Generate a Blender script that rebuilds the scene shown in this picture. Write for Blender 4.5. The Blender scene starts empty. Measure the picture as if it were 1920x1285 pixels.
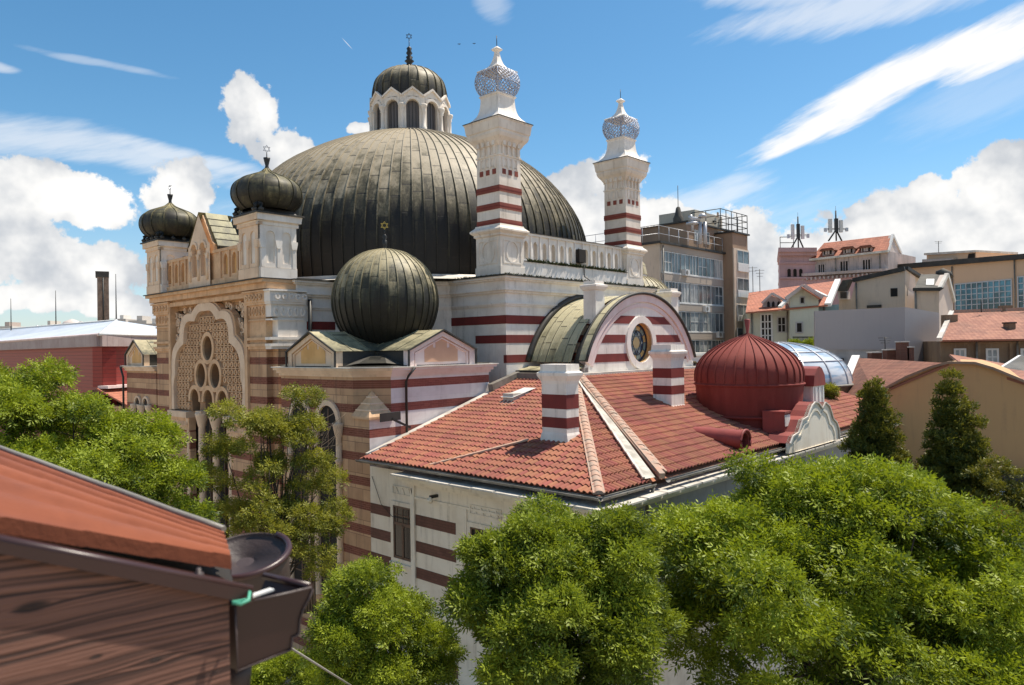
import bpy, math, random
import numpy as np
from mathutils import Vector, Matrix
from mathutils.geometry import tessellate_polygon
R = math.radians
sc = bpy.context.scene
COL = sc.collection
H = 13.0                                   # height of the camera above the ground

# ---------------------------------------------------------------- camera
FPX, PIT, ROL = 1360.35, 0.0070021, -0.01576
cf = Vector((0, math.cos(PIT), math.sin(PIT)))
cr0 = Vector((1, 0, 0)); cu0 = cr0.cross(cf)
cr = cr0 * math.cos(ROL) + cu0 * math.sin(ROL)
cu = cu0 * math.cos(ROL) - cr0 * math.sin(ROL)
cam_d = bpy.data.cameras.new('camera'); cam = bpy.data.objects.new('camera', cam_d); COL.objects.link(cam)
m3 = Matrix((cr, cu, -cf)).transposed()
cam.matrix_world = Matrix.Translation((0, 0, H)) @ m3.to_4x4()
cam_d.sensor_width = 36; cam_d.lens = 36 * FPX / 1920
cam_d.clip_start = 0.05; cam_d.clip_end = 9000
cam_d.dof.use_dof = True; cam_d.dof.focus_distance = 30; cam_d.dof.aperture_fstop = 6
sc.camera = cam

# ---------------------------------------------------------------- light
SUN_DIR = Vector((0.897, 0.435, 0)).normalized()
SUN_EL = R(64)
sund = bpy.data.lights.new('sun', 'SUN'); sund.energy = 3.9; sund.angle = R(0.5); sund.color = (1.0, 0.91, 0.78)
sun = bpy.data.objects.new('sun', sund); COL.objects.link(sun)
sv = Vector((SUN_DIR.x * math.cos(SUN_EL), SUN_DIR.y * math.cos(SUN_EL), math.sin(SUN_EL)))
sun.rotation_euler = sv.to_track_quat('Z', 'Y').to_euler()
sc.view_settings.view_transform = 'Standard'; sc.view_settings.look = 'None'
sc.view_settings.exposure = 0.82; sc.view_settings.gamma = 1.0

# ---------------------------------------------------------------- node helpers
class NT:
    def __init__(s, nt): s.t = nt; s.n = nt.nodes; s.l = nt.links
    def new(s, typ, **k):
        n = s.n.new(typ)
        for a, b in k.items(): setattr(n, a, b)
        return n
    def put(s, sock, v):
        if hasattr(v, 'links') or isinstance(v, bpy.types.NodeSocket): s.l.new(v, sock)
        else: sock.default_value = v
    def m(s, op, a, b=0.0, c=0.0, clamp=False):
        n = s.new('ShaderNodeMath', operation=op, use_clamp=clamp)
        s.put(n.inputs[0], a); s.put(n.inputs[1], b); s.put(n.inputs[2], c)
        return n.outputs[0]
    def noise(s, vec, scale, detail=3.0, rough=0.55, out=0, dim='3D'):
        n = s.new('ShaderNodeTexNoise', noise_dimensions=dim)
        if vec is not None: s.l.new(vec, n.inputs['Vector'])
        n.inputs['Scale'].default_value = scale; n.inputs['Detail'].default_value = detail
        n.inputs['Roughness'].default_value = rough
        return n.outputs[out]
    def scale(s, vec, xyz):
        n = s.new('ShaderNodeVectorMath', operation='MULTIPLY'); s.l.new(vec, n.inputs[0]); n.inputs[1].default_value = xyz
        return n.outputs[0]
    def mix(s, f, a, b, blend='MIX'):
        n = s.new('ShaderNodeMix', data_type='RGBA', blend_type=blend)
        s.put(n.inputs[0], f)
        for sk, v in ((n.inputs[6], a), (n.inputs[7], b)):
            if isinstance(v, tuple): sk.default_value = (*v[:3], 1)
            else: s.l.new(v, sk)
        return n.outputs[2]
    def ss(s, v, a, b, lo=0.0, hi=1.0):
        n = s.new('ShaderNodeMapRange', interpolation_type='SMOOTHSTEP'); s.put(n.inputs[0], v)
        n.inputs[1].default_value = a; n.inputs[2].default_value = b; n.inputs[3].default_value = lo; n.inputs[4].default_value = hi
        return n.outputs[0]
    def sep(s, vec):
        n = s.new('ShaderNodeSeparateXYZ'); s.l.new(vec, n.inputs[0]); return n.outputs
    def comb(s, x, y, z):
        n = s.new('ShaderNodeCombineXYZ'); s.put(n.inputs[0], x); s.put(n.inputs[1], y); s.put(n.inputs[2], z); return n.outputs[0]

# ---------------------------------------------------------------- sky with clouds
world = bpy.data.worlds.new('World'); sc.world = world; world.use_nodes = True
world.node_tree.nodes.clear()
w = NT(world.node_tree)
sky = w.new('ShaderNodeTexSky', sky_type='NISHITA', sun_disc=False, sun_elevation=SUN_EL,
            sun_rotation=math.atan2(SUN_DIR.x, SUN_DIR.y), altitude=550, air_density=1.0, dust_density=0.6, ozone_density=2.5)
geo = w.new('ShaderNodeTexCoord').outputs['Generated']
dx, dy, dz = w.sep(geo)[:3]
az = w.m('MULTIPLY', w.m('ARCTAN2', dx, dy), 57.2958)
el = w.m('MULTIPLY', w.m('ARCSINE', dz), 57.2958)
wn = w.noise(geo, 9.0, 4.0, 0.6, 1); wv = w.sep(wn)
azw = w.m('ADD', az, w.m('MULTIPLY_ADD', wv[0], 4.4, -2.2)); elw = w.m('ADD', el, w.m('MULTIPLY_ADD', wv[1], 4.4, -2.2))
wn2 = w.noise(geo, 3.2, 3.0, 0.5, 1); wv2 = w.sep(wn2)
azs = w.m('ADD', az, w.m('MULTIPLY_ADD', wv2[0], 2.2, -1.1)); els = w.m('ADD', el, w.m('MULTIPLY_ADD', wv2[1], 2.2, -1.1))
def blob(A, Eh, a0, e0, ra, re, rot=0.0):
    c, s_ = math.cos(R(rot)), math.sin(R(rot))
    x = w.m('SUBTRACT', A, a0); y = w.m('SUBTRACT', Eh, e0)
    xr = w.m('ADD', w.m('MULTIPLY', x, c / ra), w.m('MULTIPLY', y, s_ / ra))
    yr = w.m('ADD', w.m('MULTIPLY', x, -s_ / re), w.m('MULTIPLY', y, c / re))
    return w.m('SUBTRACT', 1.0, w.m('ADD', w.m('MULTIPLY', xr, xr), w.m('MULTIPLY', yr, yr)))
def pa(px, py):                              # direction of a point of the sky, in degrees
    d = cf * FPX + cr * (px - 960) - cu * (py - 642.5); d.normalize()
    return math.degrees(math.atan2(d.x, d.y)), math.degrees(math.asin(d.z))
K = 42.0 / 1000
cum = [(60, 352, 150, 52, 0), (165, 378, 80, 40, 0), (20, 480, 170, 50, 0), (190, 500, 95, 48, 0), (60, 560, 150, 26, 0), (230, 570, 90, 22, 0),
       (450, 180, 42, 48, -20), (470, 225, 44, 55, -40), (530, 285, 72, 42, -20), (345, 355, 60, 50, 0), (560, 300, 60, 30, 0),
       (680, 248, 34, 16, 0), (1100, 340, 120, 40, 10), (1060, 400, 120, 60, 0), (1180, 400, 90, 42, 0),
       (1660, 420, 120, 60, 10), (1750, 440, 190, 70, 0), (1890, 350, 66, 75, 20), (1600, 395, 30, 18, 20), (1740, 355, 36, 32, 0), (1850, 450, 160, 50, 0),
       (1500, 500, 200, 60, 0), (1280, 450, 200, 60, 0), (-160, 400, 220, 110, 0), (2150, 380, 230, 110, 0)]
dens = None
for (px, py, rx, ry, rot) in cum:
    a0, e0 = pa(px, py)
    b = blob(azw, elw, a0, e0, rx * K * 1.04, ry * K * 1.04, rot)
    dens = b if dens is None else w.m('SMOOTH_MAX', dens, b, 0.25)
# clouds elsewhere round the horizon, out of the picture
side = w.m('GREATER_THAN', w.m('ABSOLUTE', az), 44.0)
far = w.m('MULTIPLY', side, w.m('SUBTRACT', w.noise(w.scale(geo, (1, 1, 2.2)), 2.6, 4.0), 0.52))
dens = w.m('MAXIMUM', dens, w.m('SUBTRACT', w.m('MULTIPLY_ADD', far, 5.0, -0.2), w.m('MULTIPLY', w.m('SUBTRACT', 1.0, side), 4.0)))
fine = w.noise(geo, 24.0, 6.0, 0.66)
dn = w.m('ADD', dens, w.m('MULTIPLY_ADD', fine, 2.3, -1.15))
cm = w.m('MULTIPLY', w.ss(dn, 0.02, 0.32), w.ss(dens, -0.5, -0.2))
# smooth streaks
strk = [(1670, 165, 270, 36, 22, 1.0), (1870, 85, 130, 38, 20, 1.0), (1520, 262, 110, 16, 20, 1.0), (1620, 188, 150, 42, 24, 1.0),
        (180, 118, 120, 8, -3, 0.30), (180, 285, 330, 34, -5, 0.55), (330, 300, 230, 22, -6, 0.6), (60, 262, 180, 40, 0, 0.45), (0, 130, 40, 10, 0, 0.5),
        (1650, 5, 330, 44, 3, 0.55), (1450, 0, 160, 30, -6, 0.45), (925, 5, 50, 36, -30, 0.3), (1850, 170, 160, 60, 20, 0.22),
        (1300, 380, 170, 34, 14, 0.55), (960, 420, 700, 60, 0, 0.30), (651, 82, 15, 0.9, -42, 0.6)]
sm = None
svec = w.comb(w.m('MULTIPLY', w.m('ADD', az, w.m('MULTIPLY', el, 2.4)), .12), w.m('MULTIPLY', w.m('SUBTRACT', el, w.m('MULTIPLY', az, .36)), 1.1), 0.0)
sn = w.noise(svec, 1.0, 5.0, 0.6)
for (px, py, rx, ry, rot, st) in strk:
    a0, e0 = pa(px, py)
    tiny = rx < 20
    b = blob(az if tiny else azs, el if tiny else els, a0, e0, rx * K, ry * K, rot)
    b = b if tiny else w.m('ADD', b, w.m('MULTIPLY_ADD', sn, 1.5, -0.75))
    b = w.m('MULTIPLY', w.ss(b, 0.0, 0.85 if st > .9 else 1.1), st)
    sm = b if sm is None else w.m('MAXIMUM', sm, b)
# milky air near the horizon
hz = w.m('MULTIPLY', w.ss(el, -2.0, 14.0, 1.0, 0.0), 0.44)
shade = w.ss(w.m('ADD', w.noise(geo, 11.0, 4.0, 0.55), w.m('MULTIPLY', dn, 0.10)), 0.36, 0.72)
ccol = w.mix(shade, (0.40, 0.425, 0.46), (0.74, 0.73, 0.71))
skyc = w.new('ShaderNodeHueSaturation'); skyc.inputs['Saturation'].default_value = 1.22; skyc.inputs['Hue'].default_value = 0.488; skyc.inputs['Value'].default_value = 1.0
w.l.new(sky.outputs[0], skyc.inputs['Color'])
skl = w.new('ShaderNodeVectorMath', operation='SCALE'); w.l.new(skyc.outputs[0], skl.inputs[0]); skl.inputs['Scale'].default_value = 0.105
c1 = w.mix(hz, skl.outputs[0], (0.40, 0.475, 0.54))
c2 = w.mix(sm, c1, (0.72, 0.715, 0.71))
c3 = w.mix(cm, c2, ccol)
bg = w.new('ShaderNodeBackground'); w.l.new(c3, bg.inputs[0]); bg.inputs[1].default_value = 0.82
wo = w.new('ShaderNodeOutputWorld'); w.l.new(bg.outputs[0], wo.inputs[0])

# ---------------------------------------------------------------- materials
MATS = {}
def base(name):
    mt = bpy.data.materials.new(name); mt.use_nodes = True; mt.node_tree.nodes.clear()
    n = NT(mt.node_tree); p = n.new('ShaderNodeBsdfPrincipled'); o = n.new('ShaderNodeOutputMaterial')
    n.l.new(p.outputs[0], o.inputs[0]); MATS[name] = mt
    return mt, n, p
def bump(n, p, h, strength=0.3, dist=0.02):
    b = n.new('ShaderNodeBump'); b.inputs['Strength'].default_value = strength; b.inputs['Distance'].default_value = dist
    n.put(b.inputs['Height'], h); n.l.new(b.outputs[0], p.inputs['Normal'])
def M(name, col, col2=None, sc_=1.2, rough=0.8, grime=0.35, gcol=None, bs=0.25, bscale=30, island=0.0, metal=0.0):
    mt, n, p = base(name)
    oc = n.new('ShaderNodeTexCoord').outputs['Object']
    col2 = col2 or tuple(c * 0.72 for c in col)
    f = n.ss(n.noise(oc, sc_, 5.0, 0.6), 0.35, 0.68)
    c = n.mix(f, col, col2)
    if grime:
        g = n.ss(n.noise(n.scale(oc, (5.0, 5.0, 0.55)), 1.0, 4.0, 0.6), 0.5, 0.8)
        g2 = n.noise(oc, 9.0, 3.0)
        c = n.mix(n.m('MULTIPLY', n.m('MULTIPLY', g, g2), grime * 1.6, clamp=True), c, gcol or tuple(x * 0.35 for x in col))
    if island:
        ri = n.new('ShaderNodeNewGeometry').outputs['Random Per Island']
        hs = n.new('ShaderNodeHueSaturation'); n.l.new(c, hs.inputs['Color'])
        n.l.new(n.m('MULTIPLY_ADD', ri, island * 2, 1.0 - island), hs.inputs['Value'])
        n.l.new(n.m('MULTIPLY_ADD', ri, 0.03, 0.485), hs.inputs['Hue'])
        c = hs.outputs[0]
    n.l.new(c, p.inputs['Base Color']); p.inputs['Roughness'].default_value = rough; p.inputs['Metallic'].default_value = metal
    if bs: bump(n, p, n.noise(oc, bscale, 4.0, 0.7), bs, 0.01)
    return mt
def brickmat(name, ca, cb, mortar, w_, h_, ms=0.012, grime=0.3, band=None):
    """coursed masonry; band = (z of a band's top, spacing, share, colour a, colour b, lowest top z)"""
    mt, n, p = base(name)
    oc = n.new('ShaderNodeTexCoord').outputs['Object']; x, y, z = n.sep(oc)[:3]
    vec = n.comb(n.m('ADD', x, y), z, 0.0)
    def brick(c1, c2, bw, bh, mo):
        b = n.new('ShaderNodeTexBrick'); n.l.new(vec, b.inputs['Vector'])
        b.inputs['Color1'].default_value = (*c1, 1); b.inputs['Color2'].default_value = (*c2, 1); b.inputs['Mortar'].default_value = (*mo, 1)
        b.inputs['Scale'].default_value = 1.0; b.inputs['Mortar Size'].default_value = ms; b.inputs['Brick Width'].default_value = bw
        b.inputs['Row Height'].default_value = bh; b.inputs['Bias'].default_value = -0.1
        return b
    b = brick(ca, cb, w_, h_, mortar); c = b.outputs[0]; hgt = b.outputs[1]
    if band:
        zt, sp, fr, c1, c2, ztop = band
        t = n.m('FRACT', n.m('DIVIDE', n.m('SUBTRACT', zt + 50 * sp, z), sp))
        msk = n.m('MULTIPLY', n.m('LESS_THAN', t, fr), n.m('LESS_THAN', z, ztop))
        b2 = brick(c1, c2, 0.26, 0.075, tuple(v * 1.6 + .03 for v in c1))
        c = n.mix(msk, c, b2.outputs[0])
    v = n.noise(oc, 1.3, 5.0, 0.6)
    c = n.mix(n.ss(v, 0.4, 0.75, 0.0, 0.5), c, n.mix(1.0, c, (0.62, 0.58, 0.55), 'MULTIPLY'))
    g = n.ss(n.noise(n.scale(oc, (4.0, 4.0, 0.5)), 1.0, 4.0, 0.6), 0.5, 0.8)
    c = n.mix(n.m('MULTIPLY', g, grime), c, (0.05, 0.04, 0.035))
    n.l.new(c, p.inputs['Base Color']); p.inputs['Roughness'].default_value = 0.88
    bump(n, p, n.m('ADD', n.m('MULTIPLY', hgt, -1.0), n.m('MULTIPLY', n.noise(oc, 25.0, 3.0), 0.5)), 0.35, 0.012)
    return mt
def leadmat(name, z0, z1, dark=(0.028, 0.025, 0.022), mid=(0.13, 0.12, 0.065), light=(0.36, 0.31, 0.215), rough=0.55, joints=True):
    """weathered, patinated sheet metal; tone runs from pale at z1 to dark at z0; UV cell = one sheet"""
    mt, n, p = base(name)
    tc = n.new('ShaderNodeTexCoord'); oc = tc.outputs['Object']; uv = tc.outputs['UV']
    z = n.sep(oc)[2]; u, v = n.sep(uv)[:2]
    iu = n.m('FLOOR', u); iv = n.m('FLOOR', n.m('ADD', v, n.m('MULTIPLY', n.m('FRACT', n.m('MULTIPLY', iu, 0.381966)), 0.7)))
    wnz = n.new('ShaderNodeTexWhiteNoise', noise_dimensions='2D'); n.l.new(n.comb(iu, iv, 0.0), wnz.inputs[0]); sheet = wnz.outputs[0]
    st = n.noise(n.scale(oc, (1, 1, 0.10)), 2.6, 5.0, 0.65)
    bl = n.noise(oc, 1.1, 4.0, 0.6); fn = n.noise(oc, 9.0, 5.0, 0.7)
    h = n.m('DIVIDE', n.m('SUBTRACT', z, z0), z1 - z0)  # tone by height: dark foot, pale top
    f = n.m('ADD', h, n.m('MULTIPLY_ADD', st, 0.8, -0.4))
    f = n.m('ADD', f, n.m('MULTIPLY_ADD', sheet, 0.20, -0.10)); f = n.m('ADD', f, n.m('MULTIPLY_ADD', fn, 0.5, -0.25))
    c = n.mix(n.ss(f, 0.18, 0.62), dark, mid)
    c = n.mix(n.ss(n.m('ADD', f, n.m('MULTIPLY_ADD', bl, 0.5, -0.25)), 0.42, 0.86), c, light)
    c = n.mix(n.ss(fn, 0.5, 0.75, 0.0, 0.55), c, n.mix(1.0, c, (0.45, 0.45, 0.4), 'MULTIPLY'))
    if joints:
        fv = n.m('FRACT', n.m('ADD', v, n.m('MULTIPLY', n.m('FRACT', n.m('MULTIPLY', iu, 0.381966)), 0.7)))
        jl = n.m('LESS_THAN', fv, 0.05)
        fu = n.m('FRACT', u); jl2 = n.m('GREATER_THAN', n.m('ABSOLUTE', n.m('SUBTRACT', fu, 0.5)), 0.455)
        c = n.mix(n.m('MULTIPLY', n.m('MAXIMUM', jl, jl2), 0.75), c, (0.018, 0.016, 0.014))
        bump(n, p, n.m('ADD', n.m('MULTIPLY', jl, -1.0), n.m('MULTIPLY', fn, 0.6)), 0.4, 0.02)
    n.l.new(c, p.inputs['Base Color']); p.inputs['Roughness'].default_value = rough; p.inputs['Specular IOR Level'].default_value = 0.35
    return mt
def leafmat(name, ca, cb, trans=0.35, sat=1.0):
    mt, n, p = base(name)
    g = n.new('ShaderNodeNewGeometry'); ri = g.outputs['Random Per Island']
    oc = n.new('ShaderNodeTexCoord').outputs['Object']
    ga = n.new('ShaderNodeAttribute'); ga.attribute_name = 'sunlit_tip_tone'
    f = n.m('ADD', n.m('MULTIPLY', ri, 0.25), n.m('ADD', n.m('MULTIPLY', n.noise(oc, 0.9, 3.0), 0.25), n.m('MULTIPLY', ga.outputs['Fac'], 0.75)))  # upward leaves turn yellower: sunlit tips put into the leaf colour
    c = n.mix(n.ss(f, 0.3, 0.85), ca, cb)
    n.l.new(c, p.inputs['Base Color']); p.inputs['Roughness'].default_value = 0.55; p.inputs['Specular IOR Level'].default_value = 0.3
    t = n.new('ShaderNodeBsdfTranslucent'); n.l.new(n.mix(0.5, c, (cb[0] * 2.0, cb[1] * 1.9, cb[2] * 0.7)), t.inputs[0])
    mx = n.new('ShaderNodeMixShader'); mx.inputs[0].default_value = trans
    n.l.new(p.outputs[0], mx.inputs[1]); n.l.new(t.outputs[0], mx.inputs[2])
    out = [x for x in n.n if x.type == 'OUTPUT_MATERIAL'][0]; n.l.new(mx.outputs[0], out.inputs[0])
    return mt

WHITE = M('white_plaster', (0.82, 0.765, 0.70), (0.70, 0.64, 0.575), grime=0.45, gcol=(0.20, 0.17, 0.13))
WHITE2 = M('tower_plaster', (0.80, 0.725, 0.635), (0.66, 0.58, 0.49), sc_=0.9, grime=0.6, gcol=(0.22, 0.17, 0.12))
PINKW = M('pinkish_plaster', (0.76, 0.63, 0.60), (0.70, 0.54, 0.50), grime=0.3, gcol=(0.45, 0.26, 0.2))
REDP = M('red_band_paint', (0.20, 0.028, 0.022), (0.15, 0.022, 0.018), grime=0.3)
BRICKR = M('tower_band_brick', (0.25, 0.062, 0.040), (0.19, 0.045, 0.03), grime=0.3, bs=0.5, bscale=60)
STONE = brickmat('tan_stone', (0.60, 0.385, 0.215), (0.48, 0.29, 0.155), (0.30, 0.18, 0.10), 0.85, 0.58, grime=0.35)
_bd = (-1.12, 0.868, 0.36, (0.16, 0.050, 0.026), (0.24, 0.085, 0.045), -0.05)
STONEB = brickmat('banded_stone', (0.60, 0.38, 0.22), (0.47, 0.285, 0.16), (0.28, 0.17, 0.10), 0.9, 0.56, grime=0.4, band=_bd)
WHITEB = brickmat('banded_white_wall', (0.74, 0.68, 0.66), (0.69, 0.62, 0.61), (0.60, 0.54, 0.52), 3.1, 0.9, ms=0.004, grime=0.15, band=(-1.12, 0.868, 0.36, (0.22, 0.06, 0.045), (0.28, 0.085, 0.06), -0.05))
CREAM = M('cream_render', (0.84, 0.76, 0.63), (0.72, 0.63, 0.50), sc_=0.8, grime=0.5, gcol=(0.20, 0.15, 0.10))
BROWNB = brickmat('brown_band', (0.14, 0.062, 0.042), (0.18, 0.08, 0.055), (0.10, 0.05, 0.035), 0.3, 0.09, ms=0.006)
FAC = M('carved_stone', (0.70, 0.46, 0.27), (0.55, 0.34, 0.19), sc_=1.6, grime=0.5, gcol=(0.2, 0.12, 0.07), bs=0.5)
FACD = M('carved_stone_shaded', (0.34, 0.20, 0.11), (0.26, 0.15, 0.08), sc_=2.0, grime=0.4, gcol=(0.12, 0.07, 0.04))  # darker stone: shadow of the recessed carving put into the colour
FACL = M('pale_arch_stone', (0.78, 0.59, 0.42), (0.66, 0.48, 0.33), grime=0.35)
OCHRE = M('ochre_panel', (0.72, 0.43, 0.17), (0.60, 0.34, 0.12), grime=0.3)
PEACH = M('peach_panel', (0.62, 0.37, 0.25), (0.56, 0.33, 0.22), grime=0.1)
GREYP = M('grey_plaster', (0.44, 0.42, 0.40), (0.34, 0.32, 0.30), grime=0.3)
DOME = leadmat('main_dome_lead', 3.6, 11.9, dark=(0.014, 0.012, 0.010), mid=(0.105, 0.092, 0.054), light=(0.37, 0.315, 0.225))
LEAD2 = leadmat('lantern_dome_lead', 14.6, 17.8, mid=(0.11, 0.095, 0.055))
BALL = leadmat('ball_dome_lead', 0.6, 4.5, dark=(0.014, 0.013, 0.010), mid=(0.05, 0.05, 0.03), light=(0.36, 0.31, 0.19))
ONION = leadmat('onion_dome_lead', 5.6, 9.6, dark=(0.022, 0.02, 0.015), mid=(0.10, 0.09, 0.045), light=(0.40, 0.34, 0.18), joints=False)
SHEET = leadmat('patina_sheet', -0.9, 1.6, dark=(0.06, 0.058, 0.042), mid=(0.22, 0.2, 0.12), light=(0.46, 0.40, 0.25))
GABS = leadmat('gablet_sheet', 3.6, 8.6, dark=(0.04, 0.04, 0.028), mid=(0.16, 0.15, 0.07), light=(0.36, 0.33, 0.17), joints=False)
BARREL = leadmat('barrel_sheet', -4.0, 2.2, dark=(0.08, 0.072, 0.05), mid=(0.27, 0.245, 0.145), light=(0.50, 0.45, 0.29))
DARKM = M('dark_flashing', (0.022, 0.02, 0.018), (0.045, 0.04, 0.032), rough=0.6, grime=0)
ROOFD = M('dark_flat_roof', (0.05, 0.045, 0.038), (0.10, 0.09, 0.07), rough=0.8, grime=0)
PALEM = M('pale_sheet_metal', (0.66, 0.62, 0.55), (0.46, 0.42, 0.36), rough=0.5, grime=0.4)
GUTM = M('zinc_gutter', (0.24, 0.22, 0.19), (0.13, 0.12, 0.10), rough=0.5, grime=0.2)
TILE = M('clay_tile', (0.33, 0.110, 0.066), (0.24, 0.080, 0.050), sc_=0.7, rough=0.85, grime=0.3, gcol=(0.10, 0.04, 0.03), island=0.085, bscale=20)
VALM = M('weathered_valley_sheet', (0.50, 0.46, 0.39), (0.30, 0.27, 0.22), sc_=2.5, rough=0.6, grime=0.6)
TILE2 = M('ridge_tile_mortar', (0.46, 0.27, 0.19), (0.36, 0.28, 0.22), sc_=5.0, grime=0.3, gcol=(0.12, 0.07, 0.05), bs=0.8)
REDM = leadmat('red_dome_paint', -4.2, 0.7, dark=(0.155, 0.024, 0.018), mid=(0.21, 0.034, 0.026), light=(0.23, 0.050, 0.038), rough=0.8, joints=False)
REDS = M('red_painted_sheet', (0.27, 0.045, 0.035), (0.20, 0.035, 0.028), rough=0.6, grime=0.4)
def simple(name, col, rough=0.5, metal=0.0):
    mt, n, p = base(name)
    oc = n.new('ShaderNodeTexCoord').outputs['Object']
    n.l.new(n.mix(n.noise(oc, 4.0, 4.0), col, tuple(v * 0.75 for v in col)), p.inputs['Base Color'])
    p.inputs['Roughness'].default_value = rough; p.inputs['Metallic'].default_value = metal
    return mt
GLASSD = simple('dark_glass', (0.02, 0.022, 0.025), 0.12)
VOID = simple('deep_opening', (0.018, 0.014, 0.011), 0.9)  # near-black colour stands in for the shade inside openings
DOVE = simple('grey_mesh_glazing', (0.13, 0.11, 0.10), 0.45)
IRON = simple('black_iron', (0.02, 0.02, 0.018), 0.5)
GOLD = simple('gold_leaf', (0.65, 0.42, 0.10), 0.3, 0.8)
SILV = simple('silvered_metal', (0.55, 0.55, 0.57), 0.4, 0.3)
LATT = simple('lattice_metal', (0.52, 0.56, 0.66), 0.45, 0.2)
WOODW = simple('brown_window_wood', (0.14, 0.075, 0.045), 0.6)
WPAINT = simple('white_window_paint', (0.72, 0.71, 0.68), 0.5)

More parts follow.
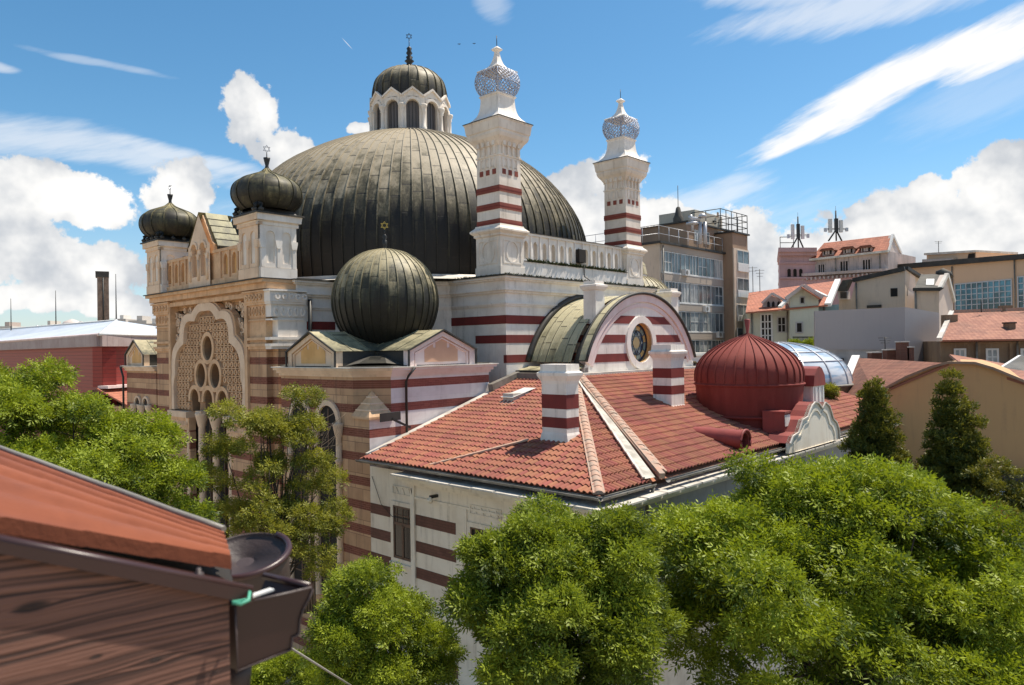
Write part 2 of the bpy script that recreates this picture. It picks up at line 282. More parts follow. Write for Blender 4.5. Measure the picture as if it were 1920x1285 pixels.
# ---------------------------------------------------------------- mesh builder
class MB:
    def __init__(s): s.v = []; s.f = []; s.mi = []; s.sm = []; s.uv = []; s.mats = []
    def mat(s, m):
        if m not in s.mats: s.mats.append(m)
        return s.mats.index(m)
    def face(s, idx, m, smooth=False, uv=None):
        s.f.append(tuple(idx)); s.mi.append(s.mat(m)); s.sm.append(smooth); s.uv.append(uv)
    def add(s, pts): i = len(s.v); s.v.extend([tuple(p) for p in pts]); return i
    def quad(s, a, b, c, d, m, smooth=False, uv=None): i = s.add((a, b, c, d)); s.face((i, i + 1, i + 2, i + 3), m, smooth, uv)
    def tri(s, a, b, c, m): i = s.add((a, b, c)); s.face((i, i + 1, i + 2), m)
    def box(s, x0, x1, y0, y1, z0, z1, m, mtop=None):
        if x0 > x1: x0, x1 = x1, x0
        if y0 > y1: y0, y1 = y1, y0
        i = s.add([(x, y, z) for z in (z0, z1) for (x, y) in ((x0, y0), (x1, y0), (x1, y1), (x0, y1))])
        s.face((i, i + 3, i + 2, i + 1), m); s.face((i + 4, i + 5, i + 6, i + 7), mtop or m)
        for k in range(4): s.face((i + k, i + (k + 1) % 4, i + 4 + (k + 1) % 4, i + 4 + k), m)
    def prism(s, poly, z0, z1, m, mtop=None, mats=None):
        """poly counter-clockwise in x, y"""
        n = len(poly); i = s.add([(x, y, z0) for x, y in poly] + [(x, y, z1) for x, y in poly])
        for k in range(n):
            s.face((i + k, i + (k + 1) % n, i + n + (k + 1) % n, i + n + k), mats[k] if mats else m)
        tr = tessellate_polygon([[Vector((x, y, 0)) for x, y in poly]])
        for t in tr:
            a = [poly[q] for q in t]
            ar = (a[1][0] - a[0][0]) * (a[2][1] - a[0][1]) - (a[2][0] - a[0][0]) * (a[1][1] - a[0][1])
            t = t if ar > 0 else t[::-1]
            s.face([i + n + q for q in t], mtop or m); s.face([i + q for q in t[::-1]], m)
    def ext(s, poly, fr, d0, d1, m, mside=None):
        """outline of (a, z) points on frame fr, from depth d0 (outer) to d1 (inner)"""
        n = len(poly)
        i = s.add([fr.p(a, z, d0) for a, z in poly] + [fr.p(a, z, d1) for a, z in poly])
        tr = tessellate_polygon([[Vector((a, z, 0)) for a, z in poly]])
        for t in tr:
            s.face([i + q for q in t], m); s.face([i + n + q for q in t[::-1]], m)
        for k in range(n): s.face((i + k, i + (k + 1) % n, i + n + (k + 1) % n, i + n + k), mside or m)
    def plate(s, outer, holes, fr, d0, dh, m, mrev=None):
        """front sheet with holes at depth d0, reveals running back to dh"""
        loops = [outer] + holes
        pts = [p for lp in loops for p in lp]
        i = s.add([fr.p(a, z, d0) for a, z in pts])
        for t in tessellate_polygon([[Vector((a, z, 0)) for a, z in lp] for lp in loops]): s.face([i + q for q in t], m)
        for lp in holes:
            n = len(lp); j = s.add([fr.p(a, z, d0) for a, z in lp] + [fr.p(a, z, dh) for a, z in lp])
            for k in range(n): s.face((j + k, j + (k + 1) % n, j + n + (k + 1) % n, j + n + k), mrev or m)
    def ring(s, outer, inner, fr, d0, d1, m):
        """band between two outlines with the same point count"""
        n = len(outer)
        i = s.add([fr.p(a, z, d0) for a, z in outer] + [fr.p(a, z, d0) for a, z in inner] + [fr.p(a, z, d1) for a, z in outer] + [fr.p(a, z, d1) for a, z in inner])
        for k in range(n):
            q = (k + 1) % n
            s.face((i + k, i + q, i + n + q, i + n + k), m); s.face((i + k, i + q, i + 2 * n + q, i + 2 * n + k), m)
            s.face((i + n + k, i + n + q, i + 3 * n + q, i + 3 * n + k), m)
    def arcband(s, outer, inner, fr, d0, d1, m):
        n = len(outer)
        i = s.add([fr.p(a, z, d0) for a, z in outer] + [fr.p(a, z, d0) for a, z in inner] + [fr.p(a, z, d1) for a, z in outer] + [fr.p(a, z, d1) for a, z in inner])
        for k in range(n - 1):
            q = k + 1
            s.face((i + k, i + q, i + n + q, i + n + k), m); s.face((i + k, i + q, i + 2 * n + q, i + 2 * n + k), m)
            s.face((i + n + k, i + n + q, i + 3 * n + q, i + 3 * n + k), m)
        for k in (0, n - 1): s.face((i + k, i + n + k, i + 3 * n + k, i + 2 * n + k), m)
    def lathe(s, prof, n, m, c=(0, 0), ph=0.0, smooth=True, a0=0.0, a1=2 * math.pi, seams=None, sheet=1.0, sq=0.0):
        """prof: (r, z) from the bottom up"""
        full = abs(a1 - a0 - 2 * math.pi) < 1e-6; nn = n if full else n + 1
        L = [0.0]
        for k in range(1, len(prof)): L.append(L[-1] + math.hypot(prof[k][0] - prof[k - 1][0], prof[k][1] - prof[k - 1][1]))
        i = s.add([(c[0] + r * math.cos(ph + a0 + (a1 - a0) * k / n), c[1] + r * math.sin(ph + a0 + (a1 - a0) * k / n), z) for r, z in prof for k in range(nn)])
        sr = (seams or n) / n
        for j in range(len(prof) - 1):
            for k in range(n):
                q = (k + 1) % nn
                uv = ((k * sr, L[j] / sheet), ((k + 1) * sr, L[j] / sheet), ((k + 1) * sr, L[j + 1] / sheet), (k * sr, L[j + 1] / sheet))
                s.face((i + j * nn + k, i + j * nn + q, i + (j + 1) * nn + q, i + (j + 1) * nn + k), m, smooth, uv)
    def ribs(s, prof, n, m, c=(0, 0), ph=0.0, wd=0.05, h=0.05):
        for k in range(n):
            a = ph + 2 * math.pi * k / n; d = Vector((math.cos(a), math.sin(a), 0)); t = Vector((-math.sin(a), math.cos(a), 0))
            rows = []
            for j, (r, z) in enumerate(prof):
                r0, z0 = prof[max(j - 1, 0)]; r1, z1 = prof[min(j + 1, len(prof) - 1)]
                nv = Vector((z1 - z0, 0, -(r1 - r0))); nv.normalize(); nrm = d * nv.x + Vector((0, 0, 1)) * nv.z
                p = Vector((c[0], c[1], 0)) + d * r + Vector((0, 0, z)); wv_ = min(wd, r * 2.2 / n)
                rows.append((p - t * wv_ / 2 - nrm * .01, p - t * wv_ / 2 + nrm * h, p + t * wv_ / 2 + nrm * h, p + t * wv_ / 2 - nrm * .01))
            i = s.add([q for rw in rows for q in rw])
            for j in range(len(rows) - 1):
                for e in range(3): s.face((i + j * 4 + e, i + j * 4 + e + 1, i + j * 4 + 5 + e, i + j * 4 + 4 + e), m)
    def sqlathe(s, prof, c, m, smooth=False, rot=0.0, bul=0.0, sub=1):
        """square stack: (half width, z) rings"""
        rows = []
        for hw, z in prof:
            pts = []
            for k in range(4):
                a = rot + math.pi / 4 + k * math.pi / 2; b = a + math.pi / 2
                p = Vector((math.cos(a), math.sin(a))) * hw * math.sqrt(2); q = Vector((math.cos(b), math.sin(b))) * hw * math.sqrt(2)
                for e in range(sub):
                    t = e / sub; x = p.lerp(q, t)
                    if bul: x = x.lerp(x.normalized() * hw * 1.17, bul)
                    pts.append((c[0] + x.x, c[1] + x.y, z))
            rows.append(pts)
        n = 4 * sub; i = s.add([p for r_ in rows for p in r_])
        for j in range(len(rows) - 1):
            for k in range(n):
                q = (k + 1) % n
                s.face((i + j * n + k, i + j * n + q, i + (j + 1) * n + q, i + (j + 1) * n + k), m, smooth)
        s.face([i + k for k in range(n)][::-1], m); s.face([i + (len(rows) - 1) * n + k for k in range(n)], m)
    def tube(s, pts, r, m, n=6, smooth=True):
        pts = [Vector(p) for p in pts]; rr = r if isinstance(r, (list, tuple)) else [r] * len(pts)
        up = Vector((0, 0, 1)); rows = []
        for k, p in enumerate(pts):
            d = (pts[min(k + 1, len(pts) - 1)] - pts[max(k - 1, 0)]).normalized()
            x = d.cross(up);
            if x.length < 0.05: x = d.cross(Vector((1, 0, 0)))
            x.normalize(); y = d.cross(x)
            rows.append([p + (x * math.cos(2 * math.pi * e / n) + y * math.sin(2 * math.pi * e / n)) * rr[k] for e in range(n)])
        i = s.add([p for rw in rows for p in rw])
        for j in range(len(rows) - 1):
            for e in range(n): s.face((i + j * n + e, i + j * n + (e + 1) % n, i + (j + 1) * n + (e + 1) % n, i + (j + 1) * n + e), m, smooth)
        s.face([i + e for e in range(n)][::-1], m); s.face([i + (len(rows) - 1) * n + e for e in range(n)], m)
    def bar(s, a, b, w1, w2, m, up=(0, 0, 1)):
        a, b = Vector(a), Vector(b); d = (b - a).normalized(); x = d.cross(Vector(up))
        if x.length < 1e-3: x = d.cross(Vector((0, 1, 0)))
        x.normalize(); y = x.cross(d)
        P = [q + x * sx * w1 / 2 + y * sy * w2 / 2 for q in (a, b) for sx, sy in ((-1, -1), (1, -1), (1, 1), (-1, 1))]
        i = s.add(P)
        for k in range(4): s.face((i + k, i + (k + 1) % 4, i + 4 + (k + 1) % 4, i + 4 + k), m)
        s.face((i + 3, i + 2, i + 1, i), m); s.face((i + 4, i + 5, i + 6, i + 7), m)
    def build(s, name, parent=None, off=(0, 0, 0), **tags):
        me = bpy.data.meshes.new(name)
        me.from_pydata(s.v, [], s.f)
        for m in s.mats: me.materials.append(m)
        me.polygons.foreach_set('material_index', s.mi); me.polygons.foreach_set('use_smooth', s.sm)
        if any(u is not None for u in s.uv):
            ul = me.uv_layers.new(name='UVMap'); arr = []
            for f, u in zip(s.f, s.uv):
                for k in range(len(f)): arr.extend(u[k] if u else (0.5, 0.5))
            ul.data.foreach_set('uv', arr)
        me.update(); me.validate()
        o = bpy.data.objects.new(name, me); COL.objects.link(o)
        if parent is not None: o.parent = parent
        o.location = off
        for k, v_ in tags.items(): o[k] = v_
        return o
class Frame:
    """a wall plane: origin (x, y), direction along it, depth grows away from the viewer"""
    def __init__(s, o, a, n): s.o = Vector((o[0], o[1], 0)); s.a = Vector((a[0], a[1], 0)).normalized(); s.n = Vector((n[0], n[1], 0)).normalized()
    def p(s, a, z, d=0.0): q = s.o + s.a * a - s.n * d; return (q.x, q.y, z)
def thing(name, label, cat, loc=(0, 0, 0), rz=0.0, group=None):
    o = bpy.data.objects.new(name, None); COL.objects.link(o); o.location = loc; o.rotation_euler = (0, 0, rz)
    o['label'] = label; o['category'] = cat
    if group: o['group'] = group
    return o
def arch(c, w_, z0, zs, n=14, horse=0.0, point=0.0):
    """outline of an arched opening, counter-clockwise from the bottom left"""
    r = w_ / 2; pts = [(c - r * (1 - horse), z0), (c + r * (1 - horse), z0)]
    a0 = -math.asin(min(0.99, horse * 1.6)) if horse else 0.0
    for k in range(n + 1):
        a = a0 + (math.pi - 2 * a0) * k / n
        zz = math.sin(a) * r
        if point and zz > 0: zz *= 1 + point * (zz / r) ** 2
        pts.append((c + r * math.cos(a), zs + zz))
    return pts
def oval(c, z, rx, rz_, n=24): return [(c + rx * math.cos(2 * math.pi * k / n), z + rz_ * math.sin(2 * math.pi * k / n)) for k in range(n)]
def rect(a0, a1, z0, z1): return [(a0, z0), (a1, z0), (a1, z1), (a0, z1)]

# ================================================================ TEMPLE
CW = (-5.781, 43.796); YAW = R(90) - 0.749958
UX, UY = math.sin(0.749958), math.cos(0.749958)
temple = thing('domed_temple', 'big temple with huge dark ribbed dome, ball dome and white red-striped towers', 'temple', (CW[0], CW[1], 0), YAW)
OFF = (0, 0, H)
def tp(mb, name, parent=None, **k):
    return mb.build(name, parent or temple, OFF if parent is None else (0, 0, 0), **k)
WF = lambda p0: Frame((p0, 0), (0, 1), (-1, 0))
SF = lambda q0: Frame((0, q0), (1, 0), (0, -1))
CP, CQ = 0.65, 1.05

# --- body
plan = [(-5.1, -12.3), (6.4, -12.3), (6.4, -8.8), (10.4, -5.2), (13.6, -5.2), (13.6, 7.3), (10.4, 7.3), (6.4, 10.9), (6.4, 14.4), (-5.1, 14.4), (-5.1, 10.9),
        (-9.1, 7.3), (-11.0, 7.3), (-11.0, -5.2), (-9.1, -5.2), (-5.1, -8.8)]
def grow(poly, d):
    n = len(poly); out = []
    for k in range(n):
        p0, p1, p2 = (Vector(poly[k - 1]), Vector(poly[k]), Vector(poly[(k + 1) % n]))
        e1 = (p1 - p0).normalized(); e2 = (p2 - p1).normalized()
        n1 = Vector((e1.y, -e1.x)); n2 = Vector((e2.y, -e2.x)); b = (n1 + n2) / (1 + n1.dot(n2))
        out.append(tuple(p1 + b * d))
    return out
b = MB(); b.prism(plan, -H, 2.5, WHITE)
for z0, z1, d in ((1.84, 1.92, .05), (1.92, 1.99, .09), (2.42, 2.52, .10), (2.52, 2.62, .20), (2.62, 2.95, .16), (2.95, 3.03, .26), (3.03, 3.12, .36)):
    b.prism(grow(plan, d), z0, z1, WHITE)
for (z0, z1, q1, p1) in ((1.05, 1.43, -8.75, 0), (0.2, 0.56, -10.4, 0), (-0.67, -0.32, -12.15, 0)):
    b.box(-5.115, -5.1, -12.315, q1, z0, z1, REDP); b.box(-5.115, 6.415, -12.315, -12.3, z0, z1, REDP)
for (p0, p1, z0, z1) in ((-11.0, -9.1, 0.95, 1.32), (-11.0, -9.1, 0.08, 0.42)): b.box(p0, p1, -5.215, -5.2, z0, z1, REDP)
tp(b, 'wall')
b = MB(); b.prism(grow(plan, .42), 3.12, 3.17, DARKM); b.prism(grow(plan, .1), 3.17, 3.24, ROOFD)
b.lathe([(12.3, 3.2), (11.6, 3.30), (11.0, 3.42), (10.9, 3.55)], 96, PALEM, (CP, CQ)); b.lathe([(11.25, 3.24), (11.25, 3.30)], 96, DARKM, (CP, CQ))
tp(b, 'roof_ledge')
# weeds and moss along the ledge
rng = random.Random(4)
MOSS = leafmat('moss', (0.03, 0.04, 0.012), (0.07, 0.08, 0.02), 0.1)
def tufts(mb, pts, n, s_, m):
    for _ in range(n):
        a, c_ = rng.choice(list(zip(pts[:-1], pts[1:]))); p = Vector(a).lerp(Vector(c_), rng.random())
        for _k in range(3):
            d = Vector((rng.uniform(-1, 1), rng.uniform(-1, 1), rng.uniform(.3, 1.2))) * s_ * rng.uniform(.5, 1.2); e = d.cross(Vector((rng.uniform(-1, 1), rng.uniform(-1, 1), .1))).normalized() * s_ * .35
            mb.tri(p - e, p + e, p + d, m)
b = MB(); tufts(b, [(-5.5, -12.7, 3.17), (6.7, -12.7, 3.17)], 150, .10, MOSS); tufts(b, [(-5.45, -12.6, 3.17), (-5.45, -9, 3.17)], 30, .09, MOSS); tufts(b, [(-12.4, -5.5, 3.17), (-12.4, 7.3, 3.17)], 40, .07, MOSS)
tufts(b, [(-3.3, -12.0, 3.95), (4.6, -12.0, 3.95)], 190, .16, MOSS)
tp(b, 'moss', kind='stuff')

# --- main dome
def smoothprof(pts, n):
    """Catmull-Rom through (r, z)"""
    out = []; P = [pts[0]] + pts + [pts[-1]]
    for k in range(1, len(P) - 2):
        p0, p1, p2, p3 = P[k - 1], P[k], P[k + 1], P[k + 2]
        for e in range(n):
            t = e / n
            out.append(tuple(0.5 * ((2 * p1[j]) + (-p0[j] + p2[j]) * t + (2 * p0[j] - 5 * p1[j] + 4 * p2[j] - p3[j]) * t * t + (-p0[j] + 3 * p1[j] - 3 * p2[j] + p3[j]) * t ** 3) for j in (0, 1)))
    out.append(pts[-1]); return out
prof = smoothprof([(10.62, 3.42), (10.74, 4.5), (10.78, 5.6), (10.6, 6.8), (10.02, 8.1), (9.05, 9.42), (7.9, 10.5), (6.8, 11.2), (5.6, 11.82), (4.4, 12.3), (3.3, 12.68), (2.3, 12.92)], 5)
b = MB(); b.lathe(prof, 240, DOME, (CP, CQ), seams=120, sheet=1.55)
b.ribs(prof[::2] + [prof[-1]], 120, DOME, (CP, CQ), wd=.055, h=.06)
tp(b, 'main_dome')
# --- lantern on the dome
b = MB(); LC = (CP, CQ); cam_ang = math.atan2(-45.35 * UY * 1 - 0, 0)
b.lathe([(2.75, 12.650), (2.85, 12.780), (2.85, 12.900), (2.3, 12.960), (1.8, 12.960)], 48, DARKM, LC)
tp(b, 'lantern_base')
FA = math.atan2(-(math.cos(0.749958) * 1.0), -(math.sin(0.749958)))      # towards the camera, in temple axes
viewa = math.atan2(-45.35 * math.cos(0.749958) * 0 - 0, -1)
toC = Vector((-CW[0], -CW[1])); fa = math.atan2(toC.dot(Vector((-UY, UX))), toC.dot(Vector((UX, UY))))
b = MB(); NB = 12
for k in range(NB):
    a = fa + math.radians(4) + 2 * math.pi * k / NB; d = (math.cos(a), math.sin(a)); ap = 2.36
    hw = ap * math.tan(math.pi / NB)
    fr = Frame((LC[0] + d[0] * ap, LC[1] + d[1] * ap), (-d[1], d[0]), d)
    outer = [(-hw, 12.960), (hw, 12.960), (hw, 14.950), (0, 15.380), (-hw, 14.950)]
    b.plate(outer, [arch(0, hw * 1.22, 13.000, 14.350, 12)], fr, 0, .22, WHITE2)
    b.ext([(-hw, 14.900), (0, 15.370), (hw, 14.900), (hw, 15.020), (0, 15.500), (-hw, 15.020)], fr, -.10, .06, WHITE2)
    o_ = [(x_ * 1.0, z_) for x_, z_ in arch(0, hw * 1.75, 14.300, 14.350, 12)[2:]]; i_ = [(x_, z_) for x_, z_ in arch(0, hw * 1.28, 14.300, 14.350, 12)[2:]]
    b.arcband(o_, i_, fr, -.06, .02, WHITE2)
tp(b, 'lantern_drum')
for k in range(NB):
    a = fa + math.radians(4) + 2 * math.pi * (k + .5) / NB; d = (math.cos(a), math.sin(a)); c_ = (LC[0] + d[0] * 2.46, LC[1] + d[1] * 2.46)
    b = MB(); b.lathe([(.17, 12.960), (.17, 13.100), (.115, 13.160), (.11, 14.000), (.15, 14.080), (.12, 14.120), (.2, 14.280), (.22, 14.380), (.22, 14.450), (0, 14.450)], 12, WHITE2, c_)
    tp(b, 'lantern_column')
    a = fa + math.radians(4) + 2 * math.pi * k / NB; d = (math.cos(a), math.sin(a)); ap = 2.14; hw = .40
    fr = Frame((LC[0] + d[0] * ap, LC[1] + d[1] * ap), (-d[1], d[0]), d)
    b = MB(); b.ext(arch(0, .84, 12.980, 14.350, 12), fr, 0, .03, DOVE)
    for x_ in (-.2, 0, .2): b.box(0, 0, 0, 0, 0, 0, DOVE) if False else b.ext(rect(x_ - .012, x_ + .012, 12.980, 14.680), fr, -.03, 0, IRON)
    tp(b, 'lantern_window')
lp = smoothprof([(2.26, 14.85), (2.28, 15.4), (2.25, 15.95), (2.08, 16.5), (1.62, 16.98), (1.0, 17.26), (.4, 17.42), (.12, 17.55), (0.06, 17.64)], 4)
b = MB(); b.lathe(lp, 72, LEAD2, LC, seams=24, sheet=1.1, ph=fa); b.ribs(lp, 24, LEAD2, LC, ph=fa, wd=.06, h=.06)
b.lathe([(2.4, 14.900), (2.2, 15.100)], 36, DARKM, LC)
ld = tp(b, 'lantern_dome')
def star(mb, fr, c, z, r, t, m, d=0.02):
    for s_ in (0, 1):
        pts = [(c + r * math.cos(R(90 + 180 * s_ + 120 * k)), z + r * math.sin(R(90 + 180 * s_ + 120 * k))) for k in range(3)]
        for k in range(3):
            a_, b_ = Vector(fr.p(*pts[k], 0)), Vector(fr.p(*pts[(k + 1) % 3], 0)); mb.bar(a_, b_, t, d, m)
def finial(parent, c, z0, knobs, zr, zstar, rs, m=IRON, sm_=IRON, frd=None, rod=.022, name='finial'):
    b = MB(); b.lathe([(r_, z0 + z_) for r_, z_ in knobs], 12, m, c)
    b.tube([(c[0], c[1], z0 + knobs[-1][1] - .05), (c[0], c[1], zstar - rs)], rod, m, 6)
    d = frd or (math.cos(fa), math.sin(fa)); fr = Frame(c, (-d[1], d[0]), d)
    star(b, fr, 0, zstar, rs, rs * .16, sm_)
    return tp(b, name, parent)
finial(ld, LC, 17.6, [(.3, 0), (.16, .12), (.2, .22), (.3, .3), (.16, .42), (.22, .55), (.1, .65), (.2, .8), (.12, .95), (.17, 1.1), (.07, 1.2)], 0, 19.45, .2)

# --- corner towers with lattice lanterns
def corner_tower(cx, cy, lab):
    T = MB(); c = (cx, cy)
    T.sqlathe([(.80, 3.2), (.80, 3.62), (.765, 3.62), (.765, 4.95), (.84, 5.0), (.84, 5.08), (.93, 5.16), (.97, 5.2), (.97, 5.27), (.80, 5.42), (.78, 5.5)], c, WHITE2)
    T.sqlathe([(.715, 5.42), (.70, 8.6), (.69, 9.1)], c, WHITE2)
    for z0 in (5.45, 6.17, 6.94): T.sqlathe([(.735, z0), (.735, z0 + .28)], c, BRICKR); T.sqlathe([(.745, z0 + .12), (.745, z0 + .15)], c, REDP)
    T.sqlathe([(.74, 8.55), (.74, 8.62)], c, WHITE2)
    T.sqlathe([(.70, 9.0), (.78, 9.12), (.82, 9.2), (.95, 9.36), (1.0, 9.5), (1.0, 9.62), (1.04, 9.66), (1.09, 10.05), (1.12, 10.08), (1.12, 10.13)], c, WHITE2)
    T.sqlathe([(1.15, 10.13), (1.15, 10.16)], c, DARKM)
    T.sqlathe(smoothprof([(1.12, 10.165), (.9, 10.28), (.70, 10.5), (.60, 10.78), (.56, 11.1), (.555, 11.32), (.60, 11.38), (.60, 11.44)], 3), c, WHITE)
    for (o, a, n_) in (((cx - .70, cy), (0, 1), (-1, 0)), ((cx, cy - .70), (1, 0), (0, -1)), ((cx + .70, cy), (0, 1), (1, 0)), ((cx, cy + .70), (1, 0), (0, 1))):
        fr = Frame(o, a, n_)
        for e in (-.4, 0, .4): T.ext(rect(e - .105, e + .105, 7.74, 7.97), fr, -.03, .02, BRICKR)
        for e in (-.48, -.16, .16, .48):                                   # corbel table
            T.ext(rect(e - .05, e + .05, 8.62, 9.15), fr, -.09, .02, WHITE2); T.ext(rect(e - .08, e + .08, 9.0, 9.2), fr, -.15, .02, WHITE2)
            T.ext(rect(e - .045, e + .045, 8.02, 8.5), fr, -.045, .02, WHITE2)
        for e in (-.32, 0, .32): T.ring(arch(e, .2, 8.1, 8.36, 8), [(x_ + (e - x_) * .3, z_) for x_, z_ in arch(e, .2, 8.1, 8.36, 8)], fr, -.03, .02, WHITE2)
        f2 = Frame((o[0] + n_[0] * .065, o[1] + n_[1] * .065), a, n_)
        T.ring(oval(0, 4.28, .42, .52), oval(0, 4.28, .34, .44), f2, -.035, .02, WHITE2)
        T.ring(rect(-.6, .6, 3.75, 4.82), rect(-.53, .53, 3.81, 4.76), f2, -.03, .02, WHITE2)
    t = tp(T, 'corner_tower', label=lab)
    L = MB()
    hwp = lambda z: .56 + .24 * math.sin(math.pi * min(1, max(0, (z - 11.44) / 1.25))) ** .7
    zs = [11.44 + 1.1 * k / 10 for k in range(11)]
    for side in range(4):
        a = side * math.pi / 2; n_ = Vector((math.cos(a), math.sin(a), 0)); t_ = Vector((-math.sin(a), math.cos(a), 0))
        def S(uu, zz):
            hw = hwp(zz); q = n_ * hw + t_ * (uu * hw); rr = q.normalized() * hw * 1.12; q = q.lerp(rr, .45); return Vector((cx, cy, zz)) + q
        N = 7
        for k in range(-N, N + 1):                                          # diagonal bars both ways
            for dirn in (1, -1):
                pl = []
                for z_ in zs:
                    u_ = (k / N * 2 - .0) + dirn * (z_ - 11.99) * 1.7
                    if -1 <= u_ <= 1: pl.append(S(u_, z_))
                if len(pl) > 1: L.tube(pl, .019, LATT, 3)
        for z_ in (11.46, 12.0): L.tube([S(u_, z_) for u_ in (-1, -.5, 0, .5, 1)], .022, LATT, 4)
        L.tube([S(-1, z_) for z_ in zs], .022, LATT, 4); L.tube([S(0, z_) for z_ in zs], .02, LATT, 4)
        for k in range(5):                                                  # rafters under the cap
            u_ = -.8 + k * .4; L.bar(Vector((cx, cy, 12.56)) + n_ * .1 + t_ * u_ * .1, Vector((cx, cy, 12.5)) + n_ * .58 + t_ * u_ * .58, .04, .03, BRICKR)
    tp(L, 'lattice_lantern', t)
    C_ = MB(); C_.sqlathe([(.05, 11.4), (.05, 12.6)], c, LATT)
    C_.sqlathe(smoothprof([(.63, 12.50), (.66, 12.56), (.64, 12.60), (.42, 12.70), (.26, 12.86), (.17, 13.06), (.10, 13.35), (.085, 13.5)], 3), c, WHITE)
    C_.sqlathe([(.085, 13.5), (.17, 13.56), (.19, 13.62), (.14, 13.66), (.06, 13.74)], c, WHITE)
    C_.tube([(cx, cy, 13.7), (cx, cy, 14.25)], .018, IRON, 5)
    tp(C_, 'tower_spire', t)
corner_tower(-4.27, -11.22, 'nearer white tower with three red bands, big in front of the dome')
corner_tower(5.60, -11.22, 'farther white tower with three red bands, beside the brown apartment block')
for (x_, y_) in ((-4.27, 13.3), (5.6, 13.3)):                              # plinths of the far side
    b = MB(); b.sqlathe([(.8, 3.2), (.8, 5.2)], (x_, y_), WHITE2); tp(b, 'corner_plinth')

# --- south balustrade with blind lancets
b = MB(); fr = SF(-11.72); arcs = [arch(-3.05 + k * .66, .30, 4.1, 4.72, 8, point=.5) for k in range(12)]
b.plate(rect(-3.5, 4.85, 3.24, 5.2), arcs, fr, 0, .16, WHITE, WHITE2); b.box(-3.5, 4.85, -11.56, -11.42, 3.24, 5.2, WHITE2)
b.box(-3.5, 4.85, -11.80, -11.4, 5.2, 5.3, WHITE); b.box(-3.5, 4.85, -11.84, -11.4, 5.3, 5.33, DARKM)
b.box(-3.5, 4.85, -11.98, -11.72, 3.24, 3.93, WHITE); b.box(-3.5, 4.85, -12.02, -11.72, 3.93, 3.96, DARKM)
for k in range(13): b.ext(rect(-3.42 + k * .66, -3.34 + k * .66, 3.96, 5.2), fr, -.05, 0, WHITE)
tp(b, 'balustrade')
b = MB(); b.box(.62, 1.15, -12.0, -11.66, 4.2, 4.85, VOID); b.tube([(.95, -12.03, 4.2), (.95, -12.05, 3.5), (.8, -12.72, 3.1), (.55, -12.7, 2.5), (.5, -12.4, 1.8)], .035, IRON, 5)
tp(b, 'vent_box')

# --- front turrets with onion domes
def onion(parent, c, zb, rmax, m, nseam, nseg, prof_, nm='onion_dome', cell=1.0, **kw):
    b = MB(); pr = smoothprof([(r_ * rmax, zb + z_ * rmax) for r_, z_ in prof_], 4)
    b.lathe(pr, nseg, m, c, seams=nseam, sheet=cell, ph=fa + .1); b.ribs(pr, nseam, m, c, ph=fa + .1, wd=.045, h=.035)
    return tp(b, nm, parent, **kw)
ONP = [(.70, 0), (.88, .14), (.99, .34), (1.0, .55), (.93, .74), (.74, .90), (.45, 1.03), (.2, 1.14), (.06, 1.26)]
def turret(cy, n_acro, lab):
    cx = -11.93; c = (cx, cy); hw = .86; T = MB()
    T.sqlathe([(hw + .04, 3.17), (hw + .04, 3.62), (hw, 3.66), (hw, 5.42), (hw + .06, 5.46), (hw + .10, 5.62), (hw + .2, 5.72), (hw + .22, 5.9)], c, FACL if 0 else WHITE2)
    T.sqlathe([(hw + .3, 5.9), (hw + .3, 5.96), (hw + .05, 6.02), (hw - .1, 6.2)], c, DARKM)
    for (o, a, n_, mm) in (((cx - hw, cy), (0, 1), (-1, 0), FACL), ((cx, cy - hw), (1, 0), (0, -1), WHITE)):
        fr = Frame(o, a, n_)
        holes = [arch(e, .44, 3.8, 4.98, 10, horse=.14) for e in (-.38, .38)]
        T.plate(rect(-hw, hw, 3.62, 5.43), holes, fr, -.06, 0, mm)
        T.ext(rect(-hw, hw, 3.17, 3.6), fr, -.10, 0, mm)
        for e in (-.74, 0, .74):
            T.ext([(e - .1, 4.45), (e + .1, 4.45), (e + .16, 4.72), (e + .16, 4.8), (e - .16, 4.8), (e - .16, 4.72)], fr, -.12, 0, mm)
            T.ext(rect(e - .07, e + .07, 3.62, 4.45), fr, -.09, 0, mm)
        T.ext(rect(-hw - .1, hw + .1, 5.43, 5.55), fr, -.1, .1, mm); T.ext(rect(-hw - .18, hw + .18, 5.62, 5.88), fr, -.215, .1, mm)
    t = tp(T, 'front_turret', label=lab)
    onion(t, c, 6.2, 1.5, ONION, 14, 56, ONP)
    for k in range(n_acro):
        A = MB()                                                 # curled metal leaves at the foot of the dome
        if n_acro > 4: sd, e = (0, 1)[k % 2], -1 + 2 * (k // 2) / (n_acro // 2 - 1)
        else: sd, e = ((0, 1), (0, -1), (1, -1), (1, 1))[k]
        q = (cx - hw - .15, cy + e * hw) if sd == 0 else (cx + e * hw, cy - hw - .15)
        d = Vector((-1, 0, 0)) if sd == 0 else Vector((0, -1, 0))
        p = Vector((q[0], q[1], 5.96))
        A.tube([p, p + Vector((0, 0, .14)) + d * .06, p + Vector((0, 0, .3)) + d * .02, p + Vector((0, 0, .42)) - d * .08, p + Vector((0, 0, .5)) - d * .02], [.11, .13, .11, .07, .02], DARKM, 6)
        tp(A, 'leaf_ornament', t)
    finial(t, c, 7.98, [(.14, 0), (.10, .12), (.07, .25), (.13, .5), (.15, .6), (.03, .62)], 0, 8.98, .17, sm_=SILV, frd=(-1, 0) if cy > 0 else (-.3, -1), rod=.02)
    return t
turret(-4.33, 3, 'nearer front turret with onion dome, the larger of the two')
turret(6.12, 8, 'farther front turret with onion dome over a row of metal leaves')
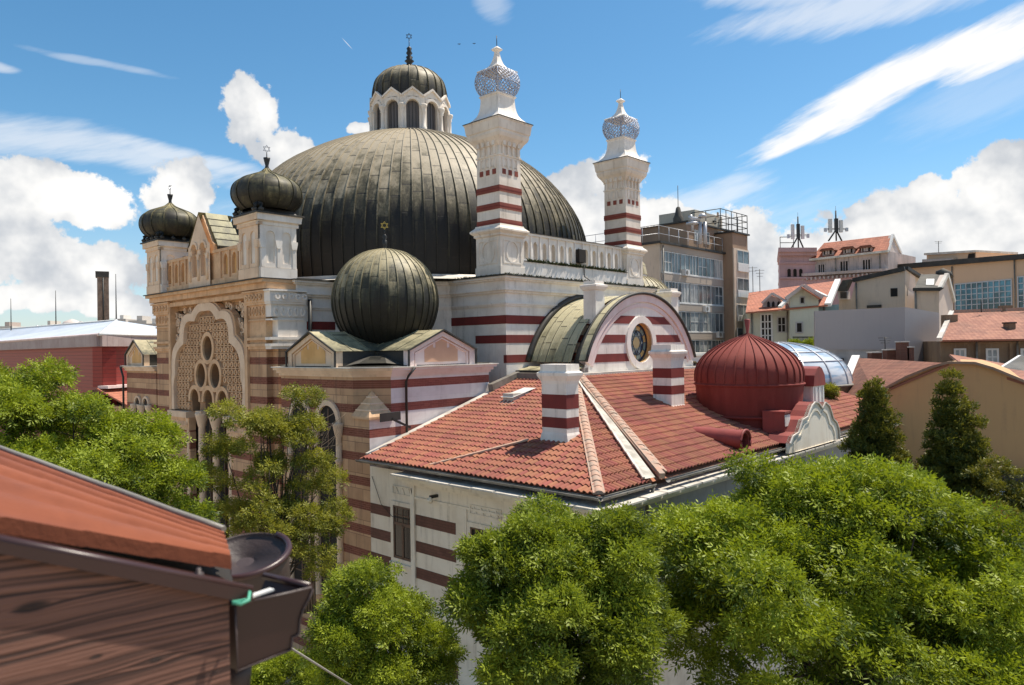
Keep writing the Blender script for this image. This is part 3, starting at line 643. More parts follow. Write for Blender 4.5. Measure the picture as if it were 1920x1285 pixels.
# --- front parapet and twin-arched gablet
b = MB(); fr = WF(-12.45)
ho = [arch(q_, .42, 3.62, 4.3, 8, point=.45) for q_ in (-3.05, -2.2, -1.35, 3.35, 4.15, 4.95)]
b.plate(rect(-3.5, 5.3, 3.17, 4.72), ho, fr, 0, .12, FAC); b.box(-12.33, -12.1, -3.5, 5.3, 3.17, 4.72, OCHRE); b.box(-12.5, -12.05, -3.5, 5.3, 4.72, 4.86, FAC)
b.box(-12.55, -12.45, -3.5, 5.3, 3.17, 3.45, FAC)
for q_ in (-2.62, -1.78, -.9, 2.95, 3.75, 4.55): b.ext(rect(q_ - .07, q_ + .07, 3.45, 4.72), fr, -.07, 0, FAC)
tp(b, 'front_parapet')
b = MB(); fr = WF(-12.62)
g_ = [(-.1, 3.17), (2.3, 3.17), (2.3, 5.2), (2.12, 5.3), (1.1, 6.72), (.08, 5.3), (-.1, 5.2)]
b.plate(g_, [arch(.62, .62, 3.7, 5.0, 12, horse=.12), arch(1.58, .62, 3.7, 5.0, 12, horse=.12)], fr, 0, .2, FACL); b.ext(g_, fr, .2, .35, FAC)
for e in (.16, 1.1, 2.04):
    b.ext([(e - .09, 4.5), (e + .09, 4.5), (e + .16, 4.75), (e - .16, 4.75)], fr, -.07, 0, FACL); b.tube([fr.p(e, 3.5, 0), fr.p(e, 4.5, 0)], .09, FACL, 8)
for e in (.62, 1.58): b.arcband([(e + (x_ - e) * 1.36, 5.0 + (z_ - 5.0) * 1.36) for x_, z_ in arch(e, .62, 3.7, 5.0, 12)[2:]], arch(e, .62, 3.7, 5.0, 12)[2:], fr, -.06, .0, FACL)
# roof behind it
b.quad((-12.62, 2.5, 5.05), (-10.9, 2.5, 5.05), (-10.9, 1.1, 6.85), (-12.62, 1.1, 6.85), GABS, False, ((0, 0), (3, 0), (3, 1), (0, 1)))
for k in range(5):
    z0 = 5.05 + k * .36; q0 = -.3 + k * .28
    b.ext([(q0, z0), (1.1, z0), (1.1, z0 + .36), (q0 + .22, z0 + .36)], Frame((-12.3 + .0, 0), (0, 1), (-1, 0)), 0, 1.35 - k * .06, GABS)
    b.box(-12.3, -10.95 - k * .07, q0 - .03, q0 + .05, z0 + .0, z0 + .05, DARKM)
tp(b, 'front_gablet')

# --- rose facade
b = MB(); p0 = -12.3; fr = WF(p0); qc = 1.05
b.ext(rect(-3.0, 5.1, 2.2, 3.1), fr, .32, 1.3, STONE); b.ext(rect(-3.2, -3.0, -H, 2.45), fr, .3, 1.3, STONE); b.ext(rect(5.1, 5.3, -H, 2.45), fr, .3, 1.3, STONE)
tp(b, 'facade_wall')
def mirror(pts): return pts + [(2 * qc - a, z_) for a, z_ in reversed(pts)]
def lobes(vs, n=7, bulge=.5):
    """vs: list of cusps; a bulging curve between each pair"""
    out = []
    for (a, c_, bg_) in vs:
        a = Vector(a); c_ = Vector(c_); d = c_ - a; nrm = Vector((-d.y, d.x)).normalized()
        for k in range(n):
            t = k / n; out.append(tuple(a + d * t + nrm * bg_ * math.sin(math.pi * t) * d.length))
    out.append(tuple(Vector(vs[-1][1]))); return out
half = lobes([((-1.85, 0), (-3.75, 0), 0)], 1) if False else None
inr = [(-3.72, -2.95), (-3.72, -2.3)] + lobes([((-3.72, -2.3), (-3.58, -1.15), .10), ((-3.58, -1.15), (-2.5, .45), .22), ((-2.5, .45), (-1.2, 1.55), .34), ((-1.2, 1.55), (0, 2.02), .16)], 8)[1:]
inr = [(qc + a, z_) for a, z_ in inr]; inner = inr + [(2 * qc - a, z_) for a, z_ in reversed(inr[:-1])]
outr = [(-4.1, -2.95), (-4.05, -2.2)] + lobes([((-4.05, -2.2), (-4.0, -1.0), .05), ((-4.0, -1.0), (-3.0, .75), .20), ((-3.0, .75), (-1.55, 1.95), .28), ((-1.55, 1.95), (0, 2.40), .12)], 8)[1:]
outr = [(qc + a, z_) for a, z_ in outr]; outer = outr + [(2 * qc - a, z_) for a, z_ in reversed(outr[:-1])]
b = MB(); b.arcband(outer, inner, fr, -.10, .3, FACL)
o2 = [(qc + (a - qc) * 1.03, z_ + .07) for a, z_ in outer]; b.arcband(o2, outer, fr, -.02, .3, FAC)
# tympanum pierced by six openings
ocs = [(qc, .21, .52, .60), (qc + .77, -1.13, .52, .60), (qc - .77, -1.13, .52, .60)]
holes = [oval(a, z_, rx, rz_) for a, z_, rx, rz_ in ocs] + [arch(a, .98, -2.98, -2.32, 14, horse=.14) for a in (qc - 1.52, qc, qc + 1.52)]
b.plate(inner, holes, fr, .10, .50, FACD, FACD)
for a, z_, rx, rz_ in ocs: b.ring(oval(a, z_, rx + .20, rz_ + .20), oval(a, z_, rx, rz_), fr, -.0, .10, FAC)
for a in (qc - 1.52, qc, qc + 1.52):
    i_ = arch(a, .98, -2.95, -2.32, 14, horse=.14)[2:]; b.arcband([(a + (x_ - a) * 1.42, -2.32 + (z_ + 2.32) * 1.42) for x_, z_ in i_], i_, fr, .0, .10, FAC)
# carved rows of little ovals
def inside(pt, poly):
    x_, y_ = pt; r_ = False; j = len(poly) - 1
    for i in range(len(poly)):
        xi, yi = poly[i]; xj, yj = poly[j]
        if (yi > y_) != (yj > y_) and x_ < (xj - xi) * (y_ - yi) / (yj - yi) + xi: r_ = not r_
        j = i
    return r_
row = 0; z_ = -2.75
while z_ < 2.0:
    a = qc - 4.0 + (row % 2) * .0
    while a < qc + 4.0:
        ok = inside((a, z_ + .15), inner) and inside((a, z_ - .1), inner) and inside((a - .17, z_ + .1), inner) and inside((a + .17, z_ + .1), inner)
        for oa, oz, rx, rz_ in ocs: ok = ok and math.hypot((a - oa) / (rx + .3), (z_ - oz) / (rz_ + .3)) > 1
        for oa in (qc - 1.52, qc, qc + 1.52): ok = ok and math.hypot(a - oa, z_ + 2.32) > .85
        ok = ok and not (abs(a - qc) < 2.1 and z_ < -2.3)
        if ok:
            b.ring(oval(a, z_, .155, .145, 12), oval(a, z_, .085, .095, 12), fr, .02, .10, FAC); b.ext(oval(a, z_, .04, .06, 6), fr, .05, .10, FAC)
        a += .37
    for (s0, s1) in [(qc - 3.9, qc + 3.9)]:
        a = s0
        while a < s1:
            ok = inside((a, z_ + .18), inner) and inside((a + .2, z_ + .18), inner)
            for oa, oz, rx, rz_ in ocs: ok = ok and math.hypot((a + .1 - oa) / (rx + .3), (z_ + .18 - oz) / (rz_ + .3)) > 1
            ok = ok and not (math.hypot(a - qc + .1, (z_ + 2.32) * .9) < 2.2 and z_ < -1.6)
            if ok: b.ext(rect(a, a + .2, z_ + .16, z_ + .20), fr, .02, .10, FAC)
            a += .2
    z_ += .36; row += 1
tp(b, 'rose_window')
b = MB(); b.box(-11.78, -11.74, -3.0, 5.1, -9.5, 2.2, VOID)  # dark sheet added to stand for the shade behind the openings
for a in (qc - .76, qc + .76, qc - 2.2, qc + 2.2): b.box(-11.86, -11.785, a - .04, a + .04, -9.5, -2.5, WOODW)
tp(b, 'facade_dark_backing')
b = MB()                                                                    # frame, spandrel carving, sill
b.ext(rect(-3.25, -3.0, -3.0, 2.42), fr, -.12, .3, FAC); b.ext(rect(5.1, 5.35, -3.0, 2.42), fr, -.12, .3, FAC); b.ext(rect(-3.25, 5.35, 2.42, 2.62), fr, -.12, .3, FAC)
b.ext(rect(-3.25, -.95, -3.3, -3.0), fr, -.22, .3, FACL); b.ext(rect(3.05, 5.35, -3.3, -3.0), fr, -.22, .3, FACL)
b.ext(rect(-3.2, -1.0, -3.95, -3.3), fr, -.05, .3, FAC); b.ext(rect(3.1, 5.3, -3.95, -3.3), fr, -.05, .3, FAC)
b.ext(rect(-3.2, -1.0, -H, -3.95), fr, 0, .3, STONEB); b.ext(rect(3.1, 5.3, -H, -3.95), fr, 0, .3, STONEB)
for _ in range(90):
    sd = rng.choice((-1, 1)); a = qc + sd * rng.uniform(1.6, 4.0); z_ = rng.uniform(.3, 2.3)
    if inside((a, z_), [(x_, y_ + .12) for x_, y_ in outer]) or abs(a - qc) < 1.2: continue
    r_ = rng.uniform(.07, .16); b.ring(oval(a, z_, r_, r_ * 1.2, 9), oval(a + .02, z_, r_ * .5, r_ * .7, 9), fr, .16, .33, FACL)
for k in range(10):
    for sd in (-1, 1):
        a = qc + sd * (2.3 + k * .18); b.ring(oval(a, -3.62, .07, .12, 8), oval(a, -3.62, .035, .07, 8), fr, -.09, -.04, FACL)
tp(b, 'facade_frame')
for a in (qc - .76, qc + .76):                                              # columns between the three arches
    b = MB(); c_ = (-12.25, a)
    b.lathe([(.24, -9.8), (.2, -9.4), (.17, -9.3), (.17, -5.0), (.22, -4.9), (.18, -4.8), (.17, -3.7), (.2, -3.62), (.3, -3.2), (.33, -3.1), (.33, -2.98), (0, -2.98)], 14, FACL, c_)
    b.box(-12.45, -11.9, a - .3, a + .3, -3.0, -2.9, FACL); tp(b, 'facade_column')
for a in (qc - 2.28, qc + 2.28):
    b = MB(); b.lathe([(.24, -9.8), (.17, -9.3), (.15, -3.7), (.26, -3.1), (.26, -2.98), (0, -2.98)], 12, FACL, (-12.2, a)); tp(b, 'facade_column')
b = MB(); b.box(-12.35, -11.7, -1.3, 3.4, -H, -9.8, STONEB); tp(b, 'facade_plinth')
# corner piers of the facade, with capitals and entablature
for (qa, qb, nm) in ((-4.75, -3.25, 's'), (5.35, 7.2, 'n')):
    b = MB(); b.box(-12.3, -11.2, qa, qb, -H, .1, STONEB, STONE); b.box(-12.3, -11.2, qa, qb, .1, 2.55, STONE if nm == 'n' else FAC)
    if nm == 's': b.box(-12.0, -10.6, -5.2, -4.75, -H, .1, STONEB); b.box(-12.0, -10.6, -5.23, -4.75, .1, 3.1, WHITE)
    for z0, z1, d in ((.1, .22, .08), (.22, .34, .14), (.5, .62, .12), (1.35, 1.42, .05), (1.5, 2.05, .03), (2.05, 2.15, .12), (2.15, 2.6, .16), (2.6, 2.68, .24)):
        b.box(-12.3 - d, -11.2, qa - d, qb + d, z0, z1, FAC)
        if nm == 's': b.box(-12.3 - d + .001, -10.7, -5.24 - d, qa - d - .001, z0, z1, WHITE)
    for k in range(5):
        a = qa + .15 + (qb - qa - .3) * k / 4
        b.ring(oval(a, 1.78, .1, .2, 10), oval(a, 1.78, .05, .13, 10), WF(-12.3), -.08, -.02, FAC)
        b.ring(oval(a, 2.38, .13, .14, 8), oval(a, 2.38, .06, .07, 8), WF(-12.46), -.06, .02, FAC)
        if nm == 's':
            a2 = -12.3 + .2 + 1.3 * k / 4; b.ring(oval(a2, 1.72, .11, .2, 10), oval(a2, 1.72, .06, .13, 10), SF(-5.27), -.05, .02, WHITE)
            b.ring(oval(a2, 2.38, .13, .14, 8), oval(a2, 2.38, .06, .07, 8), SF(-5.40), -.05, .02, WHITE)
    tp(b, 'facade_pier')
b = MB()
for z0, z1, d in ((2.55, 2.72, .0), (2.72, 2.98, .28), (2.98, 3.12, .46), (3.12, 3.165, .56)):
    b.box(-12.3 - d, -10.9, -5.2 - d * .3, 7.3 + d * .5, z0, z1, FAC if z1 < 3.13 else DARKM)
tp(b, 'entablature')
# downpipe beside the pier
b = MB(); b.tube([(-10.5, -5.35, 2.3), (-10.5, -5.35, -1.2)], .09, IRON, 8); tp(b, 'downpipe')

# --- corner blocks with little gables and ball domes
BP = [(.50, -.93), (.72, -.72), (.90, -.45), (.99, -.15), (1.0, .1), (.95, .35), (.84, .58), (.66, .78), (.42, .93), (.2, .99), (.05, 1.02)]
def trefoil(mb, fr, c, z0, s_, m, d=.0):
    pts = [(-1.25, 0), (1.25, 0), (1.25, .62), (1.0, .72), (1.0, .82)]
    pts = [(-1.0, 0), (1.0, 0), (1.0, .55), (.85, .62), (.83, .9), (.68, 1.05), (.52, .9), (.50, .65), (.34, .62), (.33, 1.05), (.22, 1.25), (0, 1.36), (-.22, 1.25), (-.33, 1.05), (-.34, .62), (-.50, .65), (-.52, .9), (-.68, 1.05), (-.83, .9), (-.85, .62), (-1.0, .55)]
    mb.ext([(c + x_ * s_, z0 + y_ * s_) for x_, y_ in pts], fr, d - .008, d + .03, m)
def corner_block(nm, gp, gw, chamf=True, roofm=SHEET):
    """south-west block in true coordinates"""
    P = -12.6; E = -6.5
    b = MB(); k = .98
    poly = [(P + k, P), (E, P), (E, E), (P, E), (P, P + k)]
    b.prism(poly, -2.5, -.70, STONEB, mats=[WHITEB, STONEB, STONEB, STONEB, STONEB])
    low = [(P, P), (E, P), (E, E), (P, E)]
    b.prism(low, -H, -3.0, STONEB, mats=[WHITEB, STONEB, STONEB, STONEB])
    # pyramid stop between the square foot and the chamfer
    b.prism([(P + k, P), (E, P), (E, E), (P, E), (P, P + k)], -3.0, -2.5, STONEB, mats=[WHITEB, STONEB, STONEB, STONEB, STONEB])
    b.prism([(P, P), (P + k, P), (P, P + k)], -3.0, -2.42, STONEB, mats=[WHITEB, STONEB, STONEB])
    ap_ = (P + k / 2 - .02, P + k / 2 - .02, -1.5); e_ = .07
    L0, M0, R0 = (P - e_, P + k + e_, -2.42), (P - e_, P - e_, -2.42), (P + k + e_, P - e_, -2.42)
    for j in range(4):
        t0, t1 = j / 4, (j + 1) / 4; lp = lambda q, t: tuple(Vector(q).lerp(Vector(ap_), t)); o_ = .03
        b.quad(lp(L0, t0), lp(M0, t0), lp(M0, t1), lp(L0, t1), FAC); b.quad(lp(M0, t0), lp(R0, t0), lp(R0, t1), lp(M0, t1), FAC)
        if j: b.bar(lp(L0, t0), lp(M0, t0), .05, .05, FACL); b.bar(lp(M0, t0), lp(R0, t0), .05, .05, FACL)
    b.prism([M0[:2], R0[:2], L0[:2]], -2.5, -2.42, FAC)
    return_poly = poly
    for z0, z1, d in ((-1.0, -.9, .06), (-.9, -.78, .14), (-.78, -.68, .24), (-.68, -.64, .30)):
        g2 = grow(poly, d); mm = FACL if z1 < -.65 else PALEM
        b.prism(g2, z0, z1, mm, mats=[PINKW if z1 < -.65 else PALEM, mm, mm, mm, mm])
    tp(b, 'corner_block')
    return poly
poly = corner_block('sw', -9.15, 1.75)
def small_gable(fr, c, hw, z0, ze, zp, mw, mp, back, nm, lab=None, oc=False):
    b = MB()
    out = [(c - hw, z0), (c + hw, z0), (c + hw, ze), (c, zp), (c - hw, ze)]
    b.ext(out, fr, .10, .3, mw)
    inn = [(c - hw + .55, z0), (c + hw - .55, z0), (c + hw - .55, ze - .12), (c, zp - .5), (c - hw + .55, ze - .12)]
    b.ring(out, [(c + (x_ - c) * .84, z0 + (y_ - z0) * .86) for x_, y_ in out], fr, 0, .1, mw)
    b.ring([(c + (x_ - c) * .80, z0 + (y_ - z0) * .82) for x_, y_ in out], [(c + (x_ - c) * .76, z0 + (y_ - z0) * .785) for x_, y_ in out], fr, .04, .1, mw)
    trefoil(b, fr, c, z0 + .16, hw * .50, mp, .09)
    b.bar(fr.p(c - hw - .06, ze - .03, -.08), fr.p(c, zp + .06, -.08), .05, .06, DARKM, up=(0, 0, 1)); b.bar(fr.p(c + hw + .06, ze - .03, -.08), fr.p(c, zp + .06, -.08), .05, .06, DARKM)
    b.bar(fr.p(c - hw - .03, z0, -.06), fr.p(c - hw - .03, ze, -.06), .06, .06, DARKM); b.bar(fr.p(c + hw + .03, z0, -.06), fr.p(c + hw + .03, ze, -.06), .06, .06, DARKM)
    # saddle roof running back
    for sg in (-1, 1):
        A, B_, C_, D = fr.p(c + sg * (hw + .08), ze - .02, -.05), fr.p(c + sg * (hw + .08), ze - .02, back), fr.p(c, zp + .07, back), fr.p(c, zp + .07, -.05)
        ns = 5
        for k in range(ns):
            t0, t1 = k / ns, (k + 1) / ns
            q = [tuple(Vector(A).lerp(Vector(B_), t0)), tuple(Vector(A).lerp(Vector(B_), t1)), tuple(Vector(D).lerp(Vector(C_), t1)), tuple(Vector(D).lerp(Vector(C_), t0))]
            b.quad(*q, SHEET, False, ((k, 0.1), (k + 1, 0.1), (k + 1, .9), (k, .9)))
            b.bar(q[0], q[3], .03, .04, SHEET)
        b.ext([(c + sg * hw, z0), (c + sg * (hw - .05), z0), (c + sg * (hw - .05), ze), (c + sg * hw, ze)], fr, .3, back, DARKM)
    return tp(b, nm, **({'label': lab} if lab else {}))
small_gable(WF(-12.72), -9.0, 1.72, -.66, -.02, .68, FACL, OCHRE, 3.9, 'block_gable', 'stone gable with ochre arch panel')
small_gable(SF(-12.72), -9.15, 1.72, -.66, -.02, .68, PINKW, PEACH, 3.9, 'block_gable', 'pinkish gable with peach arch panel')
b = MB(); P = -12.6; E = -6.5
b.prism(grow(poly, .02), -.66, -.60, ROOFD)
b.prism([(-10.9, -10.9), (-6.5, -10.9), (-6.5, -6.5), (-10.9, -6.5)], -.6, -.1, ROOFD)
# hipped cap with vent slits above the chamfer
c0 = Vector((P + .2, P + .2)); apx = (-10.0, -10.0, .05)
l_ = (-12.45, -10.95, -.55); r__ = (-10.95, -12.45, -.55); ll = (-12.6, -11.75, -.55); rr_ = (-11.75, -12.6, -.55)
f1 = (-12.35, -11.62, -.5); f2 = (-11.62, -12.35, -.5)
b.tri(f1, f2, apx, PALEM if False else SHEET); b.tri((-12.4, -10.9, -.58), f1, apx, ROOFD); b.tri(f2, (-10.9, -12.4, -.58), apx, ROOFD)
for k in range(3):
    t = .22 + k * .09; A = Vector(f1).lerp(Vector(apx), t); B_ = Vector(f2).lerp(Vector(apx), t); m_ = (A + B_) / 2; up_ = Vector((-.02, -.02, .035))
    b.bar(m_ + (A - m_).normalized() * .22 + up_, m_ + (B_ - m_).normalized() * .22 + up_, .03, .03, DARKM)
b.tri((-12.6, -7.2, -.6), (-10.9, -7.2, -.1), (-12.6, -6.5, -.6), ROOFD)
tp(b, 'block_roof')
def ball(c, z, r_, lab=None):
    o = onion(None, c, z, r_, BALL, 36, 72, BP, 'ball_dome', cell=.62, **({'label': lab} if lab else {}))
    finial(o, c, z + r_ * 1.0, [(.12, 0), (.06, .1), (.1, .2), (.1, .42), (.05, .46), (.12, .56), (.04, .68)], 0, z + r_ + 1.05, .17, m=IRON, sm_=GOLD, rod=.018)
ball((-9.3, -9.3), 2.0, 2.2, 'patinated ball dome on the near corner')
b = MB(); b.lathe([(1.6, -.2), (1.35, .1), (1.2, .3), (1.3, .5)], 32, DARKM, (-9.3, -9.3)); tp(b, 'ball_base')
# south-east and north-east corners, mostly hidden
for (x0, x1, y0, y1, cx, cy) in ((7.8, 13.9, -12.6, -6.5, 9.6, -9.6), (7.8, 13.9, 8.6, 14.7, 9.6, 11.4)):
    b = MB(); b.box(x0, x1, y0, y1, -H, -.66, WHITEB); b.box(x0 - .2, x1 + .2, y0 - .2, y1 + .2, -.66, -.5, PALEM); tp(b, 'corner_block')
    onion(None, (cx, cy), 2.0, 2.2, BALL, 36, 48, BP, 'ball_dome', cell=.62)
o_sm = MB()
# little tented cupola seen past the dome's right flank
o_sm.lathe([(1.35, 4.6), (1.2, 5.3), (.62, 6.0), (.15, 6.45), (.05, 6.6)], 24, BALL, (11.9, -7.2), seams=12, sheet=.8)
o_sm.tube([(11.9, -7.2, 6.5), (11.9, -7.2, 8.3)], .035, IRON, 5); o_sm.lathe([(.05, 6.6), (.16, 6.9), (.05, 7.2)], 8, IRON, (11.9, -7.2)); o_sm.lathe([(1.3, 3.2), (1.3, 4.6)], 24, WHITE, (11.9, -7.2))
star(o_sm, Frame((11.9, -7.2), (math.sin(fa), -math.cos(fa)), (math.cos(fa), math.sin(fa))), 0, 8.4, .16, .03, IRON)
tp(o_sm, 'cupola')
# north-west block beyond the facade
b = MB(); b.box(-12.2, -7.0, 7.6, 12.0, -H, -1.0, STONEB); 
for z0, z1, d in ((-1.0, -.85, .1), (-.85, -.75, .2), (-.75, -.7, .26)): b.box(-12.2 - d, -7, 7.6, 12.0 + d, z0, z1, FACL if z1 < -.72 else PALEM)
tp(b, 'corner_block')
small_gable(WF(-12.32), 10.35, 1.35, -.7, -.05, .72, FACL, OCHRE, 3.5, 'block_gable', 'far stone gable with ochre arch panel')
b = MB(); b.tube([(-12.5, 12.15, -.75), (-12.35, 12.15, -1.4), (-12.35, 12.15, -8)], .06, IRON, 6); tp(b, 'downpipe')
# windows of the blocks' stone fronts
def arched_window(fr, c, w_, z0, zs, nm='arched_window', two=False):
    b = MB(); o = arch(c, w_, z0, zs, 16); 
    b.arcband([(c + (x_ - c) * 1.32, zs + (y_ - zs) * 1.32) for x_, y_ in o[2:]], o[2:], fr, -.10, .02, FACL)
    wn_ = tp(b, nm)
    g = MB(); g.ext(o, fr, -.012, .01, VOID); g.ext(rect(c - .03, c + .03, z0, zs + w_ * .4), fr, -.035, -.012, WOODW)
    for zz in np.arange(z0 + .6, zs, 1.2): g.ext(rect(c - w_ * .45, c + w_ * .45, zz - .025, zz + .025), fr, -.03, -.012, WOODW)
    tp(g, 'pane', wn_)
    for e in (-1, 1):
        k = MB(); q = fr.p(c + e * (w_ / 2 + .13), 0, -.06)
        k.lathe([(.2, z0), (.13, z0 + .2), (.12, zs - 1.5), (.17, zs - 1.42), (.12, zs - 1.36), (.115, zs - .55), (.14, zs - .5), (.22, zs - .12), (.24, zs), (0, zs)], 12, FACL, (q[0], q[1]))
        tp(k, 'column', wn_)
arched_window(WF(-12.6), -10.0, 1.25, -9.4, -2.72)
arched_window(WF(-12.6), -8.0, 1.25, -9.4, -2.72)
for c_ in (9.0, 10.2): arched_window(WF(-12.2), c_, .72, -5.0, -2.9)
# rain pipe, hopper on the white side
b = MB(); b.tube([(-10.75, -12.95, -.68), (-10.95, -12.8, -1.0), (-11.0, -12.72, -1.2), (-11.0, -12.72, -3.4)], .05, IRON, 6)
b.bar((-12.5, -13.1, -2.42), (-11.6, -13.1, -2.40), .05, .3, DARKM); b.bar((-12.0, -13.15, -2.5), (-11.3, -13.3, -2.85), .05, .08, DARKM)
tp(b, 'downpipe')

# --- south gable with the star window, and its barrel roof
gq = -15.5; gc = .86; GH = 4.6; zb = -1.15; Rg = (GH ** 2 + 3.35 ** 2) / (2 * 3.35); zc = 2.3 - Rg
def garc(r_, n=40, zlow=zb):
    out = []
    a0 = math.acos(max(-1, min(1, (zc - zlow) / r_ * -1))) if False else None
    for k in range(n + 1):
        x_ = -1 + 2 * k / n; a = math.pi * (1 - k / n); out.append((gc + r_ * math.cos(a), zc + r_ * math.sin(a)))
    return [p for p in out if p[1] > zlow - .02]
fr = SF(gq); b = MB()
ao = garc(Rg); base_l = [(gc - GH, -2.2), (gc + GH, -2.2)]
prof_g = [(gc - GH, -2.2), (gc + GH, -2.2), (gc + GH, -.9)] + [p for p in reversed(ao) if p[1] > -.9] + [(gc - GH, -.9)]
ocz = .13; oca = .62; hol = oval(oca, ocz, .92, .92, 32)
b.plate(prof_g, [hol], fr, 0, .62, WHITE, OCHRE)
b.ext([p for p in prof_g], fr, .62, .8, WHITE) if False else None
ia = [(gc + (x_ - gc) * .945, zc + (y_ - zc) * .945) for x_, y_ in ao if y_ > -.9]; oa_ = [(x_, y_) for x_, y_ in ao if y_ > -.9]
b.arcband([(gc + (x_ - gc) * 1.015, zc + (y_ - zc) * 1.015) for x_, y_ in oa_], ia, fr, -.08, .3, PINKW)
b.arcband([(gc + (x_ - gc) * .93, zc + (y_ - zc) * .93) for x_, y_ in oa_], [(gc + (x_ - gc) * .895, zc + (y_ - zc) * .895) for x_, y_ in oa_], fr, -.03, .3, PINKW)
b.ring(oval(oca, ocz, 1.24, 1.24, 32), hol, fr, -.07, .1, WHITE)
def halfw(z_, r_): return math.sqrt(max(0, r_ * r_ - (z_ - zc) ** 2))
for z0, z1, cut in ((1.0, 1.36, 1.30), (.14, .50, 1.30), (-.70, -.34, 1.30)):
    ra = Rg * .89; rr0 = 1.30
    for sg in (-1, 1):
        xo0, xo1 = halfw(z0, ra), halfw(z1, ra)
        xi0 = math.sqrt(max(0, rr0 ** 2 - (z0 - ocz) ** 2)); xi1 = math.sqrt(max(0, rr0 ** 2 - (z1 - ocz) ** 2)); sh = (oca - gc) * sg
        b.ext([(gc + sg * (xi0 + sh), z0), (gc + sg * xo0, z0), (gc + sg * xo1, z1), (gc + sg * (xi1 + sh), z1)], fr, -.012, .01, REDP)
b.ext(rect(gc - GH - .1, gc + GH + .6, -1.9, -1.35), fr, -.1, .2, WHITE)
b.box(gc - GH, gc - GH + .3, gq, -12.3, -2.2, -.9, PINKW); b.box(gc + GH - .3, gc + GH, gq, -12.3, -2.2, -.9, WHITE)
gw = tp(b, 'gable_wall')
b = MB(); fw = SF(gq + .26)                                                   # stained glass with the six-pointed star
GB = simple('stained_glass_blue', (0.035, 0.08, 0.16), 0.15); GG = simple('stained_glass_green', (0.20, 0.30, 0.28), 0.15); GY = simple('stained_glass_amber', (0.55, 0.40, 0.16), 0.2)
GP = simple('stained_glass_pale', (0.30, 0.36, 0.34), 0.2)
b.ext(oval(oca, ocz, .93, .93, 32), fw, 0, .03, GB)
for k in range(12):
    a0, a1 = R(30 * k + 2), R(30 * k + 28)
    b.ext([(oca + r_ * math.cos(a), ocz + r_ * math.sin(a)) for r_, a in ((.60, a0), (.80, a0), (.80, (a0 + a1) / 2), (.80, a1), (.60, a1), (.60, (a0 + a1) / 2))], fw, -.006, 0, GG if k % 2 else GY)
for k in range(6):
    a = R(60 * k + 60); b.ext([(oca + r_ * math.cos(q), ocz + r_ * math.sin(q)) for r_, q in ((.30, a - R(30)), (.57, a), (.30, a + R(30)))], fw, -.006, 0, GP)
b.ext([(oca + .30 * math.cos(R(60 * k + 30)), ocz + .30 * math.sin(R(60 * k + 30))) for k in range(6)], fw, -.008, 0, GY)
star(b, Frame((0, gq + .25), (1, 0), (0, -1)), oca, ocz, .58, .028, IRON)
for r_ in (.59, .82, .91): b.ring(oval(oca, ocz, r_, r_, 32), oval(oca, ocz, r_ - .025, r_ - .025, 32), fw, -.02, 0, IRON)
for k in range(12): b.bar(fw.p(oca + .6 * math.cos(R(30 * k)), ocz + .6 * math.sin(R(30 * k)), .01), fw.p(oca + .92 * math.cos(R(30 * k)), ocz + .92 * math.sin(R(30 * k)), .01), .018, .02, IRON)
tp(b, 'star_window', gw) if False else tp(b, 'star_window')
b = MB()
def barrel(r_, y0, y1, m, nv, seams=None, hgt=0, ribs=None):
    pts = [p for p in garc(r_, 48) if p[1] > -.86]
    for k in range(len(pts) - 1):
        for j in range(nv):
            t0, t1 = y0 + (y1 - y0) * j / nv, y0 + (y1 - y0) * (j + 1) / nv
            b.quad((pts[k][0], t0, pts[k][1]), (pts[k + 1][0], t0, pts[k + 1][1]), (pts[k + 1][0], t1, pts[k + 1][1]), (pts[k][0], t1, pts[k][1]), m, True, ((j, k / 4), (j, (k + 1) / 4), (j + 1, (k + 1) / 4), (j + 1, k / 4)))
    return pts
pts = barrel(Rg + .06, -12.3, -14.75, BARREL, 5)
for y_ in np.linspace(-12.5, -14.6, 6): b.tube([(x_, y_, z_) for x_, z_ in pts], .03, BARREL, 4)
pts2 = barrel(Rg - .12, -14.75, -15.15, DARKM, 1)
pts = barrel(Rg + .14, -15.15, -15.62, BARREL, 1)
for y0 in (-15.15, -14.75): b.arcband([(x_, z_) for x_, z_ in pts], [(x_, z_) for x_, z_ in pts2][:len(pts)] if len(pts2) >= len(pts) else [(gc + (x_ - gc) * .95, zc + (z_ - zc) * .95) for x_, z_ in pts], SF(y0), -.01, .01, DARKM) if False else None
b.tube([(x_, -15.62, z_) for x_, z_ in pts], .07, DARKM, 6); b.tube([(x_ , -15.15, z_) for x_, z_ in pts], .05, DARKM, 5)
b.tube([(gc + (x_ - gc) * 1.01, -12.38, z_ * 1.01 + .03) for x_, z_ in pts], .14, DARKM, 6)
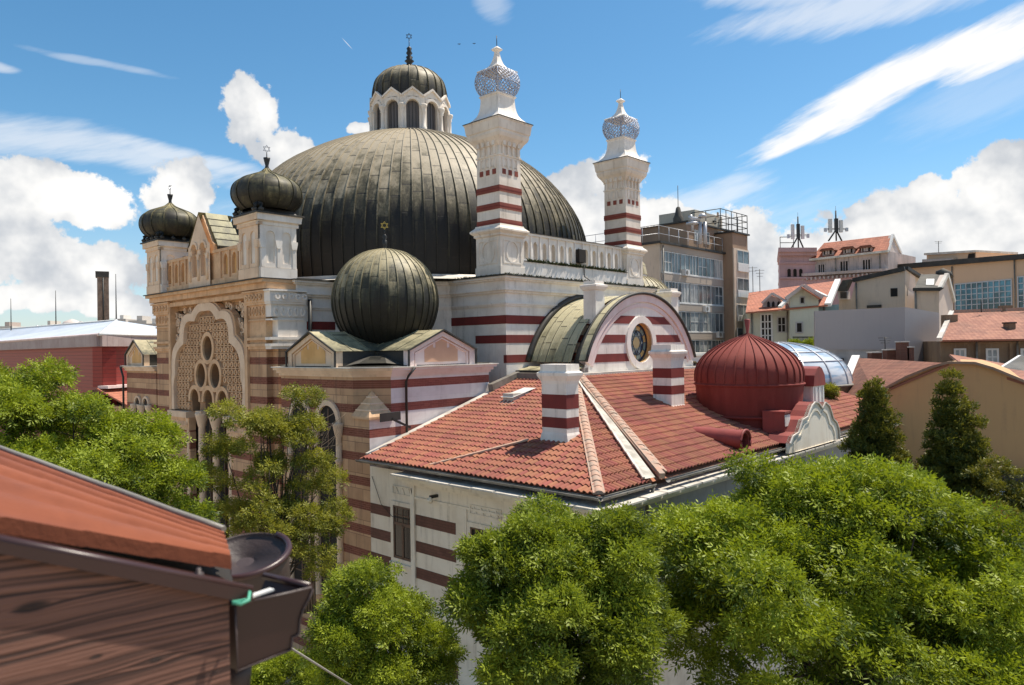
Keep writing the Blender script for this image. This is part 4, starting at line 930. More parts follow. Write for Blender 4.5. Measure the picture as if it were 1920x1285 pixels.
# splayed foot of the barrel and its gutter
for sg in (-1, 1):
    xx = gc + sg * halfw(-.86, Rg + .06)
    b.quad((xx, -12.3, -.84), (xx + sg * .6, -12.1, -1.0), (xx + sg * .6, -15.5, -1.0), (xx, -15.62, -.84), BARREL, False, ((0, 0), (0, 1), (4, 1), (4, 0)))
    b.box(xx + sg * .2, xx + sg * .78, -15.5, -12.1, -1.10, -1.01, DARKM); b.box(xx + sg * .1, xx + sg * .70, -15.5, -12.1, -1.32, -1.10, WHITE)
tp(b, 'barrel_roof')
for (cx, cy, z0, z1, hw) in ((-1.95, -14.75, 1.0, 2.9, .34), (5.35, -14.2, .9, 2.95, .36)):
    b = MB(); b.sqlathe([(hw, z0), (hw * .97, z1 - .42), (hw * 1.12, z1 - .4), (hw * 1.32, z1 - .26), (hw * 1.32, z1 - .18), (hw * .95, z1 - .14), (hw * .95, z1)], (cx, cy), WHITE)
    tp(b, 'roof_chimney')

# ================================================================ ANNEX
AX, AY = -4.0, -19.0
def T2W(p, q): return (CW[0] + p * UX - q * UY, CW[1] + p * UY + q * UX)
annex = thing('annex', 'low cream annex with wide clay-tiled roof, striped chimneys and small red dome', 'building', (*T2W(AX, AY), 0), YAW)
AOFF = (-AX, -AY, H)
def ap(mb, name, parent=None, **k): return mb.build(name, parent or annex, AOFF if parent is None else (0, 0, 0), **k)
ZE = -3.8; PW, QS = -12.75, -22.75
b = MB()
b.prism([(-12.6, -15.1), (-12.6, -12.602), (PW + 2, -12.602), (PW + 2, -15.1)][::-1], -H, -4.15, CREAM)
b.prism([(PW, QS), (13.0, QS), (13.0, -12.65), (-5.0, -12.65), (-5.0, -12.65), (PW + 2, -12.65), (PW + 2, -15.1), (PW, -15.1)], -H, -4.1, CREAM, mats=[GREYP] + [CREAM] * 7)  # south face in grey plaster: its shade is put into the colour
for z0, z1, d in ((-4.5, -4.4, .10), (-4.4, -4.22, .34), (-4.22, -4.11, .66)):
    b.prism([(PW - d, QS - d), (13.0, QS - d), (13.0, -15), (PW - d, -15.05)], z0, z1, CREAM)
b.box(PW - .05, PW, QS - .05, -15.1, -4.95, -4.88, CREAM); b.box(PW - .08, PW, QS, -15.1, -8.6, -8.45, CREAM)
for zt in (-5.46, -6.33, -7.2, -9.1, -9.95, -10.8):
    b.box(-12.612, -12.6, -13.75, -12.62, zt - .36, zt, BROWNB); b.box(PW - .012, PW, -17.25, -15.3, zt - .36, zt, BROWNB)
    b.box(PW - .012, PW, -19.2 - .3, -18.9 - .3, zt - .36, zt, BROWNB) if zt > -8 else None
    b.box(PW - .012, PW, -22.3, -20.9, zt - .36, zt, BROWNB)
b.box(PW - .06, PW, -17.8, -17.35, -8.45, -4.95, CREAM); b.box(PW - .07, PW, -15.3, -15.1, -8.45, -4.3, CREAM)
ap(b, 'annex_wall')
# coping slabs below the gutter
b = MB(); z = -4.10
for (s0, e0, dr) in (((PW - .8, -15.0), (PW - .8, QS - .8), 'q'), ((PW - .8, QS - .8), (13.0, QS - .8), 'p')):
    L_ = abs(e0[1] - s0[1]) if dr == 'q' else abs(e0[0] - s0[0]); n_ = int(L_ / .95)
    for k in range(n_):
        t0, t1 = k * L_ / n_, (k + 1) * L_ / n_ - .07; dz = rng.uniform(-.008, .008)
        if dr == 'q': b.box(PW - .8, PW + .1, s0[1] - t0 - .0, s0[1] - t1, z + dz, z + .05 + dz, PALEM)
        else: b.box(s0[0] + t0 + .02, s0[0] + t1, QS - .8, QS + .1, z + dz + .0005, z + .05 + dz, PALEM)
ap(b, 'coping')
# tiled roof planes
def tiles(mb, O, A, U, poly, tw=.20, th=.36, m=TILE, lift=.040):
    """O origin, A unit along the eave, U unit up the slope; poly in (a, s) metres"""
    O, A, U = Vector(O), Vector(A).normalized(), Vector(U).normalized(); N = A.cross(U); N = N if N.z > 0 else -N
    amin = min(p[0] for p in poly); amax = max(p[0] for p in poly); smin = min(p[1] for p in poly); smax = max(p[1] for p in poly)
    prof_ = [(0, .0), (.14, .030), (.30, .050), (.46, .050), (.60, .030), (.72, .004), (.86, -.004), (1.0, .0)]
    j = 0; s_ = smin
    while s_ < smax:
        a = amin + (tw / 2 if j % 2 else 0) * 0
        wob = rng.uniform(-.006, .006)
        while a < amax:
            cpt = (a + tw / 2, s_ + th / 2)
            if inside(cpt, poly):
                jit = rng.uniform(-.006, .006); lf = lift + rng.uniform(-.004, .006)
                lo = [O + A * (a + x_ * tw) + U * (s_ + wob + jit) + N * (h_ + lf) for x_, h_ in prof_]
                hi = [O + A * (a + x_ * tw) + U * (s_ + th + .02) + N * (h_ + .004) for x_, h_ in prof_]
                ft = [q - N * .028 for q in lo]
                i = mb.add(lo + hi + ft); n_ = len(prof_)
                for k in range(n_ - 1):
                    mb.face((i + k, i + k + 1, i + n_ + k + 1, i + n_ + k), m); mb.face((i + 2 * n_ + k, i + 2 * n_ + k + 1, i + k + 1, i + k), m)
            a += tw
        s_ += th; j += 1
EP, EQ = -13.15, -23.1
kw, ks = .30, .345
def onW(p, q): return (p, q, ZE + kw * (p - EP))
def onS(p, q): return (p, q, ZE + ks * (q - EQ))
# where the two slopes meet: kw*(p-EP) = ks*(q-EQ)
tl = lambda p: EQ + kw / ks * (p - EP)
cw_ = math.sqrt(1 + kw * kw); cs_ = math.sqrt(1 + ks * ks)
b = MB()
topP = -4.9
polyW = [(0, 0), (-EQ - 12.85, 0)]                                            # a measured from q = EQ, s up the slope from p = EP
polyW = [(0.0, 0.0), (10.25, 0.0), (10.25, (topP - EP) * cw_), (tl(topP) - EQ, (topP - EP) * cw_)]
tiles(b, (EP, EQ, ZE), (0, 1, 0), (1, 0, kw), polyW)
b.face([b.add([onW(EP, EQ)]), b.add([onW(EP, -12.75)]), b.add([onW(topP, -12.75)]), b.add([onW(topP, tl(topP))])], TILE)
SQ = -15.85; pr = 13.0; av = -10.95
# the corner pavilion's south slope (hip to valley), then the main south slope
apxq = SQ
polyS1 = [(0, 0), (av - EP, 0), ((-4.75) - EP, (apxq - EQ) * cs_), (EP * 0 + (EP + (apxq - EQ) * ks / kw) - EP, (apxq - EQ) * cs_)]
tiles(b, (EP, EQ, ZE), (1, 0, 0), (0, 1, ks), polyS1)
polyS2 = [(av + .95 - EP, 0), (pr - EP, 0), (pr - EP, (SQ - EQ) * cs_), (-4.55 - EP, (SQ - EQ) * cs_)]
tiles(b, (EP, EQ, ZE + .10), (1, 0, 0), (0, 1, ks), polyS2)
b.face([b.add([onS(EP, EQ)]), b.add([onS(pr, EQ)]), b.add([onS(pr, SQ)]), b.add([onS(-4.7, SQ)])], TILE)
roof = ap(b, 'tiled_roof')
def ridge(pts, r_, m=TILE2, seg=.34):
    b = MB(); 
    for a, c_ in zip(pts[:-1], pts[1:]):
        a, c_ = Vector(a), Vector(c_); L_ = (c_ - a).length; n_ = max(1, int(L_ / seg)); d = (c_ - a) / n_
        x_ = d.cross(Vector((0, 0, 1))).normalized()
        for k in range(n_):
            p = a + d * k; q = p + d * 1.08; rows = []
            rr = r_ * rng.uniform(.92, 1.08)
            for (w0, rad) in ((p, rr * 1.12), (q, rr * .92)): rows.append([w0 + x_ * math.cos(t) * rad + Vector((0, 0, 1)) * (math.sin(t) * rad * .75 - .02) for t in np.linspace(0, math.pi, 7)])
            i = b.add(rows[0] + rows[1])
            for e in range(6): b.face((i + e, i + e + 1, i + 8 + e, i + 7 + e), m, True)
            b.face([i + e for e in range(7)], m)
        b.bar(a + x_ * r_ * .9, c_ + x_ * r_ * .9, .10, .05, m); b.bar(a - x_ * r_ * .9, c_ - x_ * r_ * .9, .10, .05, m)
    return b
top = (EP + (SQ - EQ) * ks / kw, SQ, ZE + ks * (SQ - EQ))
ap(ridge([(EP + .05, EQ + .05, ZE + .05), (top[0], top[1], top[2] + .07)], .12), 'hip_tiles')
ap(ridge([(-10.12, EQ + .05, ZE + .20), (-4.62, SQ, top[2] + .22)], .14), 'hip_tiles')
b = ridge([(-12.95, -16.3, ZE + .1), (-10.7, -18.5, ZE + kw * 2.45 + .1)], .07, PALEM if 0 else TILE2); ap(b, 'hip_tiles')
b = MB()                                                                      # valley flashing
v0, v1 = Vector((av, EQ, ZE + .13)), Vector((-4.75, SQ, top[2] + .15)); side = Vector((1, -.2, 0)).normalized()
pal = [v0.lerp(v1, t) for t in np.linspace(0, 1, 12)]
for k in range(11):
    wa_, wb_ = .34 - .022 * k, .34 - .022 * (k + 1); j0, j1 = rng.uniform(-.03, .03), 0; b.quad(pal[k] - side * .06, pal[k] + side * (wa_), pal[k + 1] + side * wb_, pal[k + 1] - side * .06, VALM); b.bar(pal[k] - side * .12 + Vector((0, 0, .03)), pal[k + 1] - side * .1 + Vector((0, 0, .03)), .07, .05, PALEM)
b.bar(pal[0] + side * .62 + Vector((0, 0, .0)), pal[-1] + side * .12, .16, .16, TILE2)
# mortar and flashing where the roof meets the walls
b.bar(onW(EP + .3, -12.86), onW(-6.7, -12.86), .32, .12, PALEM); b.bar((-6.7, -12.9, -1.7), (topP + .1, -12.7, -1.25), .25, .4, GUTM)
b.bar((topP - .1, -12.9, -1.22), (topP - .1, SQ, -1.22), .2, .25, GUTM)
b.bar((-4.8, SQ + .15, top[2] + .14), (6.0, SQ + .15, top[2] + .16), .35, .10, PALEM)
ap(b, 'flashing')
b = MB()                                                                      # half-round gutters
def gutter(a, c_, r_=.085, m=GUTM):
    a, c_ = Vector(a), Vector(c_); d = (c_ - a).normalized(); x_ = d.cross(Vector((0, 0, 1))).normalized(); rows = []
    for w0 in (a, c_): rows.append([w0 + x_ * math.cos(t) * r_ + Vector((0, 0, 1)) * math.sin(t) * r_ for t in np.linspace(math.pi, 2 * math.pi, 8)])
    i = b.add(rows[0] + rows[1])
    for e in range(7): b.face((i + e, i + e + 1, i + 9 + e, i + 8 + e), m, True)
    for q in (x_, -x_): b.tube([a + q * r_, c_ + q * r_], .014, m, 5)
    L_ = (c_ - a).length
    for k in range(int(L_ / .8)): 
        p = a + d * (k * .8 + .3); b.tube([p + x_ * math.cos(t) * r_ * 1.12 + Vector((0, 0, 1)) * math.sin(t) * r_ * 1.12 for t in np.linspace(math.pi, 2 * math.pi, 6)], .012, m, 4)
GZ = ZE - .03
gutter((EP - .10, -12.75, GZ), (EP - .10, EQ - .10, GZ)); ap(b, 'gutter'); b = MB(); gutter((EP - .10, EQ - .10, GZ), (av + .2, EQ - .10, GZ)); ap(b, 'gutter'); b = MB(); gutter((-10.2, EQ - .22, GZ + .05), (-2.2, EQ - .22, GZ + .05)); ap(b, 'gutter'); b = MB(); gutter((3.2, EQ - .15, GZ), (13.0, EQ - .15, GZ)); ap(b, 'gutter'); b = MB()
b.tube([(av + .1, EQ - .15, GZ - .08), (av + .05, EQ - .1, GZ - .3), (-10.6, QS - .12, -4.4), (-10.6, QS - .12, -H)], .055, GUTM, 8)
ap(b, 'downpipe')
# striped chimneys
def annex_chimney(cx, cy, hp, hq, z0, z1, bands, lab):
    b = MB(); P = lambda s_, z_: [(cx + sx * hp * s_, cy + sy * hq * s_, z_) for sx, sy in ((-1, -1), (1, -1), (1, 1), (-1, 1))]
    def stack(seq, m):
        i = b.add([p for s_, z_ in seq for p in P(s_, z_)])
        for j in range(len(seq) - 1):
            for k in range(4): b.face((i + j * 4 + k, i + j * 4 + (k + 1) % 4, i + j * 4 + 4 + (k + 1) % 4, i + j * 4 + 4 + k), m)
        b.face((i, i + 3, i + 2, i + 1), m); e = i + (len(seq) - 1) * 4; b.face((e, e + 1, e + 2, e + 3), m)
    stack([(1.22, z0), (1.06, z0 + .42), (1.0, z0 + .5), (1.0, z1 - .62), (1.05, z1 - .52), (1.26, z1 - .36), (1.28, z1 - .27), (1.08, z1 - .22), (1.05, z1)], WHITE)
    for (a, c_) in bands: stack([(1.012, a), (1.012, c_)], REDP)
    o = ap(b, 'striped_chimney', label=lab)
    g = MB()
    for sx, sy in ((-1, -1), (1, -1), (1, 1), (-1, 1)):
        n_ = (sx, sy)
    g.bar((cx - hp * 1.3, cy - hq * 1.3, z0 + .02), (cx - hp * 1.3, cy + hq * 1.3, z0 + .02), .12, .1, GUTM); g.bar((cx - hp * 1.3, cy - hq * 1.3, z0 + .06), (cx + hp * 1.3, cy - hq * 1.3, z0 + .22), .14, .08, PALEM)
    ap(g, 'flashing', o)
annex_chimney(-10.16, -19.42, .31, .50, -3.2, -.55, ((-1.95, -1.50), (-2.55, -2.22)), 'red and white banded chimney, nearest')
annex_chimney(-2.85, -19.0, .49, .41, -2.85, .02, ((-1.28, -.90), (-1.92, -1.58)), 'red and white banded chimney beside the star window')
# skylight hatch
b = MB(); o = Vector(onW(-7.2, -14.75)); 
b.box(-7.6, -6.4, -15.0, -14.45, -2.15, -1.78, PALEM); b.quad((-7.7, -15.05, -1.92), (-6.3, -15.05, -1.62), (-6.3, -14.4, -1.62), (-7.7, -14.4, -1.92), WPAINT); b.quad((-7.95, -15.1, -2.2), (-7.6, -15.1, -2.08), (-7.6, -14.35, -2.08), (-7.95, -14.35, -2.2), PALEM)
ap(b, 'roof_hatch')
# red dome
RC = (.30, -20.85); RR = 2.12
rp = smoothprof([(RR * .93, -4.1), (RR * .955, -2.9), (RR * .985, -2.0), (RR * 1.0, -1.62), (RR * 1.0, -1.2), (RR * .96, -.88), (RR * .84, -.50), (RR * .62, -.15), (RR * .36, .12), (RR * .13, .30), (.05, .40)], 4)
b = MB(); b.lathe(rp, 72, REDM, RC, seams=32, sheet=1.4, ph=.2)
ub = [p for p in rp if p[1] > -1.62]; b.ribs(ub, 32, REDM, RC, ph=.2, wd=.04, h=.045)
for z_ in (-1.62, -2.85): b.lathe([(RR * 1.0, z_ - .06), (RR * 1.03, z_ - .02), (RR * 1.03, z_ + .03), (RR * .99, z_ + .05)], 72, REDM, RC)
rd = ap(b, 'red_dome')
b = MB(); b.lathe([(.09, .34), (.05, .46), (.12, .98), (.09, 1.02), (0, 1.02)], 10, REDS, RC); ap(b, 'finial', rd)
b = MB(); b.box(-1.45, -.95, -23.05, -22.2, -3.9, -2.55, REDS); b.ext(rect(-1.43, -.97, -3.1, -2.68), SF(-23.06), -.01, .01, WHITE); b.ext(rect(-1.5, -.9, -2.6, -2.54), SF(-23.1), 0, .4, REDS); ap(b, 'vent_box', rd)
# red dormer with rounded head on the dome's right flank
b = MB(); fr = SF(-23.0)
ar = [(1.55, -2.95), (2.75, -2.95), (2.75, -1.75), (2.65, -1.35), (2.4, -1.1), (2.15, -1.02), (1.9, -1.1), (1.65, -1.35), (1.55, -1.75)]
b.ext(ar, fr, 0, .1, WHITE); b.ext([(2.15 + (x_ - 2.15) * 1.1, -1.75 + (z_ + 1.75) * 1.08) for x_, z_ in ar if z_ > -1.8], fr, -.05, 1.2, REDS)
b.box(1.6, 2.7, -22.9, -21.6, -2.95, -1.7, WHITE)
for x_ in (1.75, 2.15, 2.55): b.ext(rect(x_ - .05, x_ + .05, -2.8, -1.8), fr, -.04, 0, WPAINT)
b.ext(oval(2.15, -1.55, .22, .22, 14), fr, -.015, 0, GREYP)
ap(b, 'dormer')
# curved ornamental gable over the eave
b = MB(); fr = SF(-23.5)
og = [(-2.35, -3.95), (2.85, -3.95), (2.82, -3.3), (2.55, -2.75), (2.15, -2.45), (2.0, -2.05), (1.75, -1.55), (1.3, -1.25), (.95, -1.62), (.55, -1.2), (.2, -1.12), (-.1, -1.3), (-.35, -1.62), (-.55, -1.95), (-1.1, -2.1), (-1.35, -2.55), (-1.5, -2.8), (-2.05, -2.95), (-2.3, -3.35)]
og = [(a * .98 + .1, -3.98 + (z_ + 3.95) * .60) for a, z_ in og]
b.ext(og, fr, 0, .12, CREAM)
for k in range(1, len(og)):
    a, c_ = og[k], og[(k + 1) % len(og)]
    if k == len(og) - 1: break
    b.quad(fr.p(a[0], a[1], -.06), fr.p(c_[0], c_[1], -.06), fr.p(c_[0], c_[1], .85), fr.p(a[0], a[1], .85), REDS, True)
    b.bar(fr.p(a[0], a[1], -.04), fr.p(c_[0], c_[1], -.04), .05, .05, PALEM)
b.ring([(.3 + (x_ - .3) * .86, -3.95 + (z_ + 3.95) * .86) for x_, z_ in og], [(.3 + (x_ - .3) * .80, -3.95 + (z_ + 3.95) * .80) for x_, z_ in og], fr, -.03, 0, CREAM)
ap(b, 'curved_gable')
# tube-shaped round dormer
b = MB(); c1 = Vector((-4.75, -23.05, -3.28)); 
for k in range(1):
    ax = Vector((0, 1, .02)); n_ = 20; r0 = .36
    rows = []
    for (t, r_, dz) in ((0, r0, 0), (.0, r0 * .72, 0), (.3, r0 * .70, 0)):
        rows.append([c1 + ax * t + Vector((math.cos(a), 0, math.sin(a))) * r_ for a in np.linspace(0, 2 * math.pi, n_, endpoint=False)])
    i = b.add([p for rw in rows for p in rw])
    for j in range(2):
        for e in range(n_): b.face((i + j * n_ + e, i + j * n_ + (e + 1) % n_, i + (j + 1) * n_ + (e + 1) % n_, i + (j + 1) * n_ + e), REDS, False)
    b.face([i + 2 * n_ + e for e in range(n_)], VOID)
    b.tube([c1 + Vector((math.cos(a) * r0, -.02, math.sin(a) * r0)) for a in np.linspace(-.6, math.pi + .6, 18)], .05, REDS, 6)
    rows = [[c1 + ax * t + Vector((math.cos(a), 0, math.sin(a))) * r_ for a in np.linspace(-.9, math.pi + .9, 14)] for t, r_ in ((0, r0), (1.9, r0 * .9))]
    i = b.add(rows[0] + rows[1])
    for e in range(13): b.face((i + e, i + e + 1, i + 15 + e, i + 14 + e), REDS, True)
    b.quad((-5.4, -23.1, -3.76), (-3.7, -23.1, -3.76), (-4.0, -21.3, -3.12), (-5.3, -21.3, -3.12), REDS)
ap(b, 'round_dormer')
# windows
def annex_window(q0, q1, z0, z1, pl, tri=True, nm='window'):
    fr = WF(pl); b = MB()
    b.ring(rect(q0 - .14, q1 + .14, z0 - .14, z1 + .14), rect(q0, q1, z0, z1), fr, -.05, .01, CREAM)
    if tri:
        b.ring(rect(q0 - .05, q1 + .05, z1 + .38, z1 + .68), rect(q0 - .01, q1 + .01, z1 + .42, z1 + .64), fr, -.035, .01, CREAM)
        n_ = max(3, int((q1 - q0) / .27))
        for k in range(n_):
            a = q0 + (q1 - q0) * (k + .5) / n_; b.ext([(a - .11, z1 + .43), (a + .11, z1 + .43), (a, z1 + .63)], fr, -.03, 0, CREAM)
    wn_ = ap(b, nm); g = MB(); g.ext(rect(q0, q1, z0, z1), fr, -.014, .0, GLASSD); ap(g, 'pane', wn_)
    f = MB(); 
    for (a, c_, e, h_) in ((q0, q0 + .06, z0, z1), (q1 - .06, q1, z0, z1), ((q0 + q1) / 2 - .05, (q0 + q1) / 2 + .05, z0, z1 - .62), (q0, q1, z1 - .66, z1 - .56), (q0, q1, z0, z0 + .08), (q0, q1, z1 - .06, z1)):
        f.ext(rect(a, c_, e, h_), fr, -.04, -.014, WOODW)
    for a in np.linspace(q0 + .2, q1 - .2, 3): f.ext(rect(a - .015, a + .015, z1 - .6, z1), fr, -.03, -.014, WOODW)
    f.ext(rect(q0, q1, z1 - .33, z1 - .30), fr, -.03, -.014, WOODW)
    ap(f, 'window_frame', wn_); s_ = MB(); s_.ext(rect(q0 - .15, q1 + .15, z0 - .22, z0 - .14), fr, -.12, .01, CREAM); ap(s_, 'sill', wn_)
annex_window(-14.95, -13.95, -7.15, -5.35, -12.6)
annex_window(-19.2, -17.95, -7.15, -5.45, PW)
annex_window(-20.7, -19.7, -7.15, -5.45, PW)
b = MB(); pts = [(-12.63, -12.75, -4.5), (-12.66, -13.3, -5.4), (-12.66, -13.9, -5.75), (-12.66, -14.8, -5.75), (-12.7, -15.15, -5.4), (-12.85, -15.2, -4.6)]
b.tube(pts, .012, IRON, 4); ap(b, 'cable')
b = MB(); b.box(-13.05, -12.75, -16.45, -16.35, -4.75, -4.66, IRON); b.tube([(-13.1, -16.4, -4.75), (-13.0, -16.4, -4.86)], .08, CREAM, 8); ap(b, 'wall_lamp')

# ================================================================ NEIGHBOURS
CAMP = Vector((0, 0, H))
def rayd(px, py): return cf * FPX + cr * (px - 960) - cu * (py - 642.5)
def at(px, py, Y): d = rayd(px, py); return CAMP + d * (Y / d.y)
class Wall(Frame):
    """vertical wall through two ground points; a runs along it in metres"""
    def __init__(s, P, Q):
        P, Q = Vector((P[0], P[1])), Vector((Q[0], Q[1])); d = (Q - P); s.L = d.length
        n = Vector((d.y, -d.x));
        if n.dot(-P) < 0: n = -n
        super().__init__(P, d, n)
    def hit(s, px, py):
        d = rayd(px, py); t = (s.o - Vector((0, 0, 0))).dot(s.n) / d.dot(s.n); q = d * t
        return ((q - s.o).dot(s.a), q.z + H)
    def poly(s, pts): return [s.hit(*p) for p in pts]
    def rect(s, x0, y0, x1, y1):
        a0, z1 = s.hit(x0, y0); a1, z0 = s.hit(x1, y1); return a0, a1, z0, z1
def along(px, Y, dirv, px2):
    """second ground point of a wall that starts at px, depth Y, runs along dirv and ends at column px2"""
    P = at(px, 645, Y); d2 = rayd(px2, 645); D = Vector((d2.x, d2.y)); A = Vector(dirv)
    det = A.x * (-D.y) - A.y * (-D.x); bx, by = -P.x, -P.y
    s_ = (bx * (-D.y) - by * (-D.x)) / det
    return (P.x, P.y), (P.x + A.x * s_, P.y + A.y * s_)
UD = (UX, UY); VD = (-UY, UX)
def bthing(nm, lab, cat, p, **k): return thing(nm, lab, cat, (p[0], p[1], 0), 0, **k)
def wp(mb, nm, th, **k): 
    return mb.build(nm, th, tuple(-c for c in th.location), **k) if th.name in bpy.data.objects and th.parent is None else mb.build(nm, th)
def window(th, wl, rc, fm, glass, nx=2, ny=1, dep=.06, fw=.05, nm='window', mull=None, sill=None):
    a0, a1, z0, z1 = rc; b = MB()
    b.ring(rect(a0 - fw, a1 + fw, z0 - fw, z1 + fw), rect(a0, a1, z0, z1), wl, -dep, .02, fm)
    for k in range(1, nx): a = a0 + (a1 - a0) * k / nx; b.ext(rect(a - fw * .4, a + fw * .4, z0, z1), wl, -dep * .8, .0, fm)
    for k in range(1, ny): z_ = z0 + (z1 - z0) * k / ny; b.ext(rect(a0, a1, z_ - fw * .35, z_ + fw * .35), wl, -dep * .8, .0, fm)
    if sill: b.ext(rect(a0 - .1, a1 + .1, z0 - .16, z0 - fw), wl, -.12, .0, sill)
    o = wp(b, nm, th); g = MB(); g.ext(rect(a0, a1, z0, z1), wl, -.012, .01, glass); g.build('pane', o); return o

PANE = M('apartment_glazing', (0.16, 0.19, 0.20), (0.05, 0.06, 0.065), sc_=0.8, rough=0.15, grime=0.0, bs=0)
PANE2 = M('curtained_glazing', (0.40, 0.42, 0.40), (0.22, 0.25, 0.26), sc_=1.5, rough=0.3, grime=0.0, bs=0)
CONC = M('apartment_concrete', (0.58, 0.475, 0.37), (0.46, 0.37, 0.28), sc_=.3, grime=0.7, gcol=(.10, .085, .07))
CONCD = M('apartment_spandrel', (0.36, 0.30, 0.25), (0.42, 0.35, 0.28), sc_=.25, grime=0.5, gcol=(.40, .36, .32))
BRWN = M('brown_attic_render', (0.33, 0.22, 0.145), (0.26, 0.17, 0.115), sc_=.4, grime=0.4)
BEIGE = M('beige_box_render', (0.50, 0.45, 0.36), (0.42, 0.37, 0.30), sc_=.4, grime=0.3)

# --- apartment block
P0, P1 = along(1239, 62, UD, 1377)
apt = bthing('apartment_block', 'concrete apartment block with ribbon windows right behind the far white tower', 'apartment block', P0)
W1 = Wall(P0, P1); zt = W1.hit(1239, 457)[1]
Wl = along(1239, 62, VD, 1190); WL = Wall(*Wl)
def aptlift(x): return x
b = MB(); u2, v2 = Vector(UD), Vector(VD)
def lbox(mb, P, u0, u1, v0, v1, z0, z1, m, mats=None, mtop=None):
    P = Vector(P); c_ = [P + u2 * a + v2 * e for a, e in ((u0, v0), (u1, v0), (u1, v1), (u0, v1))]
    mb.prism([tuple(q) for q in c_], z0, z1, m, mats=mats, mtop=mtop)
Lm = W1.L
lbox(b, P0, 0, Lm, 0, 14, 0, zt, CONC); lbox(b, P0, -.25, Lm + .1, -.3, 14.2, zt, zt + .18, DARKM, mtop=ROOFD)
rows_ = [(472, 508, 1241), (528, 563, 1243), (583, 620, 1262), (640, 674, 1290)]
a_l = W1.hit(1240.5, 500)[0]; a_r = W1.hit(1353.5, 500)[0]
zr = []
z_t0 = W1.hit(1353, 490)[1]; z_b0 = W1.hit(1353, 522.5)[1]; dzr = W1.hit(1353, 490)[1] - W1.hit(1353, 539.5)[1]
for k in range(7): zr.append((z_b0 - k * dzr, z_t0 - k * dzr))
for k, (z0, z1) in enumerate(zr):
    b.ext(rect(a_l - .1, a_r + .1, z1 + .1, z1 + dzr - (z_t0 - z_b0) - .15), W1, -.10, 0, CONCD)
for a in (W1.hit(1362, 500)[0], W1.hit(1375, 500)[0]): b.ext(rect(a - .08, a + .08, 0, zt), W1, -.10, 0, CONC)
for k in range(7): b.ext(rect(a_r + .2, Lm, zr[k][0] - 1.0, zr[k][0] - .9), W1, -.04, 0, CONCD)
wp(b, 'wall', apt)
rr = random.Random(11)
for k, (z0, z1) in enumerate(zr[:5]):
    n_ = 7
    for j in range(n_):
        a0 = a_l + (a_r - a_l) * j / n_; a1 = a_l + (a_r - a_l) * (j + 1) / n_
        window(apt, W1, (a0 + .04, a1 - .04, z0, z1), WPAINT, rr.choice((PANE, PANE, PANE2)), nx=rr.choice((2, 2, 3)), ny=rr.choice((1, 2, 1)), fw=.08, sill=WPAINT)
# right wing
Q0, Q1 = along(1377, W1.o.y + UY * Lm - 2.2, UD, 1405); b = MB(); W2 = Wall(Q0, Q1); zt2 = W2.hit(1390, 440)[1]
lbox(b, Q0, 0, W2.L, 0, 12, 0, zt2, BRWN); lbox(b, Q0, -.15, W2.L + .15, -.2, 12, zt2, zt2 + .15, DARKM)
lbox(b, Q0, -.05, W2.L - .05, -.12, 0, W2.hit(1390, 640)[1] - 14, W2.hit(1390, 468)[1], CONC)
wp(b, 'side_wing', apt)
for (y0, y1, y2) in ((470, 496, 510), (522, 546, 558), (572, 592, 603), (616, 640, 652)):
    a0, a1, z0, z1 = W2.rect(1380, y0, 1401, y1); f3 = Frame((W2.o.x + W2.n.x * .13, W2.o.y + W2.n.y * .13), W2.a, W2.n)
    window(apt, f3, (a0, a1, z0, z1), WPAINT, PANE, nx=2, fw=.05)
    g = MB(); zz = W2.hit(1390, y2)[1]; g.ext(rect(a0, a1, zz, z0 - .06), f3, -.10, 0, WPAINT); wp(g, 'balcony_panel', apt)
# attic storey
b = MB(); A0, A1 = along(1292, W1.o.y + 5.2, UD, 1377); WA = Wall(A0, A1); za = WA.hit(1292, 418)[1]
lbox(b, A0, 0, WA.L, 0, 9, zt, za, BRWN); lbox(b, A0, -.2, WA.L + .1, -.2, 9.2, za, za + .15, DARKM); wp(b, 'attic', apt)
window(apt, WA, WA.rect(1302, 432, 1310, 452), WPAINT, PANE2, nx=2); window(apt, WA, WA.rect(1320, 436, 1329, 458), WPAINT, PANE, nx=2)
window(apt, WA, WA.rect(1338, 440, 1344, 474), BRWN, VOID, nx=1)
b = MB(); g = WA.hit(1350, 445); b.ext(rect(g[0] - .45, g[0] + .45, g[1] - .3, g[1] + .5), WA, -.4, 0, WPAINT); wp(b, 'air_conditioner', apt)
b = MB(); E0, E1 = along(1307, W1.o.y + 8.5, UD, 1360); WE = Wall(E0, E1)
zp = [WE.hit(1310, 394)[1]] * 1
lbox(b, E0, .0, WE.L * .42, 0, 4, za, WE.hit(1310, 395)[1], BEIGE); lbox(b, E0, WE.L * .42, WE.L, .1, 4, za, WE.hit(1345, 404)[1], BEIGE)
b.ext(rect(*WE.rect(1336, 414, 1341, 420)), WE, -.15, 0, VOID); b.ext(rect(*WE.rect(1344, 398, 1347, 408)), WE, -.05, 0, BRWN)
wp(b, 'rooftop_box', apt)
def railing(th, pts, h, m, n=2, step=1.6, r_=.03, nm='railing'):
    b = MB(); pts = [Vector(p) for p in pts]
    for a, c_ in zip(pts[:-1], pts[1:]):
        for k in range(n): b.tube([a + Vector((0, 0, h * (k + 1) / n)), c_ + Vector((0, 0, h * (k + 1) / n))], r_, m, 4)
        L_ = (c_ - a).length; q = max(1, int(L_ / step))
        for k in range(q + 1): p = a.lerp(c_, k / q); b.tube([p, p + Vector((0, 0, h))], r_, m, 4)
    return wp(b, nm, th)
def L3(P, a, e, z): q = Vector(P) + u2 * a + v2 * e; return (q.x, q.y, z)
